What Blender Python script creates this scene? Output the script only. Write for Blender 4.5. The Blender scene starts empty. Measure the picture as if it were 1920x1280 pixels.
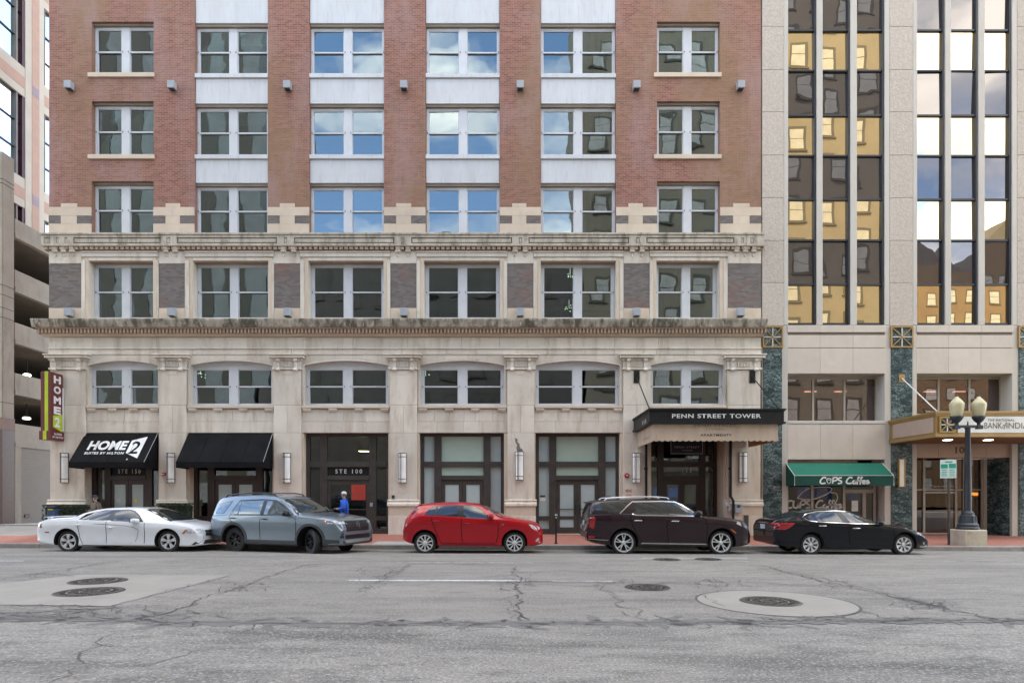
import bpy, bmesh, math, random
from mathutils import Vector, Matrix
from mathutils.bvhtree import BVHTree
from mathutils.geometry import delaunay_2d_cdt
random.seed(7)
R = math.radians
scene = bpy.context.scene
col = scene.collection

# ------------------------------------------------------------------ camera, sky, sun, exposure
F = 1134.0; EH = 1.595; HOR = 932.0          # focal length in photo pixels, eye height, horizon row
cam_d = bpy.data.cameras.new("camera")
cam = bpy.data.objects.new("camera", cam_d); col.objects.link(cam)
cam.location = (0, 0, EH); cam.rotation_euler = (R(90), 0, 0)
cam_d.sensor_width = 36; cam_d.lens = 36 * F / 1920
cam_d.shift_y = (HOR - 640) / 1920
cam_d.clip_end = 2000; cam_d.clip_start = 0.1
scene.camera = cam

SUN_EL, SUN_AZ = 50, -25        # sun stands behind the hotel, so the street lies in open shade
world = bpy.data.worlds.new("World"); scene.world = world; world.use_nodes = True
nt = world.node_tree; nt.nodes.clear()
N = nt.nodes.new; L = nt.links.new
wout = N('ShaderNodeOutputWorld'); wbg = N('ShaderNodeBackground')
sky = N('ShaderNodeTexSky'); sky.sky_type = 'NISHITA'; sky.sun_disc = False
sky.sun_elevation = R(SUN_EL); sky.sun_rotation = R(SUN_AZ)
sky.air_density = 1.0; sky.dust_density = 0.6; sky.ozone_density = 1.5
tc = N('ShaderNodeTexCoord'); mp = N('ShaderNodeMapping'); mp.inputs['Scale'].default_value = (1, 1, 2.2)
mp.inputs['Location'].default_value = (3.1, 1.7, 0.4)
nz = N('ShaderNodeTexNoise'); nz.inputs['Scale'].default_value = 2.3; nz.inputs['Detail'].default_value = 9
nz.inputs['Roughness'].default_value = 0.58
rp = N('ShaderNodeValToRGB'); rp.color_ramp.elements[0].position = 0.44; rp.color_ramp.elements[1].position = 0.62
mx = N('ShaderNodeMixRGB')
nz2 = N('ShaderNodeTexNoise'); nz2.inputs['Scale'].default_value = 4.5; nz2.inputs['Detail'].default_value = 7      # grey bellies, white tops
cl = N('ShaderNodeValToRGB'); cl.color_ramp.elements[0].position = .36; cl.color_ramp.elements[1].position = .64
cl.color_ramp.elements[0].color = (4.9, 4.65, 4.3, 1); cl.color_ramp.elements[1].color = (9.6, 9.0, 8.1, 1)
L(tc.outputs['Generated'], mp.inputs['Vector']); L(mp.outputs[0], nz.inputs['Vector'])
L(mp.outputs[0], nz2.inputs['Vector']); L(nz2.outputs['Fac'], cl.inputs['Fac']); L(cl.outputs['Color'], mx.inputs[2])
L(nz.outputs['Fac'], rp.inputs['Fac']); L(rp.outputs['Color'], mx.inputs[0]); L(sky.outputs[0], mx.inputs[1])
L(mx.outputs[0], wbg.inputs['Color']); wbg.inputs['Strength'].default_value = 0.15
L(wbg.outputs[0], wout.inputs['Surface'])

sun_d = bpy.data.lights.new("sun", 'SUN'); sun_d.energy = 0.8; sun_d.angle = R(10); sun_d.color = (1, .95, .88)
sun = bpy.data.objects.new("sun", sun_d); col.objects.link(sun)
_sd = Vector((math.sin(R(SUN_AZ)) * math.cos(R(SUN_EL)), math.cos(R(SUN_AZ)) * math.cos(R(SUN_EL)), math.sin(R(SUN_EL))))
sun.rotation_euler = (-_sd).to_track_quat('-Z', 'Y').to_euler(); sun.location = (0, 60, 80)

vs = scene.view_settings
vs.view_transform = 'Standard'; vs.look = 'None'; vs.gamma = 1; vs.use_curve_mapping = False
vs.exposure = 2.45
scene.render.engine = 'CYCLES'
scene.cycles.max_bounces = 7; scene.cycles.diffuse_bounces = 2; scene.cycles.transparent_max_bounces = 12
scene.cycles.caustics_reflective = False; scene.cycles.caustics_refractive = False

# ------------------------------------------------------------------ pixel helpers (a pixel of the 1920 px photo on a plane at depth Y)
Y0 = 24.65                                   # plane of the hotel front
def wx(px, Y=Y0): return (px - 960) * Y / F
def wz(py, Y=Y0): return EH + (HOR - py) * Y / F

# ------------------------------------------------------------------ materials
MATS = {}
def nodes_of(name):
    m = bpy.data.materials.new(name); m.use_nodes = True
    t = m.node_tree; b = t.nodes['Principled BSDF']
    MATS[name] = m
    return m, t, b
def sock(b, *names):
    for n in names:
        if n in b.inputs: return b.inputs[n]
def mk(name, c0, c1=None, rough=.6, ns=1.5, nsc=(1, 1, 1), bump=0, bs=40, rnd=0, stain=None, metal=0, coat=0,
       spec=.5, space='Position', emit=None, trans=0):
    """procedural material: two tones mixed by noise, optional per-piece tint, streaky stain and fine bump"""
    m, t, b = nodes_of(name)
    n, l = t.nodes.new, t.links.new
    b.inputs['Roughness'].default_value = rough; b.inputs['Metallic'].default_value = metal
    sock(b, 'Specular IOR Level', 'Specular').default_value = spec
    if coat: sock(b, 'Coat Weight').default_value = coat; sock(b, 'Coat Roughness').default_value = .03
    if space == 'Position': src = n('ShaderNodeNewGeometry').outputs['Position']
    else: src = n('ShaderNodeTexCoord').outputs['Object']
    c1 = c1 or tuple(x * .8 for x in c0)
    mpn = n('ShaderNodeMapping'); mpn.inputs['Scale'].default_value = nsc; l(src, mpn.inputs['Vector'])
    a = n('ShaderNodeTexNoise'); a.inputs['Scale'].default_value = ns; a.inputs['Detail'].default_value = 7
    a.inputs['Roughness'].default_value = .6
    l(mpn.outputs[0], a.inputs['Vector'])
    r = n('ShaderNodeValToRGB'); r.color_ramp.elements[0].position = .35; r.color_ramp.elements[1].position = .65
    r.color_ramp.elements[0].color = (*c0, 1); r.color_ramp.elements[1].color = (*c1, 1)
    l(a.outputs['Fac'], r.inputs['Fac']); out = r.outputs['Color']
    if rnd:
        oi = n('ShaderNodeObjectInfo'); mr = n('ShaderNodeMapRange')
        mr.inputs['To Min'].default_value = 1 - rnd; mr.inputs['To Max'].default_value = 1 + rnd
        l(oi.outputs['Random'], mr.inputs['Value'])
        mm = n('ShaderNodeMixRGB'); mm.blend_type = 'MULTIPLY'; mm.inputs[0].default_value = 1
        l(out, mm.inputs[1]); l(mr.outputs[0], mm.inputs[2]); out = mm.outputs[0]
    for st in (stain if isinstance(stain, list) else [stain] if stain else []):
        sc, ssc, lo, hi, amt, seed = st[1], st[2], st[3], st[4], st[5], st[6] if len(st) > 6 else 0
        sm = n('ShaderNodeMapping'); sm.inputs['Scale'].default_value = ssc; sm.inputs['Location'].default_value = (seed, seed, 0)
        l(src, sm.inputs['Vector'])
        sn = n('ShaderNodeTexNoise'); sn.inputs['Scale'].default_value = sc; sn.inputs['Detail'].default_value = 8
        sn.inputs['Roughness'].default_value = .65
        l(sm.outputs[0], sn.inputs['Vector'])
        sr = n('ShaderNodeMapRange'); sr.inputs['From Min'].default_value = lo; sr.inputs['From Max'].default_value = hi
        sr.inputs['To Max'].default_value = amt; l(sn.outputs['Fac'], sr.inputs['Value'])
        sx = n('ShaderNodeMixRGB'); sx.inputs[2].default_value = (*st[0], 1)
        l(sr.outputs[0], sx.inputs[0]); l(out, sx.inputs[1]); out = sx.outputs[0]
    l(out, b.inputs['Base Color'])
    if bump:
        bn = n('ShaderNodeTexNoise'); bn.inputs['Scale'].default_value = bs; bn.inputs['Detail'].default_value = 5
        l(src, bn.inputs['Vector'])
        bp = n('ShaderNodeBump'); bp.inputs['Strength'].default_value = bump; bp.inputs['Distance'].default_value = .02
        l(bn.outputs['Fac'], bp.inputs['Height']); l(bp.outputs[0], b.inputs['Normal'])
    if emit:
        sock(b, 'Emission Color').default_value = (*emit[:3], 1); sock(b, 'Emission Strength').default_value = emit[3]
    return m
def brick_mat(name, a, bcol, mortar, patches, bump=.25, rough=.8):
    m, t, b = nodes_of(name); n, l = t.nodes.new, t.links.new
    b.inputs['Roughness'].default_value = rough
    g = n('ShaderNodeNewGeometry'); sp = n('ShaderNodeSeparateXYZ'); cb = n('ShaderNodeCombineXYZ')
    l(g.outputs['Position'], sp.inputs[0])
    ad = n('ShaderNodeMath'); ad.operation = 'ADD'; l(sp.outputs['X'], ad.inputs[0]); l(sp.outputs['Y'], ad.inputs[1])
    l(ad.outputs[0], cb.inputs['X']); l(sp.outputs['Z'], cb.inputs['Y'])
    br = n('ShaderNodeTexBrick'); br.inputs['Scale'].default_value = 1
    br.inputs['Brick Width'].default_value = .215; br.inputs['Row Height'].default_value = .073
    br.inputs['Mortar Size'].default_value = .006; br.inputs['Mortar Smooth'].default_value = .3
    br.inputs['Color1'].default_value = (*a, 1); br.inputs['Color2'].default_value = (*bcol, 1); br.inputs['Mortar'].default_value = (*mortar, 1)
    br.inputs['Bias'].default_value = -.1
    l(cb.outputs[0], br.inputs['Vector'])
    out = br.outputs['Color']
    for (c, sc, ssc, lo, hi, amt, seed) in patches:
        sm = n('ShaderNodeMapping'); sm.inputs['Scale'].default_value = ssc; sm.inputs['Location'].default_value = (seed, seed * 1.3, seed * .7)
        l(g.outputs['Position'], sm.inputs['Vector'])
        sn = n('ShaderNodeTexNoise'); sn.inputs['Scale'].default_value = sc; sn.inputs['Detail'].default_value = 9; sn.inputs['Roughness'].default_value = .68
        l(sm.outputs[0], sn.inputs['Vector'])
        sr = n('ShaderNodeMapRange'); sr.inputs['From Min'].default_value = lo; sr.inputs['From Max'].default_value = hi; sr.inputs['To Max'].default_value = amt
        l(sn.outputs['Fac'], sr.inputs['Value'])
        sx = n('ShaderNodeMixRGB'); sx.inputs[2].default_value = (*c, 1)
        l(sr.outputs[0], sx.inputs[0]); l(out, sx.inputs[1]); out = sx.outputs[0]
    l(out, b.inputs['Base Color'])
    bp = n('ShaderNodeBump'); bp.inputs['Strength'].default_value = bump; bp.inputs['Distance'].default_value = .01
    iv = n('ShaderNodeMath'); iv.operation = 'SUBTRACT'; iv.inputs[0].default_value = 1; l(br.outputs['Fac'], iv.inputs[1])
    l(iv.outputs[0], bp.inputs['Height']); l(bp.outputs[0], b.inputs['Normal'])
    return m
def glass_mat(name, tint, base, fres, gcol=(1, 1, 1), wav=.02, wsc=.9, rough=0.0, backing=None):
    """pane: tinted see-through (or a solid dark backing) under a wavy mirror reflection"""
    m, t, b = nodes_of(name); n, l = t.nodes.new, t.links.new
    t.nodes.remove(b)
    out = t.nodes['Material Output']
    g = n('ShaderNodeNewGeometry'); oi = n('ShaderNodeObjectInfo')
    ad = n('ShaderNodeVectorMath'); ad.operation = 'MULTIPLY_ADD'; ad.inputs[1].default_value = (1, 1, 1)
    sc = n('ShaderNodeMath'); sc.operation = 'MULTIPLY'; sc.inputs[1].default_value = 37; l(oi.outputs['Random'], sc.inputs[0])
    l(g.outputs['Position'], ad.inputs[0]); l(sc.outputs[0], ad.inputs[2])
    nzz = n('ShaderNodeTexNoise'); nzz.inputs['Scale'].default_value = wsc; nzz.inputs['Detail'].default_value = 1.5
    l(ad.outputs[0], nzz.inputs['Vector'])
    bp = n('ShaderNodeBump'); bp.inputs['Strength'].default_value = 1; bp.inputs['Distance'].default_value = wav
    l(nzz.outputs['Fac'], bp.inputs['Height'])
    gl = n('ShaderNodeBsdfGlossy'); gl.inputs['Color'].default_value = (*gcol, 1); gl.inputs['Roughness'].default_value = rough
    l(bp.outputs[0], gl.inputs['Normal'])
    if backing: tr = n('ShaderNodeBsdfDiffuse'); tr.inputs['Color'].default_value = (*backing, 1)
    else: tr = n('ShaderNodeBsdfTransparent'); tr.inputs['Color'].default_value = (*tint, 1)
    fr = n('ShaderNodeFresnel'); fr.inputs['IOR'].default_value = 1.5
    mr = n('ShaderNodeMapRange'); mr.inputs['From Min'].default_value = 0.04; mr.inputs['From Max'].default_value = 1
    mr.inputs['To Min'].default_value = base; mr.inputs['To Max'].default_value = fres; l(fr.outputs[0], mr.inputs['Value'])
    ms = n('ShaderNodeMixShader'); l(mr.outputs[0], ms.inputs[0]); l(tr.outputs[0], ms.inputs[1]); l(gl.outputs[0], ms.inputs[2])
    l(ms.outputs[0], out.inputs['Surface'])
    return m

mk('limestone', (.73, .67, .575), (.63, .57, .48), rough=.85, ns=1.3, nsc=(1, 1, .6), bump=.15, bs=30, rnd=.07,
   stain=[((.38, .30, .215), 1.1, (2.2, 2.2, .35), .50, .76, .8), ((.72, .68, .62), 2.5, (1, 1, 1), .55, .8, .5, 9), ((.30, .27, .225), 3.0, (.6, .6, 1.2), .60, .78, .5, 4)])
mk('limestone_warm', (.67, .565, .44), (.60, .50, .39), rough=.85, ns=1.4, bump=.15, bs=30, rnd=.05,
   stain=[((.42, .34, .25), 1.6, (1.5, 1.5, .5), .52, .8, .5)])
mk('limestone_joint', (.24, .20, .16), rough=.95)
mk('limestone_dirty', (.50, .455, .375), (.40, .36, .29), rough=.9, ns=2, bump=.3, bs=25, rnd=.05,
   stain=[((.085, .08, .055), 2.3, (1.3, 1.3, .5), .40, .60, .92), ((.66, .61, .52), 3.4, (2.4, 2.4, .12), .57, .68, .9, 5)])
mk('limestone_weathered', (.56, .51, .42), (.45, .405, .33), rough=.9, ns=2, bump=.3, bs=25, rnd=.05,
   stain=[((.12, .11, .08), 2.3, (1.3, 1.3, .5), .47, .68, .85), ((.66, .61, .52), 3.4, (2.4, 2.4, .12), .58, .70, .85, 5)])
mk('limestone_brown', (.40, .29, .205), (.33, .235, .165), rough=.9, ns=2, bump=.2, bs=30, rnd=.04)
brick_mat('brick_red', (.305, .124, .083), (.165, .064, .045), (.37, .275, .225),
          [((.26, .165, .085), .22, (1, 1, .3), .46, .56, .62, 2.2), ((.37, .255, .24), .5, (1.4, 1.4, .4), .50, .68, .55, 7.7), ((.62, .57, .50), 9, (1, 1, .6), .70, .76, .7, 5.1), ((.36, .21, .17), 3.0, (.5, .5, 2.5), .5, .7, .5, 1.7),
           ((.15, .05, .045), 1.1, (.8, .8, 3), .56, .72, .5, 4.4), ((.37, .15, .10), .8, (1, 1, 2), .55, .8, .5, 11)])
brick_mat('brick_dark', (.125, .108, .10), (.20, .175, .16), (.17, .15, .14),
          [((.23, .12, .085), .5, (1, 1, 1.6), .52, .68, .7, 3.2), ((.33, .31, .29), 3, (.5, .5, 4), .6, .8, .5, 8)])
mk('white_panel', (.63, .655, .675), (.57, .59, .61), rough=.5, ns=1.2, nsc=(1.5, 1.5, .5), rnd=.03,
   stain=[((.40, .40, .42), 2.0, (5, 5, .5), .52, .78, .7), ((.55, .53, .50), 1.2, (1, 1, .8), .5, .8, .6, 6)])
mk('white_frame', (.64, .66, .685), (.58, .60, .625), rough=.4, ns=2)
mk('head_shade_tone', (.30, .255, .20), rough=.8)  # brown tone that paints the shade under the window heads
mk('latch_dark', (.05, .05, .05), rough=.5)
glass_mat('glass_window', (.40, .52, .50), .15, .95, (.88, .96, 1), wav=.007, wsc=.8)
glass_mat('glass_shop', (.62, .68, .66), .10, .9, wav=.004, wsc=.6)
mk('blind', (.42, .48, .47), (.36, .42, .41), rough=.7, ns=3, nsc=(.4, .4, 14))
mk('curtain_reflection', (.30, .29, .26), (.13, .13, .12), rough=.9, ns=5, nsc=(2.5, 2.5, .12))
mk('interior_dark', (.055, .06, .058), (.035, .04, .04), rough=.9, ns=.6)
mk('bronze_frame', (.045, .040, .037), (.065, .058, .052), rough=.45, ns=3, spec=.4,
   stain=[((.17, .15, .14), 6, (1, 1, 1), .66, .8, .6)])
mk('bronze_brown', (.045, .030, .026), (.035, .024, .02), rough=.5, ns=2)
mk('frosted_green', (.43, .55, .47), (.38, .50, .43), rough=.18, ns=.8, spec=.6)
mk('frosted_grey', (.43, .52, .52), (.36, .45, .46), rough=.15, ns=.8, spec=.6)
mk('black_fabric', (.006, .006, .007), (.011, .011, .012), rough=.85, spec=.12, ns=1.3, bump=.1, bs=90)
mk('black_metal', (.010, .010, .0105), (.016, .016, .0165), rough=.5, ns=4, spec=.25)
mk('white_print', (.78, .78, .77), rough=.6)
mk('ink_dark', (.03, .027, .025), rough=.7)
mk('ink_faint', (.30, .25, .20), rough=.8)
mk('ink_red', (.45, .03, .04), rough=.6)
mk('tan_fabric', (.56, .44, .33), (.46, .36, .265), rough=.85, ns=1.2, nsc=(2, 2, .6), bump=.1, bs=80,
   stain=[((.36, .25, .16), 1.5, (3, 3, .4), .55, .8, .55)])
mk('tan_lining', (.50, .27, .12), rough=.8)
mk('lamp_white', (.74, .74, .72), rough=.35, emit=(1, .98, .94, .02))
mk('grey_fixture', (.36, .39, .42), (.33, .36, .39), rough=.5)
mk('red_plastic', (.42, .02, .03), rough=.4)
mk('maroon', (.13, .022, .022), (.11, .02, .02), rough=.35)
mk('lime', (.47, .60, .02), rough=.4)
mk('precast_rough', (.55, .49, .425), (.45, .40, .345), rough=.9, ns=9, bump=1.0, bs=16, rnd=.05)
mk('precast_smooth', (.60, .535, .46), (.555, .495, .425), rough=.75, ns=2, rnd=.04,
   stain=[((.44, .38, .31), 1.4, (2, 2, .4), .55, .8, .45)])
mk('precast_fin', (.55, .52, .465), (.50, .47, .42), rough=.7, ns=1.5, nsc=(1, 1, .4), rnd=.03)
mk('mullion_fin_shade', (.025, .03, .038), rough=.4)
mk('beige_mullion', (.42, .385, .33), rough=.5)
mk('gold', (.38, .245, .09), (.33, .21, .075), rough=.42, ns=3, metal=.3)
mk('brown_soffit', (.20, .105, .045), rough=.6)
mk('tan_stone_pink', (.44, .33, .25), (.40, .295, .225), rough=.7, ns=2, rnd=.04)
mk('lettering_brown', (.12, .075, .04), rough=.6)
mk('sign_white', (.78, .78, .74), rough=.4)
glass_mat('glass_vision', (0, 0, 0), .62, .95, (1, .80, .48), wav=.0035, wsc=.5, backing=(.10, .08, .05))
glass_mat('glass_spandrel', (0, 0, 0), .13, .9, (.9, .86, .86), wav=.007, wsc=.7, backing=(.035, .030, .028))
glass_mat('glass_bronze', (.30, .22, .20), .16, .9, (1, .88, .84), wav=.006, wsc=.6)
glass_mat('glass_blue', (0, 0, 0), .72, .98, (.92, .97, 1), wav=.02, wsc=.5, backing=(.10, .14, .18))

def marble_mat():
    m, t, b = nodes_of('marble_green'); n, l = t.nodes.new, t.links.new
    g = n('ShaderNodeNewGeometry'); mpn = n('ShaderNodeMapping'); mpn.inputs['Rotation'].default_value = (0, R(38), 0); mpn.inputs['Scale'].default_value = (1, 1, 2.0)
    l(g.outputs['Position'], mpn.inputs['Vector'])
    def noise(sc, det, dist, rgh=.6):
        a = n('ShaderNodeTexNoise'); a.inputs['Scale'].default_value = sc; a.inputs['Detail'].default_value = det; a.inputs['Distortion'].default_value = dist; a.inputs['Roughness'].default_value = rgh
        l(mpn.outputs[0], a.inputs['Vector']); return a.outputs['Fac']
    def vein(src, w):
        s = n('ShaderNodeMath'); s.operation = 'SUBTRACT'; s.inputs[1].default_value = .5; l(src, s.inputs[0])
        ab = n('ShaderNodeMath'); ab.operation = 'ABSOLUTE'; l(s.outputs[0], ab.inputs[0])
        mr = n('ShaderNodeMapRange'); mr.inputs['From Max'].default_value = w; mr.inputs['To Min'].default_value = 1; mr.inputs['To Max'].default_value = 0; l(ab.outputs[0], mr.inputs['Value']); return mr.outputs[0]
    base = n('ShaderNodeValToRGB'); e = base.color_ramp.elements; e[0].position = .38; e[0].color = (.006, .016, .018, 1); e[1].position = .74; e[1].color = (.034, .08, .084, 1)
    l(noise(5, 8, 1.2, .7), base.inputs['Fac'])
    mask = n('ShaderNodeMapRange'); mask.inputs['From Min'].default_value = .36; mask.inputs['From Max'].default_value = .56; l(noise(2.3, 3, .5), mask.inputs['Value'])
    out = base.outputs['Color']
    for sc, w, amt in ((1.8, .017, 1.0), (4.5, .03, .7)):
        v = vein(noise(sc, 7, 1.8, .62), w); k = n('ShaderNodeMath'); k.operation = 'MULTIPLY'; l(v, k.inputs[0]); l(mask.outputs[0], k.inputs[1])
        k2 = n('ShaderNodeMath'); k2.operation = 'MULTIPLY'; k2.inputs[1].default_value = amt; l(k.outputs[0], k2.inputs[0])
        x = n('ShaderNodeMixRGB'); x.inputs[2].default_value = (.40, .50, .50, 1); l(k2.outputs[0], x.inputs[0]); l(out, x.inputs[1]); out = x.outputs[0]
    l(out, b.inputs['Base Color']); b.inputs['Roughness'].default_value = .3; sock(b, 'Specular IOR Level').default_value = .35
marble_mat()

# ------------------------------------------------------------------ mesh helpers
def new_obj(name, me, parent=None):
    o = bpy.data.objects.new(name, me); col.objects.link(o)
    if parent: o.parent = parent
    return o
def rootloc(p):
    v = Vector((0, 0, 0))
    while p is not None: v = v + Vector(p.location); p = p.parent
    return v
class B:
    """collects geometry in world coordinates; build() links it as ONE mesh object"""
    def __init__(s): s.bm = bmesh.new()
    def box(s, x0, x1, y0, y1, z0, z1):
        v = [s.bm.verts.new(c) for c in ((x0, y0, z0), (x1, y0, z0), (x1, y1, z0), (x0, y1, z0), (x0, y0, z1), (x1, y0, z1), (x1, y1, z1), (x0, y1, z1))]
        for f in ((0, 1, 5, 4), (1, 2, 6, 5), (2, 3, 7, 6), (3, 0, 4, 7), (4, 5, 6, 7), (3, 2, 1, 0)): s.bm.faces.new([v[i] for i in f])
        return s
    def face(s, pts):
        s.bm.faces.new([s.bm.verts.new(p) for p in pts]); return s
    def prism(s, poly, a0, a1, axis='y'):
        """poly of 2-D points, extruded between a0 and a1 along an axis: y (x,z), x (y,z), z (x,y)"""
        def P(p, a): return {'y': (p[0], a, p[1]), 'x': (a, p[0], p[1]), 'z': (p[0], p[1], a)}[axis]
        f = [s.bm.verts.new(P(p, a0)) for p in poly]; k = [s.bm.verts.new(P(p, a1)) for p in poly]
        s.bm.faces.new(f); s.bm.faces.new(k[::-1])
        for i in range(len(poly)):
            j = (i + 1) % len(poly); s.bm.faces.new((f[j], f[i], k[i], k[j]))
        return s
    def lathe(s, prof, c, seg=20, axis='z', a0=0, a1=2 * math.pi):
        """profile of (radius, height) turned about an axis through c"""
        rings = []; full = abs(a1 - a0 - 2 * math.pi) < 1e-4
        for k in range(seg if full else seg + 1):
            a = a0 + (a1 - a0) * k / seg; ca, sa = math.cos(a), math.sin(a)
            ring = []
            for (r, h) in prof:
                p = {'z': (r * ca, r * sa, h), 'y': (r * ca, h, r * sa), 'x': (h, r * ca, r * sa)}[axis]
                ring.append(s.bm.verts.new((c[0] + p[0], c[1] + p[1], c[2] + p[2])))
            rings.append(ring)
        m = len(rings)
        for k in range(m if full else m - 1):
            for i in range(len(prof) - 1):
                q = (rings[k][i], rings[(k + 1) % m][i], rings[(k + 1) % m][i + 1], rings[k][i + 1])
                try: s.bm.faces.new(q)
                except ValueError: pass
        return s
    def tube(s, pts, r, seg=8):
        pts = [Vector(p) for p in pts]; rings = []
        for i, p in enumerate(pts):
            d = (pts[min(i + 1, len(pts) - 1)] - pts[max(i - 1, 0)]).normalized()
            u = d.cross(Vector((0, 0, 1)));
            if u.length < 1e-3: u = d.cross(Vector((1, 0, 0)))
            u.normalize(); v = d.cross(u)
            rr = r[i] if isinstance(r, (list, tuple)) else r
            rings.append([s.bm.verts.new(p + (u * math.cos(2 * math.pi * k / seg) + v * math.sin(2 * math.pi * k / seg)) * rr) for k in range(seg)])
        for a, b_ in zip(rings, rings[1:]):
            for k in range(seg): s.bm.faces.new((a[k], a[(k + 1) % seg], b_[(k + 1) % seg], b_[k]))
        s.bm.faces.new(rings[0][::-1]); s.bm.faces.new(rings[-1])
        return s
    def build(s, name, mat, parent=None, bev=0, smooth=False, weld=False, local=False, recalc=True):
        bm = s.bm
        if weld: bmesh.ops.remove_doubles(bm, verts=bm.verts, dist=1e-5)
        if recalc: bmesh.ops.recalc_face_normals(bm, faces=bm.faces)
        if bev: bmesh.ops.bevel(bm, geom=bm.edges[:], offset=bev, segments=1, affect='EDGES', clamp_overlap=True)
        if parent is not None and not local:
            bmesh.ops.translate(bm, verts=bm.verts, vec=-rootloc(parent))
        me = bpy.data.meshes.new(name); bm.to_mesh(me); bm.free()
        if smooth:
            for p in me.polygons: p.use_smooth = True
        me.materials.append(MATS[mat] if isinstance(mat, str) else mat)
        return new_obj(name, me, parent)
def thing(name, label, cat, loc=(0, 0, 0), rz=0, group=None):
    o = bpy.data.objects.new(name, None); col.objects.link(o); o.empty_display_size = .3
    o.location = loc; o.rotation_euler = (0, 0, rz); o['label'] = label; o['category'] = cat
    if group: o['group'] = group
    return o
def tag(o, label, cat, group=None):
    o['label'] = label; o['category'] = cat
    if group: o['group'] = group
    return o
def kind(o, k, label=None):
    o['kind'] = k
    if label: o['label'] = label
    return o
def pblk(parent, name, x0, x1, y0, y1, Yf, depth, mat, bev=.006, gap=.004):
    """a block whose front face at depth Yf covers photo pixels x0..x1, y0..y1"""
    return B().box(wx(x0, Yf) + gap, wx(x1, Yf) - gap, Yf, Yf + depth, wz(y1, Yf) + gap, wz(y0, Yf) - gap).build(name, mat, parent, bev=bev)
def text_mesh(name, body, mat, parent, org, ux, uz, w, h, eps=.006, bold=0, shear=0, space=1.0, thick=.004, fit=True):
    """flat lettering laid on a plane: org = lower left corner, ux / uz = plane axes"""
    cu = bpy.data.curves.new(name, 'FONT'); cu.body = body; cu.size = 1; cu.offset = bold; cu.shear = shear
    cu.space_character = space; cu.extrude = 0; cu.resolution_u = 3
    tmp = bpy.data.objects.new('tmp_text', cu); col.objects.link(tmp)
    dg = bpy.context.evaluated_depsgraph_get(); me = bpy.data.meshes.new_from_object(tmp.evaluated_get(dg))
    bpy.data.objects.remove(tmp); bpy.data.curves.remove(cu)
    xs = [v.co.x for v in me.vertices]; ys = [v.co.y for v in me.vertices]
    ax, bx_, ay, by = min(xs), max(xs), min(ys), max(ys)
    sx = w / (bx_ - ax); sy = h / (by - ay)
    ux = Vector(ux).normalized(); uz = Vector(uz).normalized(); nn = ux.cross(uz)
    off = rootloc(parent) if parent else Vector((0, 0, 0)); org = Vector(org)
    for v in me.vertices:
        v.co = org + ux * ((v.co.x - ax) * sx) + uz * ((v.co.y - ay) * sy) + nn * eps - off
    me.materials.clear(); me.materials.append(MATS[mat])
    return new_obj(name, me, parent)
def ptext(name, body, mat, parent, x0, x1, y0, y1, Yf, **k):
    """lettering on a front-facing plane, covering photo pixels"""
    return text_mesh(name, body, mat, parent, (wx(x0, Yf), Yf, wz(y1, Yf)), (1, 0, 0), (0, 0, 1), wx(x1, Yf) - wx(x0, Yf), wz(y0, Yf) - wz(y1, Yf), **k)
def wall_sheet(xs0, xs1, z0, z1, holes, Y, depth):
    """front sheet at Y with rectangular holes (x0,x1,z0,z1) and reveals of the given depth"""
    b = B(); xs = sorted({xs0, xs1, *[h[0] for h in holes], *[h[1] for h in holes]}); zs = sorted({z0, z1, *[h[2] for h in holes], *[h[3] for h in holes]})
    xs = [x for x in xs if xs0 <= x <= xs1]; zs = [z for z in zs if z0 <= z <= z1]
    for i in range(len(xs) - 1):
        for j in range(len(zs) - 1):
            cx, cz = (xs[i] + xs[i + 1]) / 2, (zs[j] + zs[j + 1]) / 2
            if any(h[0] < cx < h[1] and h[2] < cz < h[3] for h in holes): continue
            b.face([(xs[i], Y, zs[j]), (xs[i + 1], Y, zs[j]), (xs[i + 1], Y, zs[j + 1]), (xs[i], Y, zs[j + 1])])
    D = Y + depth
    for (a, c, d, e) in holes:
        e = min(e, z1)
        b.face([(a, Y, d), (a, Y, e), (a, D, e), (a, D, d)]); b.face([(c, Y, d), (c, D, d), (c, D, e), (c, Y, e)])
        b.face([(a, Y, d), (a, D, d), (c, D, d), (c, Y, d)])
        if e < z1 - 1e-4: b.face([(a, Y, e), (c, Y, e), (c, D, e), (a, D, e)])
    b.face([(xs0, Y, z0), (xs0, Y, z1), (xs0, D, z1), (xs0, D, z0)]); b.face([(xs1, Y, z0), (xs1, D, z0), (xs1, D, z1), (xs1, Y, z1)])
    return b
def tilt_box(x0, x1, y, th, z0, z1, sd=.3):
    """a pane set a fraction of a degree out of true, as glazing is"""
    b = B().box(x0, x1, y, y + th, z0, z1); c = Vector(((x0 + x1) / 2, y, (z0 + z1) / 2))
    m = Matrix.Translation(c) @ Matrix.Rotation(R(random.gauss(0, sd)), 4, 'X') @ Matrix.Rotation(R(random.gauss(0, sd)), 4, 'Z') @ Matrix.Translation(-c)
    bmesh.ops.transform(b.bm, matrix=m, verts=b.bm.verts); return b
def copy_tree(o, parent=None):
    c = o.copy(); col.objects.link(c); c.parent = parent
    for ch in o.children: copy_tree(ch, c)
    return c
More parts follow.
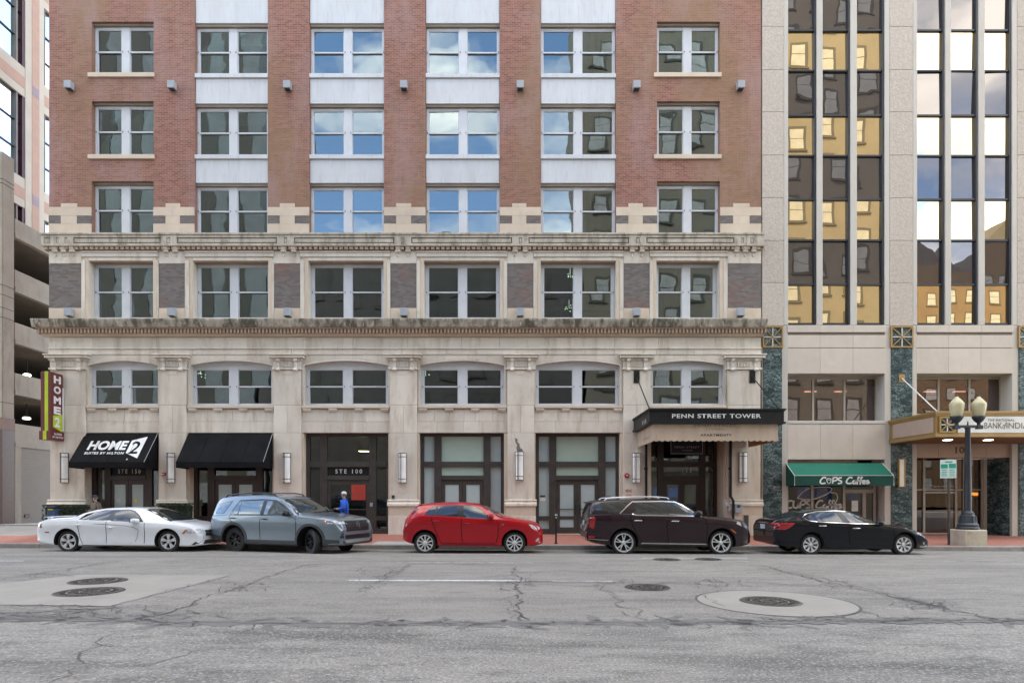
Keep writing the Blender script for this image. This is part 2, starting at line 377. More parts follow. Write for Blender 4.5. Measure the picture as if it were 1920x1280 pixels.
# ================================================================== the hotel (brick above, limestone base)
hotel = thing('hotel_building', 'red brick hotel block with limestone base, cornices and double sash windows', 'building', (0, Y0, 0))
UP = [(92, 172), (288, 365), (502, 580), (720, 798), (937, 1014), (1155, 1232), (1350, 1427)]      # brick piers
UBAY = [(UP[i][1], UP[i + 1][0]) for i in range(6)]
ROWS = [(42, 137), (193, 290), (342, 437)]
XL, XR = wx(92), wx(1427)
ZT = 22.4
holes = []
for i, (a, b_) in enumerate(UBAY):
    if i in (0, 5):
        for (t, u) in ((41, 137), (190, 290), (340, 438)): holes.append((wx(a), wx(b_), wz(u), wz(t)))
    else: holes.append((wx(a), wx(b_), wz(438), ZT + 1))
holes = [(a, b_, c, min(d, ZT)) for a, b_, c, d in holes]
wall_sheet(XL, XR, wz(441), ZT, holes, Y0, .3).build('brick_wall', 'brick_red', hotel)
# mass of the storeys above the picture, side walls and the dark rooms behind the windows
B().box(XL, XR, Y0, Y0 + 12, ZT + .01, 47).build('upper_storeys', 'brick_red', hotel)
B().box(XL + .01, XL + .3, Y0 + .32, Y0 + 12, -.3, ZT).box(XR - .3, XR - .01, Y0 + .32, Y0 + 12, -.3, ZT).build('side_walls', 'brick_red', hotel)
rb = B().box(XL + .3, XR - .3, Y0 + 2.6, Y0 + 2.8, -.3, ZT)
for py in (40, 190, 341, 446, 604, 786):
    rb.box(XL + .3, XR - .3, Y0 + .48, Y0 + 2.6, wz(py) - .05, wz(py) + .25)
rb.build('interior_rooms', 'interior_dark', hotel)

def sash_window(parent, x0, x1, z0, z1, Y, blinds=(None, None), mull=.33, arch=None, jamb=.085):
    f = B(); xm = (x0 + x1) / 2; hd = .09; bt = .06
    f.box(x0, x0 + jamb, Y, Y + .12, z0, z1).box(x1 - jamb, x1, Y, Y + .12, z0, z1)
    f.box(xm - mull / 2, xm + mull / 2, Y - .012, Y + .12, z0, z1)
    segs = [(x0 + jamb, xm - mull / 2), (xm + mull / 2, x1 - jamb)]; zm = (z0 + z1) / 2
    panes = []
    for (a, c) in segs:
        f.box(a, c, Y, Y + .12, z1 - hd, z1).box(a, c, Y, Y + .12, z0, z0 + bt)
        f.box(a, c, Y + .008, Y + .06, zm - .028, zm + .028)
        f.box(a, c, Y + .02, Y + .06, z1 - hd - .03, z1 - hd).box(a, c, Y + .045, Y + .09, z0 + bt, z0 + bt + .05)
        f.box(a, a + .03, Y + .02, Y + .06, zm + .028, z1 - hd - .03).box(c - .03, c, Y + .02, Y + .06, zm + .028, z1 - hd - .03)
        f.box(a, a + .03, Y + .045, Y + .09, z0 + bt + .05, zm - .028).box(c - .03, c, Y + .045, Y + .09, z0 + bt + .05, zm - .028)
        panes += [(a + .03, c - .03, zm + .028, z1 - hd - .03, Y + .042), (a + .03, c - .03, z0 + bt + .05, zm - .028, Y + .07)]
    w = f.build('window', 'white_frame', parent)
    for (a, c, d, e, yy) in panes: tilt_box(a - .01, c + .01, yy, .008, d - .01, e + .01, .35).build('pane', 'glass_window', w)
    for (a, c), bl in zip(segs, blinds):
        if bl is None: continue
        m, frac = bl
        B().box(a, c, Y + .16, Y + .175, z1 - (z1 - z0) * frac, z1).build('blind' if m == 'blind' else 'curtain_reflection', m, w)
    for xx in (x0 + jamb * .5, xm - mull / 2 + .05, xm + mull / 2 - .05, x1 - jamb * .5):
        B().box(xx - .012, xx + .012, Y - .03, Y - .012 if abs(xx - xm) < mull else Y, zm - .03, zm + .03).build('latch', 'latch_dark', w)
    if arch:
        n = 12; pts = [(x1, z1 + .002), (x0, z1 + .002)] + [(x0 + (x1 - x0) * k / n, arch(x0 + (x1 - x0) * k / n) + .02) for k in range(n + 1)]
        B().prism(pts, Y + .01, Y + .1).build('arch_panel', 'white_frame', w)
    return w
rs = random.Random(5)
for r, (t, u) in enumerate(ROWS):
    for i, (a, b_) in enumerate(UBAY):
        inner = i in (1, 2, 3, 4)
        if i in (2, 3): bl = [('blind', 1), ('blind', 1)]
        elif i == 4: bl = [('blind', 1), ('curtain_reflection', 1)]  # dark curtain here stands in for the wavy reflection of a tower
        else: bl = [rs.choice([('curtain_reflection', 1), ('blind', .5), ('blind', 1), ('blind', .75)]), rs.choice([('curtain_reflection', 1), ('blind', .55), ('blind', 1), ('blind', .3)])]
        tt, uu = (t + 5, u) if inner else ((41, 190, 340)[r] + 4, u)
        Yw = Y0 + .2
        sash_window(hotel, wx(a) + .01, wx(b_) - .01, wz(uu + .5) + (.0 if not inner else .0), wz(tt), Yw, bl)
        B().box(wx(a) + .01, wx(b_) - .01, Y0 + .1, Y0 + .32, wz(tt) + .004, wz((41, 190, 340)[r] if not inner else t) - .003).build('window_head', 'head_shade_tone', hotel)  # strip filling the head recess, its shade put into the colour
        if not inner and r < 2:
            B().box(wx(a - 6), wx(b_ + 2), Y0 - .07, Y0 + .2, wz(u + 9), wz(u + .8)).build('window_sill', 'limestone_warm', hotel, bev=.01)
for i in (1, 2, 3, 4):
    a, b_ = UBAY[i]
    for (t, u, ledge) in ((-40, 42, False), (146, 193, True), (298, 342, True)):
        B().box(wx(a) + .012, wx(b_) - .012, Y0 + .05, Y0 + .35, wz(u), min(wz(t), ZT)).build('spandrel_panel', 'white_panel', hotel, bev=.008)
        if ledge: B().box(wx(a) + .006, wx(b_) - .006, Y0 - .02, Y0 + .3, wz(t) + .003, wz(t - 8)).build('spandrel_ledge', 'white_panel', hotel, bev=.01)
# stepped limestone blocks with dark brick inlays at the foot of the brick piers
for k, (a, b_) in enumerate(UP):
    c0, c1 = (a + 23, b_ - 27) if k < 6 else (a + 24, b_ - 22)
    for (p, q, t, u, nm, mt, pr) in ((a, b_, 420, 438, 'stone_block', 'limestone_warm', .035), (a, b_, 389, 405, 'stone_block', 'limestone_warm', .035),
                                     (c0, c1, 405, 420, 'stone_block', 'limestone_warm', .035), (c0, c1, 382, 389, 'stone_block', 'limestone_warm', .035),
                                     (a, c0, 405, 420, 'brick_inlay', 'brick_dark', .028), (c1, b_, 405, 420, 'brick_inlay', 'brick_dark', .028)):
        B().box(wx(p) + .002, wx(q) - .002, Y0 - pr, Y0 + .12, wz(u) + .001, wz(t) - .001).build(nm, mt, hotel, bev=.004)

# ---- upper cornice with sunk panels, dentils and scroll brackets
PC = .19; Yc = Y0 - PC
cx0, cx1 = XL - PC, XR + .05
pan = [(82, 94), (105, 110), (121, 126), (137, 301), (312, 319), (331, 519), (532, 538), (551, 739), (752, 758), (771, 960), (973, 979), (991, 1180), (1193, 1199), (1212, 1377), (1390, 1395), (1407, 1413)]
ph = [(wx(a, Yc), wx(b_, Yc), wz(456, Yc), wz(445, Yc)) for a, b_ in pan]
wall_sheet(cx0, cx1, wz(460, Yc), wz(440, Yc), ph, Yc, .05).build('cornice_band', 'limestone_weathered', hotel)
for (a, b_, c, d) in ph:
    g = .045 if b_ - a > .3 else .02
    B().box(a - .01, b_ + .01, Yc + .05, Yc + .09, c - .01, d + .01).build('panel_back', 'limestone_joint', hotel)  # dark back puts the shade of the grooves into the colour
    B().box(a + g, b_ - g, Yc + .012, Yc + .052, c + g, d - g).build('sunk_panel', 'limestone_weathered', hotel)
B().box(cx0 - .04, cx1, Yc - .04, Y0 + .3, wz(440, Yc), wz(436.5, Yc)).build('cornice_cap', 'limestone_weathered', hotel, bev=.008)
B().box(cx0 + .002, cx1, Yc + .095, Y0 + .3, wz(460, Yc), wz(440, Yc) - .002).build('cornice_core', 'limestone_weathered', hotel)
B().prism([(Yc, wz(460, Yc) - .002), (Yc + .01, wz(461.8, Yc)), (Y0 - .04, wz(462.2, Y0)), (Y0 - .04, wz(470, Y0)), (Y0 + .2, wz(470, Y0)), (Y0 + .2, wz(460, Yc) - .002)], cx0 + .03, cx1, 'x').build('bed_moulding', 'limestone_brown', hotel)  # browner backing paints the shade between the dentils
d = B(); x = cx0 + .08
while x < cx1 - .1:
    d.box(x, x + .135, Y0 - .135, Y0 - .03, wz(469), wz(463.0)); x += .2065
kind(d.build('dentil_course', 'limestone_warm', hotel), 'stuff')
def bracket(px, py0, w, s):
    b = B(); x0, x1 = wx(px) - w / 2, wx(px) + w / 2
    z1 = wz(py0)
    b.prism([(Y0 - .15 * s, z1), (Y0 - .16 * s, z1 - .10 * s), (Y0 - .10 * s, z1 - .19 * s), (Y0 - .035, z1 - .24 * s), (Y0 + .05, z1 - .24 * s), (Y0 + .05, z1)], x0, x1, 'x')
    b.lathe([(0, -w * .62), (.045 * s, -w * .62), (.045 * s, w * .62), (0, w * .62)], (wx(px), Y0 - .075 * s, z1 - .20 * s), 10, 'x')
    b.lathe([(0, -.06), (.035, -.03), (.035, .03), (0, .06)], (wx(px), Y0 - .03, z1 - .36 * s), 8, 'z')
    return b
for pxs in ((106, 122, 138), (313, 331), (533, 552), (747, 766), (966, 985), (1185, 1203), (1380, 1396, 1412)):
    for p in pxs: bracket(p, 463, .17, 1.0).build('scroll_bracket', 'limestone', hotel, bev=.004)

# ---- the limestone storey between the cornices
LP = [(92, 153), (298, 347), (514, 563), (732, 781), (951, 1000), (1169, 1218), (1364, 1427)]
LW = [(167, 287), (362, 503), (578, 719), (795, 937), (1014, 1155), (1231, 1349)]
zb, zt = wz(597), wz(470)
hs = [(wx(a), wx(b_), wz(596), wz(489)) for a, b_ in LW]
wall_sheet(XL, XR, zb - .1, zt + .05, hs, Y0 + .012, .42).build('storey_wall', 'limestone', hotel)
for (a, b_), (lo, hi) in zip(LW, zip([p[1] for p in LP], [p[0] for p in LP[1:]])):
    # architrave in two steps round the opening, jambs and lintel as separate stones
    for nm, o0, o1, pr in (('architrave', lo, hi, .03), ):
        B().box(wx(lo) + .003, wx(a) - .15, Y0 - pr, Y0 + .05, zb, wz(489)).build('jamb_stone', 'limestone', hotel, bev=.008)
        B().box(wx(b_) + .15, wx(hi) - .003, Y0 - pr, Y0 + .05, zb, wz(489)).build('jamb_stone', 'limestone', hotel, bev=.008)
        B().box(wx(lo) + .003, wx(hi) - .003, Y0 - pr - .015, Y0 + .05, wz(489) + .15, wz(474.5)).build('lintel_stone', 'limestone', hotel, bev=.012)
        B().box(wx(lo) + .003, wx(hi) - .003, Y0 - pr - .05, Y0 + .05, wz(474.5) + .004, wz(474.5) + .06).build('lintel_moulding', 'limestone', hotel, bev=.012)
        B().box(wx(a) - .146, wx(a) - .004, Y0 - .012, Y0 + .05, zb, wz(489) + .13).build('jamb_stone', 'limestone_warm', hotel, bev=.006)
        B().box(wx(b_) + .004, wx(b_) + .146, Y0 - .012, Y0 + .05, zb, wz(489) + .13).build('jamb_stone', 'limestone_warm', hotel, bev=.006)
        B().box(wx(a) - .002, wx(b_) + .002, Y0 - .012, Y0 + .05, wz(489) + .004, wz(489) + .13).build('lintel_stone', 'limestone', hotel, bev=.006)
        B().box(wx(a) + .004, wx(b_) - .004, Y0 + .02, Y0 + .36, wz(489) - .035, wz(489) - .003).build('soffit', 'limestone_brown', hotel)  # brown tone puts the shade under the lintel into the stone
for i, (a, b_) in enumerate(LW):
    bl = [[None, ('blind', .5)], [('blind', .9), ('blind', 1)], [('blind', .45), ('blind', .5)], [('blind', 1), ('blind', .55)], [None, ('blind', .8)], [('curtain_reflection', 1), ('blind', 1)]][i]
    sash_window(hotel, wx(a) + .01, wx(b_) - .01, wz(596) + .02, wz(489) - .04, Y0 + .32, bl, jamb=.12)
for (a, b_) in LP:
    B().box(wx(a) + .004, wx(b_) - .004, Y0 - .004, Y0 + .1, wz(577), wz(495)).build('brick_panel', 'brick_dark', hotel)
    B().box(wx(a) + .004, wx(b_) - .004, Y0 - .02, Y0 + .1, wz(494), wz(471)).build('stone_block', 'limestone', hotel, bev=.006)
    B().box(wx(a) + .004, wx(b_) - .004, Y0 - .02, Y0 + .1, zb, wz(578)).build('stone_block', 'limestone_warm', hotel, bev=.006)

# ---- lower cornice
PL = .43; Yl = Y0 - PL
lx0, lx1 = XL - PL, XR + .10
nb = 30
for k in range(nb):
    a = lx0 + (lx1 - lx0) * k / nb; b_ = lx0 + (lx1 - lx0) * (k + 1) / nb
    z1, z0 = wz(597, Yl), wz(612, Yl)
    B().prism([(Yl - .02, z1 - .05), (Yl - .02, z1), (Y0 + .3, z1 + .06), (Y0 + .3, z0), (Yl + .07, z0), (Yl + .03, z0 + .12), (Yl, z0 + .2)], a + .002, b_ - .002, 'x').build('cornice_stone', 'limestone_dirty', hotel, bev=.004)
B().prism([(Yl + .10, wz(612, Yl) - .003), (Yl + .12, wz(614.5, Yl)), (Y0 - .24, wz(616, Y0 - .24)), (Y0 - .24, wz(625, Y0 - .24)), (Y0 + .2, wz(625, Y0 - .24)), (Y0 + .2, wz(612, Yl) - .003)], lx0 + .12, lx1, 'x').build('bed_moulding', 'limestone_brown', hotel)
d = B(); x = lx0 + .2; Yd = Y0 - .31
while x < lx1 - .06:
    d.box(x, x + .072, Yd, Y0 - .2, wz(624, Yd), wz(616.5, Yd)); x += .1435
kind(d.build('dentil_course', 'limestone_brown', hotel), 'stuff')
nb = 13
for k in range(nb):
    a = XL - .18 + (XR - XL + .25) * k / nb; b_ = XL - .18 + (XR - XL + .25) * (k + 1) / nb
    B().prism([(Y0 - .22, wz(625.5, Y0 - .22)), (Y0 - .06, wz(632)), (Y0 + .1, wz(632)), (Y0 + .1, wz(625.5, Y0 - .22))], a + .002, b_ - .002, 'x').build('cornice_stone', 'limestone_warm', hotel)
# ---- frieze and architrave courses
def course(y0, y1, pr, nblk, mat='limestone', seed=0, x0=XL, x1=XR):
    q = random.Random(seed); cuts = [0] + sorted((k + q.uniform(-.18, .18)) / nblk for k in range(1, nblk)) + [1]
    for a, b_ in zip(cuts, cuts[1:]):
        B().box(x0 + (x1 - x0) * a + .004, x0 + (x1 - x0) * b_ - .004, Y0 - pr, Y0 + .15, wz(y1) + .003, wz(y0) - .003).build('stone_block', mat, hotel, bev=.006)
course(632.5, 652, .03, 14, seed=1)
course(652, 655, .09, 7, seed=2)
course(655, 665, .05, 20, seed=3)
B().box(XL + .02, XR - .02, Y0 + .06, Y0 + .3, wz(666), wz(630)).build('backing_wall', 'limestone_joint', hotel)

# ---- ground storeys: piers, arched windows, storefronts
GP = [(94, 159), (298, 349), (513, 564), (731, 782), (951, 1002), (1169, 1219), (1364, 1426)]
GB = [(GP[i][1], GP[i + 1][0]) for i in range(6)]
AW = [(166, 297), (357, 511), (571, 728), (788, 945), (1004, 1162), (1220, 1358)]        # arched window openings
SF = [(163, 297), (355, 511), (569, 728), (786, 945), (1004, 1163), (1221, 1360)]        # storefront openings
Yp = Y0 - .12
for k, (a, b_) in enumerate(GP):
    A, C = wx(a, Yp), wx(b_, Yp); cm = (A + C) / 2; hw = (C - A) / 2
    def pb(y0, y1, dx=0., pr=0., mat='limestone', x0=None, x1=None, nm='pier_stone', bev=.008):
        return B().box((A if x0 is None else x0) - dx + .003, (C if x1 is None else x1) + dx - .003, Yp - pr, Y0 + .3, wz(y1, Yp) + .003, wz(y0, Yp) - .003).build(nm, mat, hotel, bev=bev)
    pb(693, 759); pb(811, 937, mat='limestone')
    if k == 0: pb(759, 811)
    else: pb(759, 811, x1=cm); pb(759, 811, x0=cm)
    # capital: abacus, fluted neck, scrolls
    pb(664.5, 667, .19, .19, nm='capital_abacus'); pb(667, 672, .15, .15, nm='capital_abacus')
    pb(672, 676, .05, .06, nm='capital_moulding'); pb(689.5, 693, .05, .05, nm='capital_moulding')
    nk = B().box(A, C, Yp - .01, Y0 + .2, wz(689.5, Yp) + .003, wz(676, Yp) - .003)
    for q in range(9):
        xx = cm + (q - 4) * .058
        nk.box(xx - .017, xx + .017, Yp - .05, Yp - .008, wz(688, Yp), wz(677.5, Yp))
    nk.build('capital_neck', 'limestone', hotel)
    for sx in (-1, 1):
        xx = cm + sx * (hw - .2); s = B(); zz1, zz0 = wz(672.5, Yp), wz(695, Yp)
        s.prism([(Yp - .13, zz1), (Yp - .12, zz1 - .1), (Yp - .07, zz1 - .16), (Yp - .065, zz0 + .12), (Yp - .1, zz0 + .05), (Yp - .06, zz0), (Yp + .02, zz0), (Yp + .02, zz1)], xx - .065, xx + .065, 'x')
        s.lathe([(0, -.075), (.05, -.075), (.05, .075), (0, .075)], (xx, Yp - .075, zz0 + .03), 10, 'x')
        s.build('capital_scroll', 'limestone', hotel, bev=.004)
    if k not in (0, 6): B().box(cm - .16, cm + .16, Yp - .012, Yp + .05, wz(702, Yp), wz(694.5, Yp)).build('stone_plaque', 'limestone', hotel, bev=.004)
    # base: torus, scotia and plinth
    zb0, zb1 = wz(948, Yp), wz(936, Yp)
    pr = [(Yp, zb1), (Yp - .05, zb1 - .01), (Yp - .065, zb1 - .04), (Yp - .05, zb1 - .075), (Yp - .04, zb1 - .1), (Yp - .07, zb1 - .13), (Yp - .105, zb1 - .175), (Yp - .11, zb0), (Y0 + .2, zb0), (Y0 + .2, zb1)]
    B().prism(pr, A - .09, C + .09, 'x').build('pier_base', 'limestone', hotel)
    pb(948, 966, .05, .06, 'limestone_warm', nm='plinth_stone'); pb(966, 1012, .06, .075, 'limestone', nm='plinth_stone', bev=.012)
for k in range(6):
    lo, hi = wx(GP[k][1], Yp), wx(GP[k + 1][0], Yp); a, b_ = wx(AW[k][0]), wx(AW[k][1]); xm = (a + b_) / 2; hwid = (b_ - a) / 2
    zs, zc = wz(685), wz(676.5); zsill = wz(760)
    rad = (hwid ** 2 + (zc - zs) ** 2) / (2 * (zc - zs)); zo = zc - rad
    def arch(x, d=0, xm=xm, rad=rad, zo=zo): return zo + math.sqrt(max((rad + d) ** 2 - (x - xm) ** 2, 0))
    w = B(); n = 14; Yw = Y0; D = Y0 + .3; ztop = wz(664)
    w.face([(lo - .02, Yw, zsill), (a, Yw, zsill), (a, Yw, ztop), (lo - .02, Yw, ztop)]); w.face([(b_, Yw, zsill), (hi + .02, Yw, zsill), (hi + .02, Yw, ztop), (b_, Yw, ztop)])
    for q in range(n):
        x0, x1 = a + (b_ - a) * q / n, a + (b_ - a) * (q + 1) / n
        w.face([(x0, Yw, arch(x0)), (x1, Yw, arch(x1)), (x1, Yw, ztop), (x0, Yw, ztop)])
        w.face([(x0, Yw, arch(x0)), (x0, D, arch(x0)), (x1, D, arch(x1)), (x1, Yw, arch(x1))])
    w.face([(a, Yw, zsill), (a, D, zsill), (a, D, arch(a)), (a, Yw, arch(a))]); w.face([(b_, Yw, zsill), (b_, D, zsill), (b_, D, arch(b_)), (b_, Yw, arch(b_))])
    w.build('arch_wall', 'limestone', hotel)
    # voussoir stones over the arch and a moulded edge
    m = B()
    for q in range(n):
        x0, x1 = a + (b_ - a) * q / n, a + (b_ - a) * (q + 1) / n
        m.prism([(x0, arch(x0) + .001), (x1, arch(x1) + .001), (x1, arch(x1) + .075), (x0, arch(x0) + .075)], Y0 - .035, Y0 + .02)
    m.box(a - .075, a - .001, Y0 - .035, Y0 + .02, zsill, zs + .07).box(b_ + .001, b_ + .075, Y0 - .035, Y0 + .02, zsill, zs + .07)
    m.build('arch_moulding', 'limestone', hotel)
    vb = [lo + .01, a + (b_ - a) * .3, a + (b_ - a) * .7, hi - .01]
    for x0, x1 in zip(vb, vb[1:]):
        q = 6; xs = [x0 + (x1 - x0) * j / q for j in range(q + 1)]
        low = [max(arch(min(max(x, a), b_)), arch(a)) + .085 for x in xs]
        B().prism([(x, z) for x, z in zip(xs, low)] + [(x1, ztop - .004), (x0, ztop - .004)], Y0 - .02, Y0 + .02).build('voussoir', 'limestone', hotel)
    bl = [[None, None], [None, ('blind', .5)], [('blind', 1), ('blind', .5)], [None, None], [None, None], [('curtain_reflection', .9), None]][k]
    sash_window(hotel, a + .005, b_ - .005, zsill + .01, wz(686.5), Y0 + .2, bl, mull=.36, arch=arch, jamb=.11)
    # sill with corbels, two courses of blocks
    B().box(lo + .01, hi - .01, Y0 - .10, Y0 + .3, wz(765.5), wz(760.5)).build('window_sill', 'limestone_warm', hotel, bev=.01)
    for q in range(4):
        xx = lo + .22 + (hi - lo - .44) * q / 3
        B().prism([(Y0 - .09, wz(766)), (Y0 - .09, wz(768)), (Y0 - .05, wz(771.5)), (Y0 + .05, wz(771.5)), (Y0 + .05, wz(766))], xx - .17, xx + .17, 'x').build('sill_corbel', 'limestone', hotel, bev=.005)
    for (y0, y1, nbk, sd) in ((766.3, 790, 6 if k in (3, ) else 4, 20 + k), (790, 811, 4 if k > 1 else 2, 40 + k)):
        q = random.Random(sd); cuts = [0] + [(j + q.uniform(-.15, .15)) / nbk for j in range(1, nbk)] + [1]
        for u, v in zip(cuts, cuts[1:]):
            B().box(lo + (hi - lo) * u + .003, lo + (hi - lo) * v - .003, Y0 - .005, Y0 + .3, wz(y1) + .003, wz(y0) - .003).build('stone_block', 'limestone', hotel, bev=.006)
    B().box(lo - .02, hi + .02, Y0 + .05, Y0 + .28, wz(810), wz(766)).build('backing_wall', 'limestone_joint', hotel)
    s0, s1 = wx(SF[k][0]), wx(SF[k][1])
    for (x0, x1) in ((lo + .001, s0), (s1, hi - .001)):
        if x1 - x0 > .02: B().box(x0, x1, Y0, Y0 + .35, -.1, wz(811.5)).build('jamb_stone', 'limestone_warm', hotel, bev=.006)

def storefront(k, Yf, frame, panes, doorglass, sign=None, red=False, dark=False):
    """bronze shopfront: side lights, transom light, sign band and a pair of doors, measured on the bay of the red car"""
    s0, s1 = wx(SF[k][0]) + .004, wx(SF[k][1]) - .004
    def X(p): return s0 + (s1 - s0) * (p - 786) / 159
    def Z(p): return wz(p, Yf)
    zt_ = wz(811.5) - .003; zg = -.05
    vb = [(786, 793), (812.5, 826), (906, 919.5), (939, 945)]
    f = B()
    for a, b_ in vb: f.box(X(a), X(b_), Yf, Yf + .14, zg, zt_)
    cells = [(793, 812.5), (826, 906), (919.5, 939)]
    for i, (a, b_) in enumerate(cells):
        f.box(X(a), X(b_), Yf + .015, Yf + .13, Z(818), zt_)
        f.box(X(a), X(b_), Yf - .025, Yf + .13, Z(875), Z(865))
        if i == 1: f.box(X(a), X(b_), Yf - .025, Yf + .13, Z(899), Z(891))
        else: f.box(X(a), X(b_), Yf - .015, Yf + .13, Z(975), Z(967)); f.box(X(a), X(b_), Yf + .01, Yf + .13, zg, Z(991))
    sf = f.build('storefront', frame, hotel)
    def pane(a, b_, t, u, mt, dy=.07):
        return B().box(X(a) - .005, X(b_) + .005, Yf + dy, Yf + dy + .012, Z(u) - .005, Z(t) + .005).build('pane', mt, sf)
    for i, (a, b_) in enumerate(cells):
        pane(a, b_, 818, 865, panes[i])
        if i != 1: pane(a, b_, 875, 967, panes[i]); pane(a, b_, 975, 991, panes[i])
        elif sign is None: pane(a, b_, 875, 891, panes[i])
    if sign is not None:
        B().box(X(826), X(906), Yf + .06, Yf + .09, Z(891), Z(875)).build('sign_panel', 'black_metal', sf)
        text_mesh('lettering', sign, 'white_print', sf, (X(841), Yf + .06, Z(887)), (1, 0, 0), (0, 0, 1), X(892) - X(841), Z(879) - Z(887), space=1.5, bold=.012)
    # doors
    dz = Z(899)
    leaves = [(826, 866), (866, 906)] if not red else [(826, 906)]
    for a, b_ in leaves:
        e = B(); A, C = X(a) + .006, X(b_) - .006; st = (C - A) * (.17 if not red else .07)
        Y1 = Yf + .03
        e.box(A, A + st, Y1, Y1 + .05, .1, dz - .01).box(C - st, C, Y1, Y1 + .05, .1, dz - .01)
        e.box(A + st, C - st, Y1, Y1 + .05, Z(908), dz - .01).box(A + st, C - st, Y1, Y1 + .05, .1, Z(988)).box(A + st, C - st, Y1, Y1 + .05, Z(973), Z(967))
        e.box(A + st, C - st, Y1 - .03, Y1 - .01, Z(955), Z(953.5))
        e.build('door', frame, sf)
        for t, u in ((908, 967), (973, 988)):
            B().box(A + st - .004, C - st + .004, Y1 + .02, Y1 + .03, Z(u) - .004, Z(t) + .004).build('pane', doorglass, sf)
        B().tube([(C - st * .5 if a == 826 and not red else A + st * .5, Y1 - .05, Z(965)), (C - st * .5 if a == 826 and not red else A + st * .5, Y1 - .05, Z(945))], .015).build('door_handle', 'black_metal', sf)
    B().box(X(826), X(906), Yf - .05, Yf + .2, -.1, .105 - .003 * s0).build('threshold', 'limestone_warm', sf)
    return sf, X, Z
GD = 'glass_shop'
s_, X, Z = storefront(0, Y0 + .34, 'bronze_brown', [GD] * 3, 'frosted_grey', sign='STE 150')
B().lathe([(0, 0), (.075, 0), (.075, .006), (0, .006)], (X(882), Y0 + .40 - .025, Z(938)), 18, 'y').build('round_sticker', mk('sticker_yellow', (.7, .6, .02)), s_)
B().lathe([(.045, 0), (.075, 0), (.075, .006), (.045, .006), (.045, 0)], (X(843), Y0 + .40 - .025, Z(938)), 14, 'y').build('round_sticker', 'sign_white', s_)
storefront(1, Y0 + .34, 'bronze_brown', [GD] * 3, 'frosted_grey')
s_, X, Z = storefront(2, Y0 + .30, 'bronze_frame', [GD] * 3, GD, sign='STE 100', red=True)
B().box(X(872), X(899), Y0 + .30 + .015, Y0 + .30 + .022, Z(937), Z(908)).build('poster', mk('poster_red', (.44, .055, .035), rough=.5), s_)
B().box(X(908), X(913), Y0 + .255, Y0 + .30, Z(949), Z(942)).build('card_reader', 'grey_fixture', s_)
storefront(3, Y0 + .30, 'bronze_frame', ['frosted_grey', 'frosted_green', 'frosted_grey'], 'frosted_grey')
s_, X, Z = storefront(4, Y0 + .30, 'bronze_frame', ['frosted_grey', 'frosted_green', 'frosted_grey'], 'frosted_grey')
for a, b_, t, u, m in ((795, 805, 928, 932, 'latch_dark'), (795, 806, 932, 939, 'sign_white'), (921, 931, 930, 933, 'latch_dark'), (921, 931, 933, 938, 'sign_white')):
    B().box(X(a), X(b_), Y0 + .36, Y0 + .366, Z(u), Z(t)).build('door_notice', m, s_)
s_, X, Z = storefront(5, Y0 + 1.0, 'bronze_brown', [GD] * 3, GD)
ptext('lettering', '115', 'white_print', s_, 1279, 1297, 877, 886, Y0 + 1.05, space=1.5)
B().box(wx(1221) - .1, wx(1221), Y0 + .3, Y0 + 1.2, -.1, wz(811)).build('entrance_reveal', 'limestone_warm', hotel)
B().box(wx(1360), wx(1360) + .1, Y0 + .3, Y0 + 1.2, -.1, wz(811)).build('entrance_reveal', 'limestone_warm', hotel)
B().box(wx(1221), wx(1360), Y0 + .3, Y0 + 1.2, wz(811) + .003, wz(811) + .2).build('entrance_ceiling', 'limestone_warm', hotel)
# added blue glowing panels standing in for reflections in the entrance doors
mk('blue_reflection', (.02, .10, .38), emit=(.02, .16, .6, .07))
for (a, b_, t, u) in ((1254, 1276, 914, 932), (1226, 1233, 914, 930)):
    o = B().box(wx(a, Y0 + 1.6), wx(b_, Y0 + 1.6), Y0 + 1.6, Y0 + 1.64, wz(u, Y0 + 1.6), wz(t, Y0 + 1.6)).build('lobby_reflection', 'blue_reflection')
    tag(o, 'added blue glow for the reflection in the %s of the canopied hotel entrance' % ('door' if a > 1240 else 'narrow side light'), 'screen')
# lamps glimpsed inside
mk('lamp_glow', (.9, .85, .7), emit=(1, .9, .68, 1.3))
for n_, (px, py, Yi, lb) in enumerate(((1069, 518, Y0 + .9, 'cluster lamp inside the fifth window of the limestone storey'), (1067, 578, Y0 + .9, 'small bulbs low inside the fifth window of the limestone storey'), (376, 702, Y0 + .8, 'cluster lamp inside the second arched window'),
                          (663, 699, Y0 + .8, 'cluster lamp inside the third arched window'), (798, 705, Y0 + .8, 'cluster lamp inside the fourth arched window'))):
    b = B(); q = random.Random(n_)
    for j in range(6):
        c = (wx(px, Yi) + q.uniform(-.16, .16), Yi + q.uniform(-.1, .1), wz(py, Yi) + q.uniform(-.13, .13))
        b.lathe([(0, -.02), (.015, -.014), (.021, 0), (.015, .014), (0, .02)], c, 8)
    b.tube([(wx(px, Yi), Yi, wz(py, Yi)), (wx(px, Yi), Yi, wz(py, Yi) + .35)], .006, 5)
    tag(b.build('chandelier', 'lamp_glow'), lb, 'lamp')
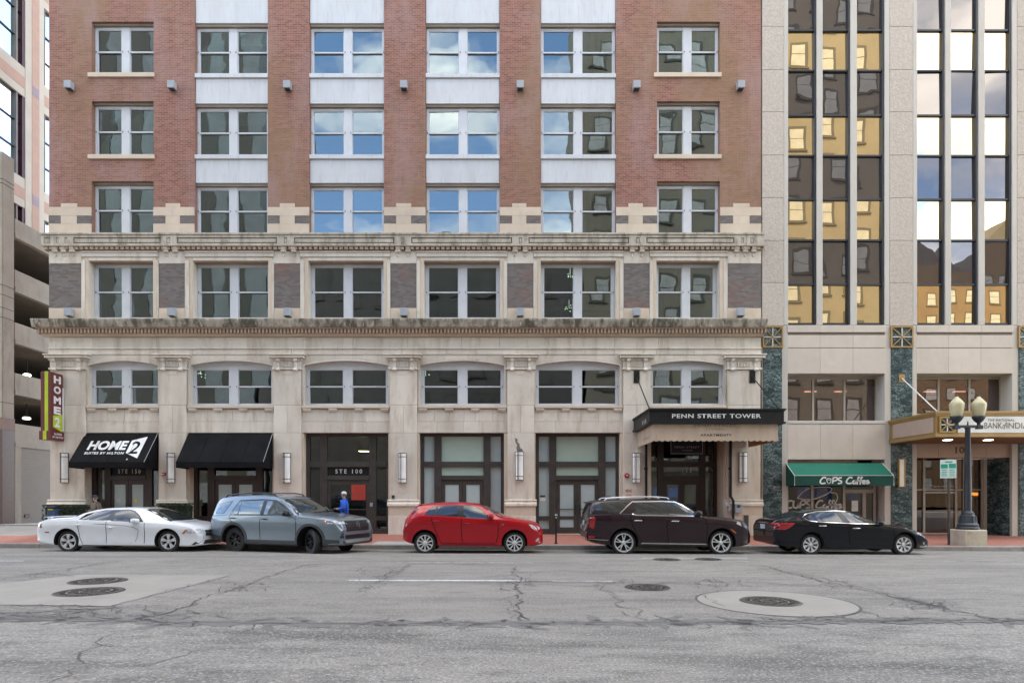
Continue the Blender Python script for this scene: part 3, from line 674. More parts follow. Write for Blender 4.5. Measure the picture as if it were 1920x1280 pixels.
# ================================================================== ground, road, pavements
def cross(y):
    return 0 if y < 15.5 else -.03 * (min(y, 20) - 15.5)
def grade(x): return -.003 * max(-60, min(60, x))
def zr(x, y): return cross(y) + grade(x)                       # road surface
def zpv(x, y): return .015 + .014 * (min(y, 30) - 20) + grade(x)    # far pavement
def gp(px, py):
    """photo pixel on the road surface"""
    z = 0
    for _ in range(6):
        Y = (EH - z) * F / (py - HOR); x = (px - 960) * Y / F; z = zr(x, Y)
    return Vector((x, Y, z))
mk('asphalt', (.285, .265, .231), (.225, .209, .183), rough=.9, ns=1.1, nsc=(.35, 1, 1), bump=.5, bs=130,
   stain=[((.085, .083, .08), .55, (.16, 1.5, 1), .51, .70, .6), ((.13, .122, .108), 4, (.35, 1, 1), .50, .70, .6, 2), ((.48, .455, .41), 26, (1, 1, 1), .54, .68, .7, 3), ((.06, .058, .052), 34, (1, 1, 1), .54, .68, .75, 8)])
mk('asphalt_near', (.325, .304, .267), (.262, .244, .214), rough=.9, ns=1.6, nsc=(.5, 1, 1), bump=.8, bs=90,
   stain=[((.085, .082, .075), .75, (.35, 1.3, 1), .46, .64, .75), ((.11, .106, .098), 3.2, (.4, 1.2, 1), .50, .68, .65, 2), ((.52, .50, .455), 30, (1, 1, 1), .52, .66, .8, 3), ((.05, .048, .044), 38, (1, 1, 1), .52, .66, .8, 8)])
mk('asphalt_stain', (.15, .143, .132), (.19, .182, .167), rough=.95, ns=7, bump=.6, bs=60)
mk('tar_dark', (.085, .081, .074), (.125, .119, .108), rough=.95, ns=9, bump=.6, bs=60)
mk('concrete_patch', (.33, .308, .265), (.285, .265, .228), rough=.9, ns=1.2, bump=.2, bs=60, stain=[((.19, .18, .165), 1.3, (.5, 1, 1), .55, .8, .5)])
mk('concrete', (.40, .375, .34), (.33, .31, .28), rough=.9, ns=.9, bump=.2, bs=40, stain=[((.2, .19, .17), 1.2, (1, 1, .6), .55, .78, .55)])
mk('kerb_granite', (.30, .285, .265), (.23, .22, .205), rough=.85, ns=3, bump=.4, bs=30, rnd=.12, stain=[((.12, .115, .105), 2.2, (1, 1, 1), .52, .75, .6)])
mk('road_paint', (.72, .72, .70), (.55, .55, .53), rough=.8, ns=7, stain=[((.22, .215, .205), 9, (1, 1, 1), .52, .66, .8)])
mk('road_paint_worn', (.50, .50, .48), (.36, .355, .34), rough=.85, ns=7, stain=[((.2, .195, .187), 6, (.6, 1, 1), .46, .60, .95)])
mk('iron', (.065, .058, .052), (.10, .09, .08), rough=.6, ns=12, metal=.3, bump=.3, bs=60)
brick_mat('paver', (.37, .14, .094), (.29, .105, .072), (.27, .15, .11), [((.27, .12, .09), .8, (1, 1, 1), .52, .75, .5, 3), ((.5, .25, .18), 2.5, (1, 1, 1), .6, .8, .4, 6)])
def paver_fix():
    t = MATS['paver'].node_tree      # lay the brick pattern on the ground plane (x, y)
    cb = [n for n in t.nodes if n.bl_idname == 'ShaderNodeCombineXYZ'][0]; sp = [n for n in t.nodes if n.bl_idname == 'ShaderNodeSeparateXYZ'][0]
    t.links.new(sp.outputs['X'], cb.inputs['X']); t.links.new(sp.outputs['Y'], cb.inputs['Y'])
    br = [n for n in t.nodes if n.bl_idname == 'ShaderNodeTexBrick'][0]; br.inputs['Row Height'].default_value = .105
paver_fix()
kind(B().box(-700, 700, -700, 700, -1.2, -.75).build('ground', 'concrete'), 'structure')
def sheet(name, mat, xs, ys, zf, parent=None, dz=0):
    b = B(); g = [[b.bm.verts.new((x, y, zf(x, y) + dz)) for y in ys] for x in xs]
    for i in range(len(xs) - 1):
        for j in range(len(ys) - 1): b.bm.faces.new((g[i][j], g[i + 1][j], g[i + 1][j + 1], g[i][j + 1]))
    return b.build(name, mat, parent)
XS = [-200, -60, -30, 0, 30, 60, 200]
road = kind(sheet('road', 'asphalt', XS, [-1.2, 6, 15.5, 17, 18.5, 20.02], zr), 'structure')
near_y = gp(960, 1169).y
sheet('near_lane_asphalt', 'asphalt_near', XS, [-1.2, near_y], zr, road, .004)
near_pav = kind(sheet('near_pavement', 'concrete', XS, [-5.2, -1.45], lambda x, y: .13 + grade(x)), 'structure')
for k in range(-16, 16):
    B().box(k * 2 + .005, k * 2 + 1.995, -1.45, -1.2, -.4, .13 + grade(k * 2)).build('kerb_stone', 'kerb_granite', near_pav, bev=.015)
pav = kind(sheet('pavement', 'paver', [-60, -40, XL, 0, 30, 60, 100], [20.22, Y0 + 1.3], zpv), 'structure')
x = -34.0; q = random.Random(2)
while x < 34:
    w = q.uniform(1.5, 2.1)
    b = B(); x1 = x + w
    v = [(x + .004, 20.0, -.5), (x1 - .004, 20.0, -.5), (x1 - .004, 20.26, -.5), (x + .004, 20.26, -.5)]
    top = [(p[0], p[1], .018 + .014 * (p[1] - 20) + grade(p[0]) + q.uniform(-.006, .006)) for p in v]
    vv = [b.bm.verts.new(p) for p in v + top]
    for f in ((0, 1, 5, 4), (1, 2, 6, 5), (2, 3, 7, 6), (3, 0, 4, 7), (4, 5, 6, 7), (3, 2, 1, 0)): b.bm.faces.new([vv[i] for i in f])
    b.build('kerb_stone', 'kerb_granite', pav, bev=.014); x = x1
# pale concrete ramps let into the brick pavement beside the kerb
for px0, px1 in ((700, 790), (1240, 1290)):
    x0, x1 = wx(px0, 20.6), wx(px1, 20.6)
    sheet('concrete_ramp', 'concrete', [x0, (x0 + x1) / 2, x1], [20.27, 21.3], zpv, pav, .004)
# left of the hotel: concrete driveway, kerb and the raised apron in front of the garage
alley = kind(sheet('driveway', mk('driveway_concrete', (.30, .28, .245), (.25, .235, .205), rough=.9, ns=.8, stain=[((.16, .15, .13), 1.0, (1, 1, 1), .52, .75, .5)]), [-90, -40, XL + .02], [23.3, 26, 29.0, 60], lambda x, y: zpv(x, y) + .004), 'structure')
apron = kind(B().box(-90, XL - 1.0, 29.6, 60, -.4, .27).build('garage_apron', 'concrete'), 'structure')
for k in range(12):
    B().box(-45 + k * 2.05, -45 + k * 2.05 + 2.04, 29.4, 29.6, -.4, .275).build('kerb_stone', 'kerb_granite', apron, bev=.012)
# ---- markings
def strip(name, mat, px0, py0, px1, py1, w, dz=.006):
    a, b_ = gp(px0, py0), gp(px1, py1); n = 8; bb = B(); rows = []
    d = (b_ - a); d.z = 0; d.normalize(); s = Vector((-d.y, d.x, 0)) * w / 2
    for k in range(n + 1):
        p = a.lerp(b_, k / n); rows.append([bb.bm.verts.new((c.x, c.y, zr(c.x, c.y) + dz)) for c in (p - s, p + s)])
    for u, v in zip(rows, rows[1:]): bb.bm.faces.new((u[0], u[1], v[1], v[0]))
    return bb.build(name, mat, road)
strip('lane_marking', 'road_paint', 654, 1087.5, 975, 1088.5, .13)
strip('lane_marking', 'road_paint_worn', 978, 1088.5, 1165, 1089.5, .12)
strip('lane_marking', 'road_paint_worn', -60, 1088, -6, 1087.5, .13)
strip('lane_marking', 'road_paint', 2000, 1090, 2400, 1091, .13)
strip('parking_marking', 'road_paint_worn', 745, 1054.5, 1000, 1055, .11)
strip('parking_marking', 'road_paint_worn', 1770, 1051.5, 2000, 1051.5, .11)
strip('parking_marking', 'road_paint', -60, 1051, 44, 1051.3, .10)
strip('parking_marking', 'road_paint_worn', 408, 1036.6, 470, 1036.8, .10)
# ---- concrete patches and manholes
def patch(name, poly, mat='concrete_patch', dz=.005):
    b = B(); b.face([(p.x, p.y, zr(p.x, p.y) + dz) for p in poly]); return b.build(name, mat, road)
patch('concrete_slab', [gp(-150, 1131), gp(205, 1136), gp(432, 1078.5), gp(150, 1076.5), gp(-150, 1112)])
patch('concrete_slab', [gp(1190, 1053.5), gp(1405, 1053), gp(1400, 1044.5), gp(1205, 1044.5)])
rc = gp(1452, 1128.5)
b = B(); b.lathe([(.40, .006), (1.13, .006)], (rc.x, rc.y, zr(rc.x, rc.y)), 48); b.build('concrete_collar', 'concrete_patch', road)
b = B(); b.lathe([(1.13, .005), (1.17, .005)], (rc.x, rc.y, zr(rc.x, rc.y)), 48); b.build('collar_joint', 'tar_dark', road)
def manhole(px, py, r, label, seed):
    c = gp(px, py); t = thing('manhole_cover', label, 'manhole', (c.x, c.y, c.z + .006), group='round iron manhole covers in the road')
    B().lathe([(r * .88, .003), (r * .9, .012), (r, .012), (r * 1.02, 0), (r * .88, 0)], (c.x, c.y, c.z + .006), 32).build('frame', 'iron', t)
    l = B().lathe([(0, .004), (r * .87, .004), (r * .87, -.01)], (c.x, c.y, c.z + .006), 32)
    q = random.Random(seed)
    for ring in (.2, .38, .56, .74):
        n = int(8 + ring * 26)
        for k in range(n):
            if q.random() < .25: continue
            a = 2 * math.pi * k / n; x_, y_ = c.x + math.cos(a) * r * ring, c.y + math.sin(a) * r * ring
            l.box(x_ - .022, x_ + .022, y_ - .022, y_ + .022, c.z + .009, c.z + .019)
    l.build('lid', 'iron', t)
    B().lathe([(r * .60, .0105), (r * .66, .0105)], (c.x, c.y, c.z + .006), 32).lathe([(r * .26, .0105), (r * .31, .0105)], (c.x, c.y, c.z + .006), 24).build('rim_ring', mk('iron_worn%d' % seed, (.23, .215, .195), rough=.5), t)
manhole(184, 1089.5, .47, 'iron manhole cover on the pale concrete slab, the farther of two', 1)
manhole(168, 1109.5, .50, 'iron manhole cover on the pale concrete slab, the nearer of two', 2)
manhole(1214, 1101, .39, 'iron manhole cover set straight in the asphalt near the middle lane', 3)
manhole(1443, 1127.5, .43, 'iron manhole cover inside a round pale concrete collar', 4)
manhole(1250, 1049, .34, 'small manhole cover beside the dark red SUV, left of a pair', 5)
manhole(1328, 1048.5, .34, 'small manhole cover beside the dark red SUV, right of a pair', 6)
# ---- cracks and seams: jagged ribbons of dark broken asphalt
def crack(pts, w=.03, seed=0, jit=.05, branch=.25, dz=.0075, mat='tar_dark'):
    q = random.Random(seed); P = [gp(*p) for p in pts]; line = []
    for a, b_ in zip(P, P[1:]):
        n = max(2, int((b_ - a).length / .12))
        for k in range(n): line.append(a.lerp(b_, k / n) + Vector((q.gauss(0, jit), q.gauss(0, jit * .7), 0)))
    line.append(P[-1]); bb = B()
    def ribbon(ln, w0):
        rows = []
        for i, p in enumerate(ln):
            d = ln[min(i + 1, len(ln) - 1)] - ln[max(i - 1, 0)]; s = Vector((-d.y, d.x, 0))
            s = s.normalized() if s.length > 1e-6 else Vector((1, 0, 0))
            ww = w0 * q.uniform(.35, 1.5) * (.3 if i in (0, len(ln) - 1) else 1)
            rows.append([bb.bm.verts.new((c.x, c.y, zr(c.x, c.y) + dz)) for c in (p - s * ww / 2, p + s * ww / 2)])
        for u, v in zip(rows, rows[1:]): bb.bm.faces.new((u[0], u[1], v[1], v[0]))
    ribbon(line, w)
    for i, p in enumerate(line):
        if q.random() < branch:
            a = q.uniform(0, 2 * math.pi); ln = [p]
            for k in range(q.randint(2, 6)):
                a += q.gauss(0, .5); ln.append(ln[-1] + Vector((math.cos(a), math.sin(a) * .8, 0)) * q.uniform(.06, .16))
            ribbon(ln, w * .5)
    return bb.build('road_crack', mat, road)
CR = [([(966, 1062), (958, 1070), (976, 1084), (969, 1098), (975, 1118), (971, 1148), (979, 1164)], .05, .3), ([(957, 1120), (955, 1138), (962, 1160)], .02, .3),
      ([(764, 1060), (750, 1070), (742, 1078), (722, 1086), (700, 1098), (668, 1110)], .035, .5), ([(744, 1062), (728, 1074), (706, 1084)], .03, .5), ([(690, 1089), (720, 1093), (700, 1105)], .02, .3),
      ([(1118, 1090), (1132, 1104), (1150, 1119), (1168, 1136), (1196, 1144), (1202, 1164)], .03, .15), ([(930, 1092), (945, 1104), (962, 1108)], .025, .4), ([(985, 1096), (1060, 1097), (1120, 1099)], .03, .4),
      ([(572, 1058), (520, 1075), (470, 1092), (425, 1110), (386, 1116), (345, 1138), (285, 1155), (250, 1166)], .045, .25), ([(455, 1094), (420, 1100), (402, 1106), (418, 1112)], .02, .4),
      ([(212, 1186), (166, 1216), (150, 1238), (120, 1262), (85, 1284)], .035, .1), ([(400, 1212), (330, 1234), (270, 1250), (225, 1252)], .02, .1),
      ([(1432, 1060), (1480, 1075), (1545, 1089), (1610, 1103), (1690, 1121), (1760, 1138), (1850, 1157)], .05, .55), ([(1560, 1086), (1640, 1106), (1720, 1128), (1790, 1152)], .025, .4),
      ([(1670, 1118), (1720, 1128), (1770, 1140)], .09, .5), ([(1590, 1140), (1650, 1155), (1700, 1163)], .025, .3), ([(1300, 1092), (1360, 1103), (1320, 1118)], .02, .2),
      ([(1230, 1092), (1330, 1090), (1430, 1092), (1540, 1098)], .03, .6), ([(1180, 1092), (1260, 1092), (1330, 1096)], .02, .3),
      ([(0, 1084), (60, 1077), (120, 1068), (185, 1056), (240, 1050)], .04, .4), ([(40, 1076), (95, 1075), (140, 1079)], .02, .3),
      ([(-20, 1055), (200, 1056), (420, 1057), (640, 1057)], .03, .25), ([(640, 1057), (900, 1058), (1200, 1058.5)], .025, .2), ([(1200, 1058), (1500, 1060), (1700, 1070), (1940, 1071)], .022, .2),
      ([(-40, 1134), (40, 1134.5), (120, 1135.5), (205, 1136.5)], .035, .2), ([(207, 1136), (300, 1112), (360, 1096), (432, 1079)], .02, .1),
      ([(-30, 1150), (60, 1148), (140, 1142), (230, 1140)], .05, .7), ([(60, 1160), (150, 1148), (200, 1140)], .03, .6), ([(1310, 1112), (1330, 1122), (1360, 1136)], .02, .3), ([(1595, 1142), (1640, 1150)], .03, .3)]
for i, (pts, w, br) in enumerate(CR): crack(pts, w * .6, 100 + i, branch=br)
SEAM = [(-60, 1160), (150, 1161), (330, 1167), (640, 1169), (960, 1168), (1300, 1167), (1600, 1163), (1990, 1163)]
for w_, sd_, j_, m_, dz_ in ((.30, 77, .05, 'asphalt_stain', .0062), (.16, 78, .05, 'asphalt_stain', .0066), (.045, 79, .035, 'tar_dark', .0075)):
    crack(SEAM, w_, sd_, j_, 0.12 if m_ == 'tar_dark' else .5, dz_, m_).name = 'asphalt_seam'
# crazed patches: nets of fine cracks
q = random.Random(31)
for (cx_, cy_, rx_, ry_, n_) in ((110, 1147, 150, 11, 34), (300, 1152, 120, 9, 22), (712, 1080, 48, 14, 26), (965, 1092, 48, 12, 24), (1150, 1096, 70, 5, 16), (1360, 1094, 90, 5, 18), (1740, 1136, 75, 9, 34), (1580, 1094, 70, 6, 16), (450, 1098, 60, 10, 16), (90, 1076, 80, 6, 14), (1660, 1158, 130, 5, 16)):
    for _ in range(n_):
        x_, y_ = cx_ + q.gauss(0, rx_ * .5), cy_ + q.gauss(0, ry_ * .5); a_ = q.uniform(0, 6.28); pts = [(x_, y_)]
        for _k in range(q.randint(1, 3)): a_ += q.gauss(0, .7); pts.append((pts[-1][0] + math.cos(a_) * q.uniform(8, 22), max(1045, pts[-1][1] + math.sin(a_) * q.uniform(2, 6))))
        crack(pts, .013, q.randint(0, 9999), .03, .1)

# ================================================================== buildings across the street (they stand behind the camera and show in the glass)
mk('tan_wall', (.27, .23, .165), (.235, .20, .145), rough=.85, ns=.4, stain=[((.19, .155, .11), .7, (1, 1, .3), .55, .8, .4)])
mk('pale_blind', (.50, .485, .43), rough=.6)
mk('tan_frame', (.10, .085, .06), rough=.6)
mk('brown_wall', (.21, .14, .075), (.185, .12, .065), rough=.85, ns=.3)
mk('grey_tower', (.30, .31, .30), rough=.8)
mk('low_building', (.13, .115, .10), (.10, .09, .08), rough=.8, ns=.4)
YO = -5.2
def facade_windows(root, x0, x1, z0, z1, Y, sx, sz, w, h, frame, blind):
    """each window its own object, the meshes shared"""
    me_f = me_b = None; x = x0
    while x + w < x1:
        z = z0
        while z + h < z1:
            if me_f is None:
                f = B().box(0, w, 0, .06, 0, h).box(-.12, w + .12, -.05, .12, -.14, -.01)
                fo = f.build('window', frame, root, local=True); me_f = fo.data
                bo = B().box(.10, w - .26, .061, .075, .10, h * .5 - .03).box(.10, w - .26, .061, .075, h * .5 + .03, h - .26).build('pane', blind, fo, local=True); me_b = bo.data  # wider dark border right and top paints the shade of the reveals
            else:
                fo = new_obj('window', me_f, root); bo = new_obj('pane', me_b, fo)
            fo.location = (x - root.location.x, Y - root.location.y, z); z += sz
        x += sx
def block(name, label, x0, x1, y0, y1, h, mat):
    t = thing(name, label, 'building', ((x0 + x1) / 2, y1, 0))
    B().box(x0, x1, y0, y1, -.3, h).build('wall', mat, t); return t
t = block('tan_tower', 'tall tan stone tower mirrored in the glass of the bank', 6.6, 35.5, -18, YO, 58, 'tan_wall')
facade_windows(t, 7.6, 35, 5.0, 57, YO, 2.9, 3.6, 1.55, 2.15, 'tan_frame', 'pale_blind')
B().box(6.4, 35.7, YO, YO + .35, 4.0, 4.5).box(6.4, 35.7, YO, YO + .25, 15.2, 15.7).build('string_course', 'tan_wall', t)
t = block('low_block', 'low dark building mirrored in the middle windows of the hotel', -22.2, 6.2, -20, YO, 25, 'low_building')
facade_windows(t, -21.6, 6, 4.5, 24.5, YO, 3.0, 3.8, 1.7, 2.2, 'tan_frame', 'low_building')
t = block('grey_tower', 'grey tower mirrored in the left windows of the hotel', -60, -22.6, -16, YO, 56, 'grey_tower')
for k in range(12):
    B().box(-59.0 + k * 3.0, -59.0 + k * 3.0 + 1.7, YO, YO + .05, 3, 55.5).build('glass_strip', 'tan_frame', t)
t = block('brown_building', 'brown gabled building far up the street mirrored in the bank glass', 66, 110, -90, -58, 42, 'brown_wall')
facade_windows(t, 67, 109, 3, 41, -58, 3.6, 4.0, 1.9, 2.3, 'tan_frame', 'pale_blind')
for k in range(3): B().prism([(66 + k * 14.6, 42.01), (80 + k * 14.6, 42.01), (73 + k * 14.6, 48 + k)], -80, -58).build('gable', 'low_building', t)
for k, (dx, h) in enumerate(((0, 57), (1.6, 61), (3.2, 58), (4.8, 53))): B().box(68 + dx, 69.3 + dx, -66, -64, 42, h).build('tower_pier', 'tan_wall', t)

# ================================================================== garage and the pink and cream block on the left
mk('garage_concrete', (.44, .42, .345), (.37, .35, .285), rough=.9, ns=.8, bump=.2, bs=20, rnd=.04,
   stain=[((.20, .185, .155), 1.1, (2, 2, .4), .52, .78, .65), ((.1, .095, .085), 3, (1, 1, .5), .62, .78, .6, 4)])
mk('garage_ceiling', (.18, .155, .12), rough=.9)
mk('shutter_grey', (.30, .285, .245), (.28, .265, .225), rough=.7, ns=2)
mk('granite_red', (.085, .04, .032), (.06, .028, .024), rough=.35, ns=9)
mk('pink_stone', (.58, .40, .31), (.53, .365, .285), rough=.8, ns=2)
mk('cream_stone', (.66, .62, .52), (.60, .565, .47), rough=.8, ns=1.2)
mk('violet_tile', (.42, .36, .42), rough=.7)
mk('dark_red_metal', (.07, .018, .025), rough=.4)
YG = 30.4; XG = wx(17, YG)
gar = thing('parking_garage', 'concrete parking garage with open decks beside the hotel', 'building', (XG, YG, 0))
GS = YG + 14
def gz(py): return wz(py, YG)
for (t_, u_) in ((403, 439), (500, 542), (600, 640), (696, 737), (792, 836)):
    B().box(XG - .25, XG, YG + .35, GS, gz(u_), gz(t_)).build('parapet_beam', 'garage_concrete', gar, bev=.02)
    B().box(XG - .03, XG + .04, YG + .35, GS, gz(u_) + .002, gz(u_) + .22).build('beam_ledge', 'garage_concrete', gar)
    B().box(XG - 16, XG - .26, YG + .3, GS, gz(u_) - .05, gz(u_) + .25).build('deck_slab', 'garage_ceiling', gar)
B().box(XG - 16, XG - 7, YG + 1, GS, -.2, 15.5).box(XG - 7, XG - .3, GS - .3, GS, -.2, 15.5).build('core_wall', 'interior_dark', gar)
B().box(XG - .2, XG - .02, YG + .6, GS, .2, gz(836) - .01).build('shutter', 'shutter_grey', gar)
for k in range(26): B().box(XG - .03, XG + .006, YG + .75, GS, .3 + k * .145, .3 + k * .145 + .12).build('shutter_slat', 'shutter_grey', gar)
B().box(XG - .2, XG + .03, YG + .34, YG + .72, .2, gz(836)).build('shutter_post', 'garage_concrete', gar)
B().box(XG - .0, XG + .04, YG + .95, YG + 1.25, gz(971), gz(965)).build('wall_box', 'granite_red', gar)
# corner pillar facing the street
B().box(XG - 3, XG, YG - .4, YG + .33, gz(806), gz(292)).build('corner_pillar', 'garage_concrete', gar, bev=.03)
for py in (342, 350, 538, 556, 580, 598, 755, 787): B().box(XG - 3, XG + .012, YG - .412, YG + .3, gz(py + 1), gz(py)).build('pillar_groove', 'granite_red', gar)  # grooves laid on as dark strips, their shade put into the colour
B().box(XG - 3, XG + .02, YG - .42, YG + .33, .2, gz(806) - .01).build('pillar_cladding', 'granite_red', gar)
B().box(XG - 3, XG + .02, YG - .42, YG + .33, gz(806), gz(784)).build('pillar_band', mk('granite_light', (.22, .125, .085), rough=.5), gar)
for n_, (px, py) in enumerate(((51, 704), (50, 785))):
    Yq = YG + 3.0; c = (wx(px, Yq), Yq, wz(py, Yq))
    t = thing('garage_lamp', 'lit round ceiling lamp on the %s open garage deck' % ('upper' if n_ == 0 else 'lower'), 'lamp', c, group='ceiling lamps in the garage')
    B().lathe([(0, -.03), (.15, -.03), (.2, .03), (.14, .1), (0, .1)], c, 16).build('diffuser', mk('garage_glow%d' % n_, (.9, .85, .7), emit=(1, .9, .7, .9)), t)
    B().tube([(c[0], c[1], c[2] + .1), (c[0], c[1], c[2] + .9)], .02, 6).build('stem', 'black_metal', t)
XP = -26.6; YP = 31.0
pk = thing('pink_office_block', 'pink and cream office block with tall blue glass above the garage', 'building', (XP, YP, 0))
def pz(px, py): return EH + (HOR - py) * (-XP * F / (960 - px)) / F
def pY(px): return -XP * F / (960 - px)
Ya, Yb, Yc_, Yd_, Ye, Yf_, Yg = pY(-60), pY(33.5), pY(47), pY(60), pY(73), pY(82), pY(100)
B().box(XP - 12, XP - .3, YP - 2, YP + 14, 15.6, 48).build('core', 'interior_dark', pk)
fl = [(12.95, 17.35), (18.95, 23.4), (25.0, 29.4), (31.0, 35.4), (37.0, 41.4), (43, 47)]
def spans(z0, z1, y0, y1, nm, mt, pr=0):
    z0 = max(z0, 15.6)
    if z1 > z0 + .01: B().box(XP - .3, XP + pr, y0, y1, z0, z1).build(nm, mt, pk)
for (a, c) in ((Yc_, Yd_ - .03), (Ye, Yf_)): spans(3, 48, a, c, 'cream_pier', 'cream_stone', .02)
spans(3, 48, Yd_ - .03, Ye, 'pink_pier', 'pink_stone', .03)
prev = 11.4
for (a, c) in fl:
    h = a - prev
    for (y0, y1) in ((Ya, Yc_ - .002), (Yf_ + .002, Yg)):
        spans(prev, prev + h * .28, y0, y1, 'cream_band', 'cream_stone'); spans(prev + h * .28, prev + h * .66, y0, y1, 'pink_band', 'pink_stone', .012); spans(prev + h * .66, a, y0, y1, 'cream_band', 'cream_stone')
    spans(prev + h * .3, prev + h * .64, Yd_ + .02, Ye - .05, 'violet_tile', 'violet_tile', .04)
    for (y0, y1, g0) in ((Ya, Yb, 'glass_blue'), (Yb, Yc_ - .16, 'glass_blue'), (Yf_ + .15, Yg, 'glass_blue')):
        for k in range(3):
            if a + (c - a) * (k + 1) / 3 > 15.7: B().box(XP - .22, XP - .2, y0 + .03, y1 - .03, max(15.6, a + (c - a) * k / 3 + .03), a + (c - a) * (k + 1) / 3 - .03).build('pane', g0, pk)
    for k in range(4): spans(a + (c - a) * k / 3 - .02, a + (c - a) * k / 3 + .02, Ya, Yc_ - .1, 'mullion', 'mullion_fin_shade', -.12); spans(a + (c - a) * k / 3 - .02, a + (c - a) * k / 3 + .02, Yf_ + .1, Yg, 'mullion', 'mullion_fin_shade', -.12)
    spans(a, c, Yb - .05, Yb + .05, 'mullion', 'grey_tower', -.05)
    spans(a, c, Yc_ - .16, Yc_ - .004, 'window_jamb', 'dark_red_metal', -.02); spans(a, c, Yf_ + .004, Yf_ + .15, 'window_jamb', 'dark_red_metal', -.02)
    prev = c
# ================================================================== the bank building on the right
YB = Y0
glass_mat('glass_dark_shop', (.34, .28, .25), .06, .9, (1, .95, .9), wav=.003, wsc=.6)
bank = thing('bank_building', 'pale precast office building with mirror glass and green marble piers', 'building', (wx(1660), YB, 0))
BX0, BX1 = wx(1428.5) , wx(2160)
# piers: rough precast blocks with smooth fins beside them; marble below
PR = [(1429, 1470), (1668, 1712), (1907, 1951), (2146, 2190)]
BAYS = [(1478, 1659), (1720, 1898), (1959, 2137)]
for (a, b_) in PR:
    ys = [-60, 50, 131, 210, 291, 371, 451, 530, 611] ; off = 0
    for t_, u_ in zip(ys, ys[1:]):
        B().box(wx(a) + .004, wx(b_) - .002, YB, YB + .5, wz(u_) + .004, wz(t_) - .004).build('pier_block', 'precast_rough', bank, bev=.012)
    B().box(wx(a) + .01, wx(b_) - .01, YB + .03, YB + .5, wz(611), 30).build('pier_core', 'limestone_joint', bank)
    ma, mb = (1431, 1466) if a < 1500 else (a + 3, b_ - 2)
    for t_, u_ in ((652, 765), (765, 880), (880, 1014)):
        B().box(wx(ma) + .002, wx(mb) - .002, YB - .03, YB + .5, wz(u_) + .002, wz(t_) - .002).build('marble_slab', 'marble_green', bank, bev=.004)
    B().box(wx(mb) , wx(b_) + .0, YB + .01, YB + .5, -.3, wz(611.5)).build('pier_edge', 'precast_fin', bank)
    B().box(wx(a) , wx(ma) , YB + .01, YB + .5, -.3, wz(611.5)).build('pier_edge', 'precast_fin', bank)
    # gilded star panel on top of the marble
    def star(x0, x1, z0, z1, Y, parent):
        f = B(); w = .055
        f.box(x0, x1, Y - .05, Y + .02, z1 - w, z1).box(x0, x1, Y - .05, Y + .02, z0, z0 + w).box(x0, x0 + w, Y - .05, Y + .02, z0 + w, z1 - w).box(x1 - w, x1, Y - .05, Y + .02, z0 + w, z1 - w)
        p = f.build('star_panel', 'gold', parent)
        B().box(x0 + w, x1 - w, Y - .005, Y + .01, z0 + w, z1 - w).build('marble_field', 'marble_green', p)
        xm, zm = (x0 + x1) / 2, (z0 + z1) / 2; k = .016
        B().box(xm - k, xm + k, Y - .035, Y - .006, z0 + w, z1 - w).box(x0 + w, xm - k, Y - .033, Y - .006, zm - k, zm + k).box(xm + k, x1 - w, Y - .033, Y - .006, zm - k, zm + k).build('white_cross', 'sign_white', p)
        g = B(); hx, hz = (x1 - x0) / 2 - w, (z1 - z0) / 2 - w; ln = math.hypot(hx, hz); ux, uz = hx / ln, hz / ln
        for s in (-1, 1):
            g.prism([(xm - hx + uz * k, zm - s * hz - s * -ux * k * -1), (xm - hx - uz * k, zm - s * hz + s * ux * k * -1 * -1), (xm + hx - uz * k, zm + s * hz + s * ux * k), (xm + hx + uz * k, zm + s * hz - s * ux * k)], Y - .045 - s * .004, Y - .0065)
        g.lathe([(0, -.06), (.05, -.05), (.05, -.006)], (xm, Y, zm), 12, 'y')
        g.build('gilt_rays', 'gold', p)
    star(wx(ma - 2), wx(mb + 1), wz(652), wz(612), YB - .02, bank)
FINS = []
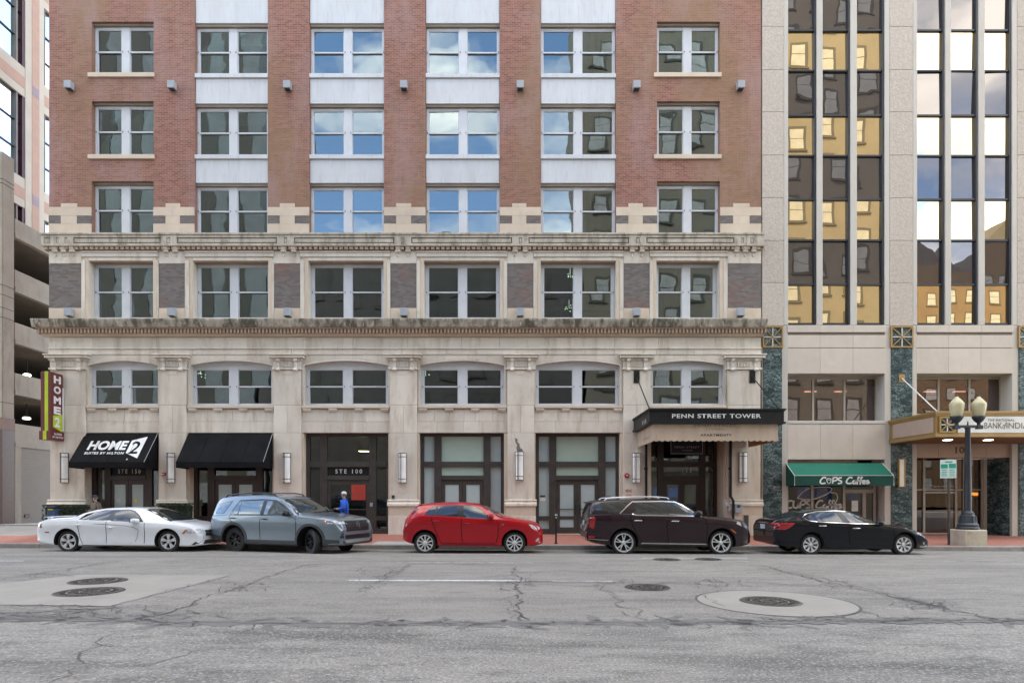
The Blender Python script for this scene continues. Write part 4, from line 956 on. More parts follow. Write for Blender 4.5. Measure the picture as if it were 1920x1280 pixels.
for (a, b_) in BAYS:
    w = (b_ - a)
    for (p, q_) in ((a - 8, a), (a + w * .295, a + w * .358), (a + w * .645, a + w * .713), (b_, b_ + 9)):
        B().box(wx(p) + .002, wx(q_) - .002, YB - .0, YB + .4, wz(609), 30).build('fin', 'precast_fin', bank, bev=.01)
        if p > a - 5: B().box(wx(p) - .07, wx(p), YB + .05, YB + .35, wz(608), 30).build('mullion_fin_shade', 'mullion_fin_shade', bank)  # dark strip painted for the left side of the fin in shade
    cols_ = [(a, a + w * .295), (a + w * .358, a + w * .645), (a + w * .713, b_)]
    lev = [607, 533, 450, 373, 291, 215, 131, 55, -20, -100]
    for j, (u_, t_) in enumerate(zip(lev, lev[1:])):
        vision = j % 2 == 0
        for (p, q_) in cols_:
            tilt_box(wx(p), wx(q_), YB + .16, .01, wz(u_ - 2), wz(t_), .35 if vision else .55).build('mirror_pane' if vision else 'spandrel_pane', 'glass_vision' if vision else 'glass_spandrel', bank)
            B().box(wx(p), wx(q_) - .07, YB + .09, YB + .2, wz(u_), wz(u_ - 3)).build('glazing_bar', 'mullion_fin_shade', bank)
    B().box(wx(a), wx(b_), YB + .3, YB + .5, wz(612), 30).build('glass_backing', 'interior_dark', bank)
    # precast bands between mirror glass and the second floor windows
    for n_ in range(3):
        p, q_ = a - 2 + (w + 4) * n_ / 3, a - 2 + (w + 4) * (n_ + 1) / 3
        for (t_, u_, pr) in ((609.5, 623, .02), (628, 651.5, 0), (652.5, 700, 0)):
            B().box(wx(p) + .003, wx(q_) - .003, YB - pr, YB + .35, wz(u_) + .002, wz(t_) - .002).build('precast_panel', 'precast_smooth', bank, bev=.006)
    B().box(wx(a - 2), wx(b_ + 2), YB + .025, YB + .3, wz(652), wz(622.5)).build('groove_back', 'limestone_joint', bank)
    # second-floor windows in a deep reveal
    Yr = YB + .6
    B().box(wx(a - 2), wx(b_ + 2), YB + .02, YB + .9, wz(700) - .001, wz(700) + .12).build('reveal_soffit', 'precast_fin', bank)
    for (p, q_) in ((a - 8, a - 1), (b_, b_ + 9)):
        B().box(wx(p), wx(q_), YB + .005, YB + .9, wz(1014), wz(609.6)).build('reveal_jamb', 'precast_fin', bank)
    z1, z0 = wz(700), wz(789)
    for n_ in range(3):
        p, q_ = wx(a) + (wx(b_) - wx(a)) * n_ / 3, wx(a) + (wx(b_) - wx(a)) * (n_ + 1) / 3
        B().box(p + .04, q_ - .04, Yr + .03, Yr + .04, z0, z1 - .12).build('pane', 'glass_bronze', bank)
        B().box(q_ - .04, q_ + .04, Yr, Yr + .1, z0, z1 - .12).build('window_mullion', 'beige_mullion', bank)
        xm = p + (q_ - p) * .4
        B().box(xm - .25, xm + .25, Yr + 1.2, Yr + 1.35, z1 - .42, z1 - .40).build('ceiling_light', mk('office_glow', (.9, .8, .7), emit=(1, .85, .7, 2.5)) if 'office_glow' not in MATS else 'office_glow', bank)
    B().box(wx(a), wx(b_), Yr, Yr + .1, z1 - .12, z1 - .002).build('window_head', 'beige_mullion', bank)
    B().box(wx(a - 1), wx(b_), Yr + 3.0, Yr + 3.1, z0 - .2, z1 + .2).box(wx(a - 1), wx(b_), Yr + .1, Yr + 3.0, z1 - .38, z1 - .2 + .4).build('office_back', mk('office_wall', (.16, .13, .115), rough=.9) if 'office_wall' not in MATS else 'office_wall', bank)
B().box(BX0, BX1, YB + .55, YB + 18, wz(560), 42).box(BX0, BX1, YB + 4, YB + 18, -.3, wz(560)).build('building_core', 'precast_smooth', bank)
# first bay: spandrel below the second-floor windows and the coffee shop
a, b_ = BAYS[0]
B().box(wx(a - 1), wx(b_ + 1), YB - .02, YB + .62, wz(794), wz(788.5)).build('window_sill', 'precast_fin', bank, bev=.008)
for n_ in range(3):
    p, q_ = a - 1 + (b_ - a + 2) * n_ / 3, a - 1 + (b_ - a + 2) * (n_ + 1) / 3
    B().box(wx(p) + .003, wx(q_) - .003, YB, YB + .5, wz(861) + .002, wz(794.5)).build('precast_panel', 'precast_smooth', bank, bev=.006)
Ys = YB + .38
sf = B()
for p in (1476, 1523, 1583, 1640): sf.box(wx(p, Ys) - .05, wx(p, Ys) + .05, Ys, Ys + .12, -.1, wz(866))
sf.box(wx(1476, Ys), wx(1640, Ys), Ys + .005, Ys + .11, -.1, wz(984, Ys)).box(wx(1476, Ys), wx(1583, Ys), Ys + .005, Ys + .11, wz(872, Ys), wz(864, Ys)).box(wx(1583, Ys), wx(1640, Ys), Ys + .005, Ys + .11, wz(924, Ys), wz(917, Ys))
shop = sf.build('shopfront', 'beige_mullion', bank)
for p, q_ in ((1477, 1522), (1524, 1582), (1584, 1639)): B().box(wx(p, Ys), wx(q_, Ys), Ys + .05, Ys + .06, 0, wz(866)).build('pane', 'glass_dark_shop', shop)
B().box(wx(1618, Ys), wx(1624, Ys), Ys + .01, Ys + .1, 0, wz(924, Ys)).build('door_stile', 'beige_mullion', shop)
B().box(wx(1598, Ys), wx(1610, Ys), Ys + .045, Ys + .049, wz(958, Ys), wz(938, Ys)).build('door_notice', 'sign_white', shop)
B().box(wx(1470), wx(1664), YB + 2.6, YB + 2.7, -.2, wz(862)).build('shop_back', mk('shop_wall', (.11, .075, .055), rough=.9), bank)
for (p, q_, t_, u_, m) in ((1495, 1520, 912, 935, 'shop_blue'), (1526, 1560, 915, 935, 'shop_blue'), (1590, 1610, 925, 938, 'shop_blue')):
    if m not in MATS: mk(m, (.03, .08, .28), rough=.6, emit=(.03, .08, .3, .25))
    B().box(wx(p, YB + 2), wx(q_, YB + 2), YB + 2, YB + 2.05, wz(u_, YB + 2), wz(t_, YB + 2)).build('menu_board', m, bank)
# window lettering of the coffee shop, handwritten
mk('white_etch', (.62, .60, .57), rough=.6)
def stroke(parent, name, mat, pts, Y, r, closed=False):
    """a hand-drawn line laid flat on a front-facing plane"""
    P = [Vector((wx(p[0], Y), Y, wz(p[1], Y))) for p in pts]; n = len(P); Q = []
    for i in range(n - 1 if not closed else n):
        p0, p1, p2, p3 = P[(i - 1) % n if closed else max(i - 1, 0)], P[i], P[(i + 1) % n], P[(i + 2) % n if closed else min(i + 2, n - 1)]
        for k in range(5):
            t_ = k / 5; Q.append(.5 * ((2 * p1) + (p2 - p0) * t_ + (2 * p0 - 5 * p1 + 4 * p2 - p3) * t_ ** 2 + (3 * p1 - p0 - 3 * p2 + p3) * t_ ** 3))
    Q.append(P[0] if closed else P[-1]); b = B(); rows = []
    for i, p in enumerate(Q):
        d = Q[min(i + 1, len(Q) - 1)] - Q[max(i - 1, 0)]; s = Vector((-d.z, 0, d.x)); s = s.normalized() if s.length > 1e-7 else Vector((0, 0, 1))
        rows.append([b.bm.verts.new(p - s * r), b.bm.verts.new(p + s * r)])
    for u, v in zip(rows, rows[1:]):
        try: b.bm.faces.new((u[0], u[1], v[1], v[0]))
        except ValueError: pass
    return b.build(name, mat, parent)
HAND = {'C': [[(9, 1), (5, 0), (1, 4), (0, 8), (3, 10), (8, 9)]], 'U': [[(1, 0), (0, 5), (1, 9), (5, 9), (7, 1)], [(7, 1), (7.5, 10)]], 'P': [[(1, 1), (0, 10)], [(0, 1), (6, 0), (7, 3), (5, 5), (1, 6)]],
        'S': [[(6, .5), (2, 1), (1, 4), (5, 6), (5, 9), (0, 10)]], 'o': [[(3, 5), (0, 7), (1, 10), (4, 9.5), (4.5, 6), (3, 5), (6, 6)]], 'f': [[(5, 1), (3, -.5), (2, 4), (1, 10), (.5, 11.5)], [(0, 5.5), (4.5, 5)]],
        'e': [[(0, 8), (4, 7), (3, 5), (.5, 6), (0, 9), (3, 10), (6, 8)]]}
def handwrite(parent, word, mat, x0, x1, y0, y1, Y, r, cup=None):
    adv = {'C': 9.5, 'U': 9, 'P': 8, 'S': 9, 'o': 5.5, 'f': 4.5, 'e': 5.2, ' ': 4}
    tot = sum(adv[c] for c in word); sx = (x1 - x0) / tot; sy = (y1 - y0) / 10; x = 0
    for i, c in enumerate(word):
        if cup == i:
            for ln in ([(0, 3), (1, 7), (3.5, 10), (6, 7.5), (7, 2.5)], [(0, 3), (3, 1.3), (7, 2.5), (4, 4), (0, 3)]): stroke(parent, 'lettering', mat, [(x0 + (x + p) * sx, y0 + q_ * sy) for p, q_ in ln], Y, r * .45)
        elif c != ' ':
            for ln in HAND[c]: stroke(parent, 'lettering', mat, [(x0 + (x + p) * sx, y0 + q_ * sy) for p, q_ in ln], Y, r)
        x += adv[c]
handwrite(shop, 'CUPS Coffee', 'white_etch', 1474, 1579, 938, 952, Ys - .006 + .05 - .004, .035)
stroke(shop, 'cup_drawing', 'white_etch', [(1495, 933), (1515, 916), (1555, 913), (1556, 922), (1530, 934), (1510, 936), (1495, 933)], Ys + .04, .022)
stroke(shop, 'cup_drawing', 'white_etch', [(1558, 923), (1568, 925), (1570, 935), (1562, 948)], Ys + .04, .022)
# second bay: bank lobby
a, b_ = BAYS[1]
Yd = YB + 1.0
B().box(wx(a - 3), wx(b_ + 3), YB + .1, YB + .6, wz(832) , wz(775)).build('lobby_header', 'precast_smooth', bank)
for n_ in range(4):
    p, q_ = a - 2 + (b_ - a + 4) * n_ / 4, a - 2 + (b_ - a + 4) * (n_ + 1) / 4
    B().box(wx(p) + .003, wx(q_) - .003, YB + .12, YB + .7, wz(857), wz(832) - .003).build('lobby_lintel', 'tan_stone_pink', bank, bev=.005)
ptext('house_number', '107', 'lettering_brown', bank, 1791, 1820, 837, 850, YB + .12, bold=.03)
lf = B()
for p in (1717, 1733, 1793, 1808, 1842): lf.box(wx(p, Yd) - .045, wx(p, Yd) + .045, Yd, Yd + .1, 0, wz(857))
lf.box(wx(1717, Yd), wx(1842, Yd), Yd + .005, Yd + .095, wz(919, Yd), wz(916.5, Yd)).box(wx(1733, Yd), wx(1793, Yd), Yd + .005, Yd + .09, wz(960, Yd), wz(958.5, Yd)).box(wx(1717, Yd), wx(1842, Yd), Yd + .005, Yd + .09, .02, wz(998, Yd)).box(wx(1733, Yd), wx(1793, Yd), Yd + .005, Yd + .09, wz(924.5, Yd), wz(921, Yd))
lobby = lf.build('lobby_doors', 'beige_mullion', bank)
for p, q_ in ((1718, 1732), (1734, 1792), (1794, 1807), (1809, 1841)): B().box(wx(p, Yd), wx(q_, Yd), Yd + .05, Yd + .06, 0, wz(858)).build('pane', 'glass_dark_shop', lobby)
ptext('lettering', '107 North Pennsylvania', 'white_etch', lobby, 1739, 1794, 909.5, 914, Yd + .045)
B().box(wx(1850, Yd), wx(1890, Yd), Yd - .05, Yd + .3, 0, wz(857)).build('marble_slab', 'marble_green', bank)
B().box(wx(1890, Yd), wx(1912, Yd), Yd - .02, Yd + .3, 0, wz(857)).box(wx(1842, Yd) + .05, wx(1850, Yd), Yd - .02, Yd + .3, 0, wz(857)).build('lobby_jamb', 'precast_fin', bank)
B().box(wx(1898) - .035, wx(1898) - .001, YB + .13, YB + .96, 0, wz(857)).build('marble_slab', 'marble_green', bank)
B().box(wx(1712), wx(1905), YB + 4, YB + 4.1, -.2, wz(830)).build('lobby_back', 'shop_wall', bank)
o = thing('lobby_lamp', 'amber wall lamp glowing inside the bank lobby', 'lamp', (wx(1829, YB + 2), YB + 2, wz(925, YB + 2)))
B().lathe([(.05, -.09), (.2, -.02), (.22, .05), (0, .05)], (wx(1829, YB + 2), YB + 2, wz(925, YB + 2)), 14).build('lamp_bowl', mk('amber_glow', (.9, .5, .1), emit=(1, .5, .08, 2.0)), o)
B().box(wx(1829, YB + 2) - .03, wx(1829, YB + 2) + .03, YB + 2, YB + 2.2, wz(925, YB + 2) - .05, wz(925, YB + 2) + .02).build('wall_bracket', 'gold', o)
# coffee shop awning
aw = thing('shop_awning', 'green canvas awning with white trim over the coffee shop', 'awning', (wx(1570), YB, wz(868)))
Ya2 = YB - .75; x0, x1 = wx(1474.5), wx(1663); X0, X1 = wx(1489.5, Ya2), wx(1675.5, Ya2)
zt_, zf1, zf0 = wz(868), wz(891, Ya2), wz(910, Ya2)
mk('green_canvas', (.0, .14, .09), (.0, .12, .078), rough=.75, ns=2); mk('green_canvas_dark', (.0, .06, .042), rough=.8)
x0 = X0; x1 = X1
B().prism([(YB - .004, zt_), (Ya2, zf1), (Ya2, zf1 - .015), (YB - .004, zt_ - .02)], x0, x1, 'x').build('slope', 'green_canvas', aw)
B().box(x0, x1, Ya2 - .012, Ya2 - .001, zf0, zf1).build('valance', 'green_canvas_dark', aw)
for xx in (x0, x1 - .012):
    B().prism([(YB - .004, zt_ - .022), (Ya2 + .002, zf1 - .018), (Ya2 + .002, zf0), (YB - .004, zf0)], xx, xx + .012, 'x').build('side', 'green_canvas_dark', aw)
B().tube([(x0, Ya2 - .012, zf0), (x0, Ya2 - .012, zf1), (x0, YB - .01, zt_)], .012, 6).tube([(x1, Ya2 - .012, zf0), (x1, Ya2 - .012, zf1), (x1, YB - .01, zt_)], .012, 6).tube([(x0, Ya2 - .012, zf1), (x1, Ya2 - .012, zf1)], .01, 6).build('white_trim', 'sign_white', aw)
handwrite(aw, 'CUPS Coffee', 'white_print', 1538, 1630, 894.5, 906, Ya2 - .02, .028, cup=1)
# bank canopy
cn = thing('bank_canopy', 'bronze edged canopy with a white bank sign over the lobby', 'canopy', (wx(1810), YB, wz(835)))
Yn = YB - 2.7; X0 = wx(1755, Yn); X1 = wx(2110, Yn); z1, z0 = wz(770.5, Yn), wz(819, Yn)
for (t_, u_, pr) in ((770.5, 775, .06), (775, 779, .03), (812, 819, .03)):
    B().box(X0 - pr, X1 + pr, Yn - pr, YB - .002, wz(u_, Yn) + .001, wz(t_, Yn) - .001).build('fascia_moulding', 'gold', cn)
B().box(X0, X1, Yn, YB - .002, wz(812, Yn) + .001, wz(779, Yn) - .001).build('fascia', 'gold', cn)
B().box(X0 + .05, X1 - .05, Yn + .05, YB, z0 - .012, z0 - .002).build('soffit', 'brown_soffit', cn)
B().box(X0 - .028, X0 - .002, Yn + .1, YB - .25, wz(810, Yn), wz(781, Yn)).build('side_panel', 'tan_stone_pink', cn)
star(wx(1760, Yn), wx(1790, Yn), wz(811, Yn), wz(781, Yn), Yn - .01, cn)
B().box(wx(1795, Yn), wx(2040, Yn), Yn - .03, Yn - .002, wz(811, Yn), wz(780.5, Yn)).build('sign_board', 'sign_white', cn)
ptext('lettering', 'THE NATIONAL', 'lettering_brown', cn, 1852, 1902, 785, 789.5, Yn - .03, space=1.25, bold=.02)
ptext('lettering', 'BANK', 'lettering_brown', cn, 1845.5, 1879, 792, 803, Yn - .03)
ptext('lettering', 'o', 'lettering_brown', cn, 1879.5, 1883, 796, 803, Yn - .03, shear=.4); ptext('lettering', 'f', 'lettering_brown', cn, 1882.5, 1887, 791, 805, Yn - .03, shear=.4)
ptext('lettering', 'INDIANAPOLIS', 'lettering_brown', cn, 1887, 1990, 792, 803, Yn - .03)
for px in (1777, 1853):
    c = (wx(px, Yn + 1), Yn + 1, z0 - .013)
    B().lathe([(0, -.01), (.13, -.01), (.16, .0)], c, 16).build('downlight', mk('downlight_glow%d' % px, (.9, .85, .75), emit=(1, .92, .75, 4)), cn)
B().tube([(wx(1690), YB - .03, wz(709)), (wx(1757, Yn + .3), Yn + .3, wz(771, Yn + .3))], .022, 8).build('stay_rod', 'sign_white', cn)
B().box(wx(1684), wx(1695), YB - .06, YB - .031, wz(717), wz(702)).build('stay_plate', 'gold', cn)
# wall lamp on the marble pier
wl = thing('wall_lamp', 'tall narrow lamp with gilt edge on the dark marble beside the bank entrance', 'wall lamp', (wx(1688), YB - .1, wz(912)))
B().box(wx(1683.5), wx(1691.5), YB - .13, YB - .032, wz(912), wz(861)).build('diffuser', mk('lamp_cream', (.72, .68, .55), rough=.4, emit=(1, .9, .7, .02)), wl)
B().box(wx(1692), wx(1694), YB - .14, YB - .032, wz(914), wz(859)).box(wx(1681.5), wx(1683), YB - .14, YB - .032, wz(914), wz(859)).build('gilt_edge', 'gold', wl)
# ================================================================== parked cars
def pchip(pts):
    """smooth curve through (x, value) points that never overshoots"""
    xs = [p[0] for p in pts]; ys = [p[1] for p in pts]; n = len(xs)
    h = [xs[i + 1] - xs[i] for i in range(n - 1)]; d = [(ys[i + 1] - ys[i]) / h[i] for i in range(n - 1)]
    m = [d[0]] + [0 if d[i - 1] * d[i] <= 0 else 2 * d[i - 1] * d[i] / (d[i - 1] + d[i]) for i in range(1, n - 1)] + [d[-1]]
    def f(x):
        if x <= xs[0]: return ys[0]
        if x >= xs[-1]: return ys[-1]
        i = max(k for k in range(n - 1) if xs[k] <= x); t = (x - xs[i]) / h[i]
        return (2 * t ** 3 - 3 * t ** 2 + 1) * ys[i] + (t ** 3 - 2 * t ** 2 + t) * h[i] * m[i] + (-2 * t ** 3 + 3 * t ** 2) * ys[i + 1] + (t ** 3 - t ** 2) * h[i] * m[i + 1]
    return f
def paint(name, c, rough=.28, metal=.0, coat=1.0, spec=.5):
    return mk(name, c, tuple(x * .94 for x in c), rough=rough, metal=metal, coat=coat, ns=3, space='Object', spec=spec)
paint('paint_white', (.78, .80, .83), .3); paint('paint_blue', (.165, .208, .242), .3, .35, .8); paint('paint_red', (.37, .003, .010), .3, .1, .65, .25)
paint('paint_maroon', (.017, .006, .0095), .25, .0, .7, .2); paint('paint_black', (.003, .004, .008), .25, .0, .6, .12)
glass_mat('car_glass', (0, 0, 0), .065, .9, (.95, .98, 1), wav=.001, wsc=2, backing=(.012, .014, .014))
glass_mat('car_glass_sky', (0, 0, 0), .13, .95, (.86, .95, 1), wav=.003, wsc=2, backing=(.03, .045, .06))
glass_mat('windscreen', (0, 0, 0), .10, .9, (.97, 1, 1), wav=.002, wsc=2, backing=(.022, .025, .024))
mk('black_trim', (.012, .012, .013), rough=.35, space='Object'); mk('cladding', (.045, .048, .052), rough=.6, space='Object')
mk('seam', (.008, .008, .009), rough=.8, spec=.1, space='Object'); mk('chrome', (.72, .72, .73), rough=.12, metal=1, space='Object')
mk('silver', (.74, .75, .76), (.68, .69, .70), rough=.3, metal=.35, space='Object'); mk('alloy_dark', (.035, .036, .04), rough=.3, metal=.5, space='Object')
mk('rubber', (.018, .018, .018), (.028, .027, .026), rough=.8, ns=8, space='Object'); mk('arch_black', (.006, .006, .006), rough=.9, space='Object')
mk('lens_red', (.38, .01, .015), rough=.12, coat=.8, space='Object'); mk('lens_clear', (.62, .63, .64), (.25, .26, .27), rough=.1, ns=14, coat=1, space='Object')
mk('lens_amber', (.55, .12, .02), rough=.15, coat=.8, space='Object'); mk('plate', (.55, .62, .68), rough=.4, space='Object'); mk('brake_steel', (.16, .155, .15), rough=.4, metal=.7, space='Object')
mk('skid_silver', (.42, .44, .46), rough=.35, metal=.5, space='Object')

class Car:
    def __init__(s, name, label, X, Y, rz, paintm, wb, rear, front, W, top, belt, sill, roofw, tyre, rim, arch, wheel_style, steer=0, plan=None, track=None):
        s.z0 = zr(X + wb / 2 * math.cos(rz), Y); s.wb = wb; s.W = W; s.paintm = paintm
        s.root = thing(name, label, 'car', (X, Y, s.z0), rz, 'cars parked along the kerb')
        s.top, s.belt, s.sill = pchip(top), pchip(belt), pchip(sill)
        s.x0, s.x1 = rear, front
        s.plan = pchip(plan or [(rear, W * .84), (rear + .05, W * .91), (rear + .2, W * .965), (rear + .6, W * .992), (wb * .5, W), (front - .8, W * .988), (front - .35, W * .935), (front - .1, W * .83), (front, W * .70)])
        s.roofw = pchip(roofw)
        s.tyre, s.rim = tyre, rim
        s.body_mesh(arch)
        s.wheels(wheel_style, steer, track or W - .11)
    def ring(s, x):
        W, T, Bt, S, G = s.plan(x), s.top(x), s.belt(x), s.sill(x), s.roofw(x)
        G = min(G, W * .92); Bt = min(Bt, T - .03); S = min(S, Bt - .08); h = Bt - S; er = min(.085, .5 * (T - Bt)); zt = T - er
        p = [(0, S), (W * .78, S), (W * .945, S + .02), (W * .985, S + .06), (W * .982, S + h * .2), (W * .976, S + h * .38), (W * .984, S + h * .58), (W * .998, S + h * .76), (W * .997, S + h * .86), (W * .968, Bt - .015), (W * .925, Bt + .006)]
        a = (W * .925, Bt + .006); b = (G, zt)
        for t, bl in ((.25, .010), (.5, .014), (.75, .010)): p.append((a[0] + (b[0] - a[0]) * t + bl * min(1, (T - Bt) * 3), a[1] + (b[1] - a[1]) * t))
        p += [(G, zt), (G * .965, zt + er * .42), (G * .90, zt + er * .70), (G * .72, zt + er * .90), (G * .38, zt + er * .98), (0, T)]
        return p
    def body_mesh(s, arch):
        n = 96; xs = []
        for k in range(n + 1):
            t = k / n; u = t + .09 * math.sin(2 * math.pi * t) * -1 * .55
            xs.append(s.x0 + (s.x1 - s.x0) * u)
        bm = bmesh.new(); rings = []
        for x in xs:
            h = s.ring(x); full = [(-y, z) for y, z in h] + [(y, z) for y, z in h[-2:0:-1]]
            rings.append([bm.verts.new((x, y, z)) for y, z in full])
        m = len(rings[0])
        for a, b in zip(rings, rings[1:]):
            for k in range(m): bm.faces.new((a[k], b[k], b[(k + 1) % m], a[(k + 1) % m]))
        bm.faces.new(rings[0]); bm.faces.new(rings[-1][::-1])
        bmesh.ops.recalc_face_normals(bm, faces=bm.faces)
        me = bpy.data.meshes.new('body'); bm.to_mesh(me); bm.free()
        me.materials.append(MATS[s.paintm]); me.materials.append(MATS['arch_black'])
        s.bvh = BVHTree.FromPolygons([v.co.copy() for v in me.vertices], [p.vertices[:] for p in me.polygons])
        tmp = bpy.data.objects.new('tmp_body', me); col.objects.link(tmp)
        cb = bmesh.new()
        for cx in (0, s.wb):
            for sy in (-1, 1):
                y0, y1 = sy * (s.W - .36), sy * (s.W + .3); seg = 36
                r0 = [cb.verts.new((cx + arch * math.cos(2 * math.pi * k / seg), y0, s.tyre + .02 + arch * math.sin(2 * math.pi * k / seg))) for k in range(seg)]
                r1 = [cb.verts.new((cx + arch * math.cos(2 * math.pi * k / seg), y1, s.tyre + .02 + arch * math.sin(2 * math.pi * k / seg))) for k in range(seg)]
                for k in range(seg): cb.faces.new((r0[k], r0[(k + 1) % seg], r1[(k + 1) % seg], r1[k]))
                cb.faces.new(r0); cb.faces.new(r1[::-1])
        bmesh.ops.recalc_face_normals(cb, faces=cb.faces)
        cm = bpy.data.meshes.new('cutter'); cb.to_mesh(cm); cb.free(); cm.materials.append(MATS['arch_black'])
        cut = bpy.data.objects.new('tmp_cutter', cm); col.objects.link(cut)
        md = tmp.modifiers.new('arches', 'BOOLEAN'); md.object = cut; md.operation = 'DIFFERENCE'; md.solver = 'EXACT'
        try: md.material_mode = 'TRANSFER'
        except Exception: pass
        dg = bpy.context.evaluated_depsgraph_get(); out = bpy.data.meshes.new_from_object(tmp.evaluated_get(dg))
        bpy.data.objects.remove(tmp); bpy.data.objects.remove(cut)
        for p in out.polygons: p.use_smooth = True
        out.set_sharp_from_angle(angle=R(22)); out.name = 'body'
        s.body = new_obj('body', out, s.root)
    def hit(s, p, side, off):
        if side in ('-y', '+y'):
            sg = -1 if side == '-y' else 1; o = Vector((p[0], sg * 3, p[1])); d = Vector((0, -sg, 0))
        elif side in ('+x', '-x'):
            sg = 1 if side == '+x' else -1; o = Vector((sg * 9, p[0], p[1])); d = Vector((-sg, 0, 0))
        else: o = Vector((p[0], p[1], 4)); d = Vector((0, 0, -1))
        h = s.bvh.ray_cast(o, d)
        if h[0] is None: h = s.bvh.find_nearest(o + d * (3 if side[1] == 'y' else 7 if side[1] == 'x' else 3))
        n = h[1] if h[1].dot(d) < 0 else -h[1]
        return h[0] + n * off, n
    def panel(s, name, mat, poly, side='-y', off=.004, parent=None, step=.07, both=False, thick=.012):
        if both:
            s.panel(name, mat, poly, '+y', off, parent, step, thick=thick)
        pts = []
        for a, b in zip(poly, poly[1:] + poly[:1]):
            n = max(1, int(math.hypot(b[0] - a[0], b[1] - a[1]) / step))
            pts += [(a[0] + (b[0] - a[0]) * k / n, a[1] + (b[1] - a[1]) * k / n) for k in range(n)]
        nb = len(pts); x0, x1, z0, z1 = min(p[0] for p in pts), max(p[0] for p in pts), min(p[1] for p in pts), max(p[1] for p in pts)
        def inside(x, z):
            c = False
            for (ax, az), (bx, bz) in zip(poly, poly[1:] + poly[:1]):
                if (az > z) != (bz > z) and x < (bx - ax) * (z - az) / (bz - az) + ax: c = not c
            return c
        x = x0 + step * .5
        while x < x1:
            z = z0 + step * .5
            while z < z1:
                if inside(x, z): pts.append((x, z))
                z += step
            x += step
        r = delaunay_2d_cdt([Vector(p) for p in pts], [(i, (i + 1) % nb) for i in range(nb)], [], 1, 1e-5)
        b = B(); V = []; Nn = []
        for v in r[0]:
            c, n = s.hit((v.x, v.y), side, off); V.append(b.bm.verts.new(c)); Nn.append(n)
        for f in r[2]:
            try: b.bm.faces.new([V[i] for i in f])
            except ValueError: pass
        ed = [e for e in b.bm.edges if e.is_boundary]; low = {}
        b.bm.verts.index_update()
        idx = {v: i for i, v in enumerate(V)}
        for e in ed:
            for v in e.verts:
                if v not in low: low[v] = b.bm.verts.new(v.co - Nn[idx[v]] * thick)
        for e in ed:
            a, c = e.verts
            try: b.bm.faces.new((a, c, low[c], low[a]))
            except ValueError: pass
        o = b.build(name, mat, parent or s.root, local=True, smooth=True)
        o.data.set_sharp_from_angle(angle=R(40)); return o
    def line(s, name, mat, pts, w=.014, side='-y', off=.0025, parent=None, both=True, r=None):
        """a narrow strip (seam, chrome line) following the body"""
        P = []
        for a, b in zip(pts, pts[1:]):
            n = max(1, int(math.hypot(b[0] - a[0], b[1] - a[1]) / .06)); P += [(a[0] + (b[0] - a[0]) * k / n, a[1] + (b[1] - a[1]) * k / n) for k in range(n)]
        P.append(pts[-1])
        for sd in ((side, '+y') if both and side == '-y' else (side, )):
            b = B(); rows = []
            for i, p in enumerate(P):
                q, u = P[max(i - 1, 0)], P[min(i + 1, len(P) - 1)]; dx, dz = u[0] - q[0], u[1] - q[1]; l = math.hypot(dx, dz) or 1
                nx, nz = -dz / l * w / 2, dx / l * w / 2
                c0, n0 = s.hit((p[0] - nx, p[1] - nz), sd, off); c1, n1 = s.hit((p[0] + nx, p[1] + nz), sd, off)
                rows.append([b.bm.verts.new(c0), b.bm.verts.new(c1)])
            for u, v in zip(rows, rows[1:]): b.bm.faces.new((u[0], u[1], v[1], v[0]))
            b.build(name, mat, parent or s.body, local=True, smooth=True)
    def blob(s, name, mat, c, r, parent=None, power=2.6):
        """rounded box: superellipsoid"""
        b = B(); nu, nv = 16, 10; rows = []
        def se(a, e): return math.copysign(abs(a) ** (2 / e), a)
        for i in range(nv + 1):
            ph = -math.pi / 2 + math.pi * i / nv; rows.append([b.bm.verts.new((c[0] + r[0] * se(math.cos(ph), power) * se(math.cos(t), power), c[1] + r[1] * se(math.cos(ph), power) * se(math.sin(t), power), c[2] + r[2] * se(math.sin(ph), power))) for t in [2 * math.pi * k / nu for k in range(nu)]])
        for u, v in zip(rows, rows[1:]):
            for k in range(nu): b.bm.faces.new((u[k], u[(k + 1) % nu], v[(k + 1) % nu], v[k]))
        return b.build(name, mat, parent or s.root, local=True, smooth=True, weld=True)
    def mirror(s, x, z, mat, size=(.09, .10, .075)):
        for sd, sg in (('-y', -1), ('+y', 1)):
            c, n = s.hit((x, z), sd, 0)
            m = s.blob('wing_mirror', mat, (c.x, c.y + sg * (size[1] + .03), c.z + .02), size)
            B().box(c.x - .03, c.x + .04, min(c.y, c.y + sg * .12), max(c.y, c.y + sg * .12), c.z - .045, c.z - .015).build('mirror_arm', 'black_trim', m, local=True, bev=.006)
            B().box(c.x - size[0] - .004, c.x - size[0] + .012, c.y + sg * (size[1] + .03) - .07, c.y + sg * (size[1] + .03) + .07, c.z - .03, c.z + .07).build('mirror_glass', 'car_glass_sky', m, local=True)
    def handle(s, x, z, mat, w=.10):
        for sd, sg in (('-y', -1), ('+y', 1)):
            c, n = s.hit((x, z), sd, 0)
            s.blob('door_handle', mat, (c.x, c.y + sg * .018, c.z), (w, .018, .018))
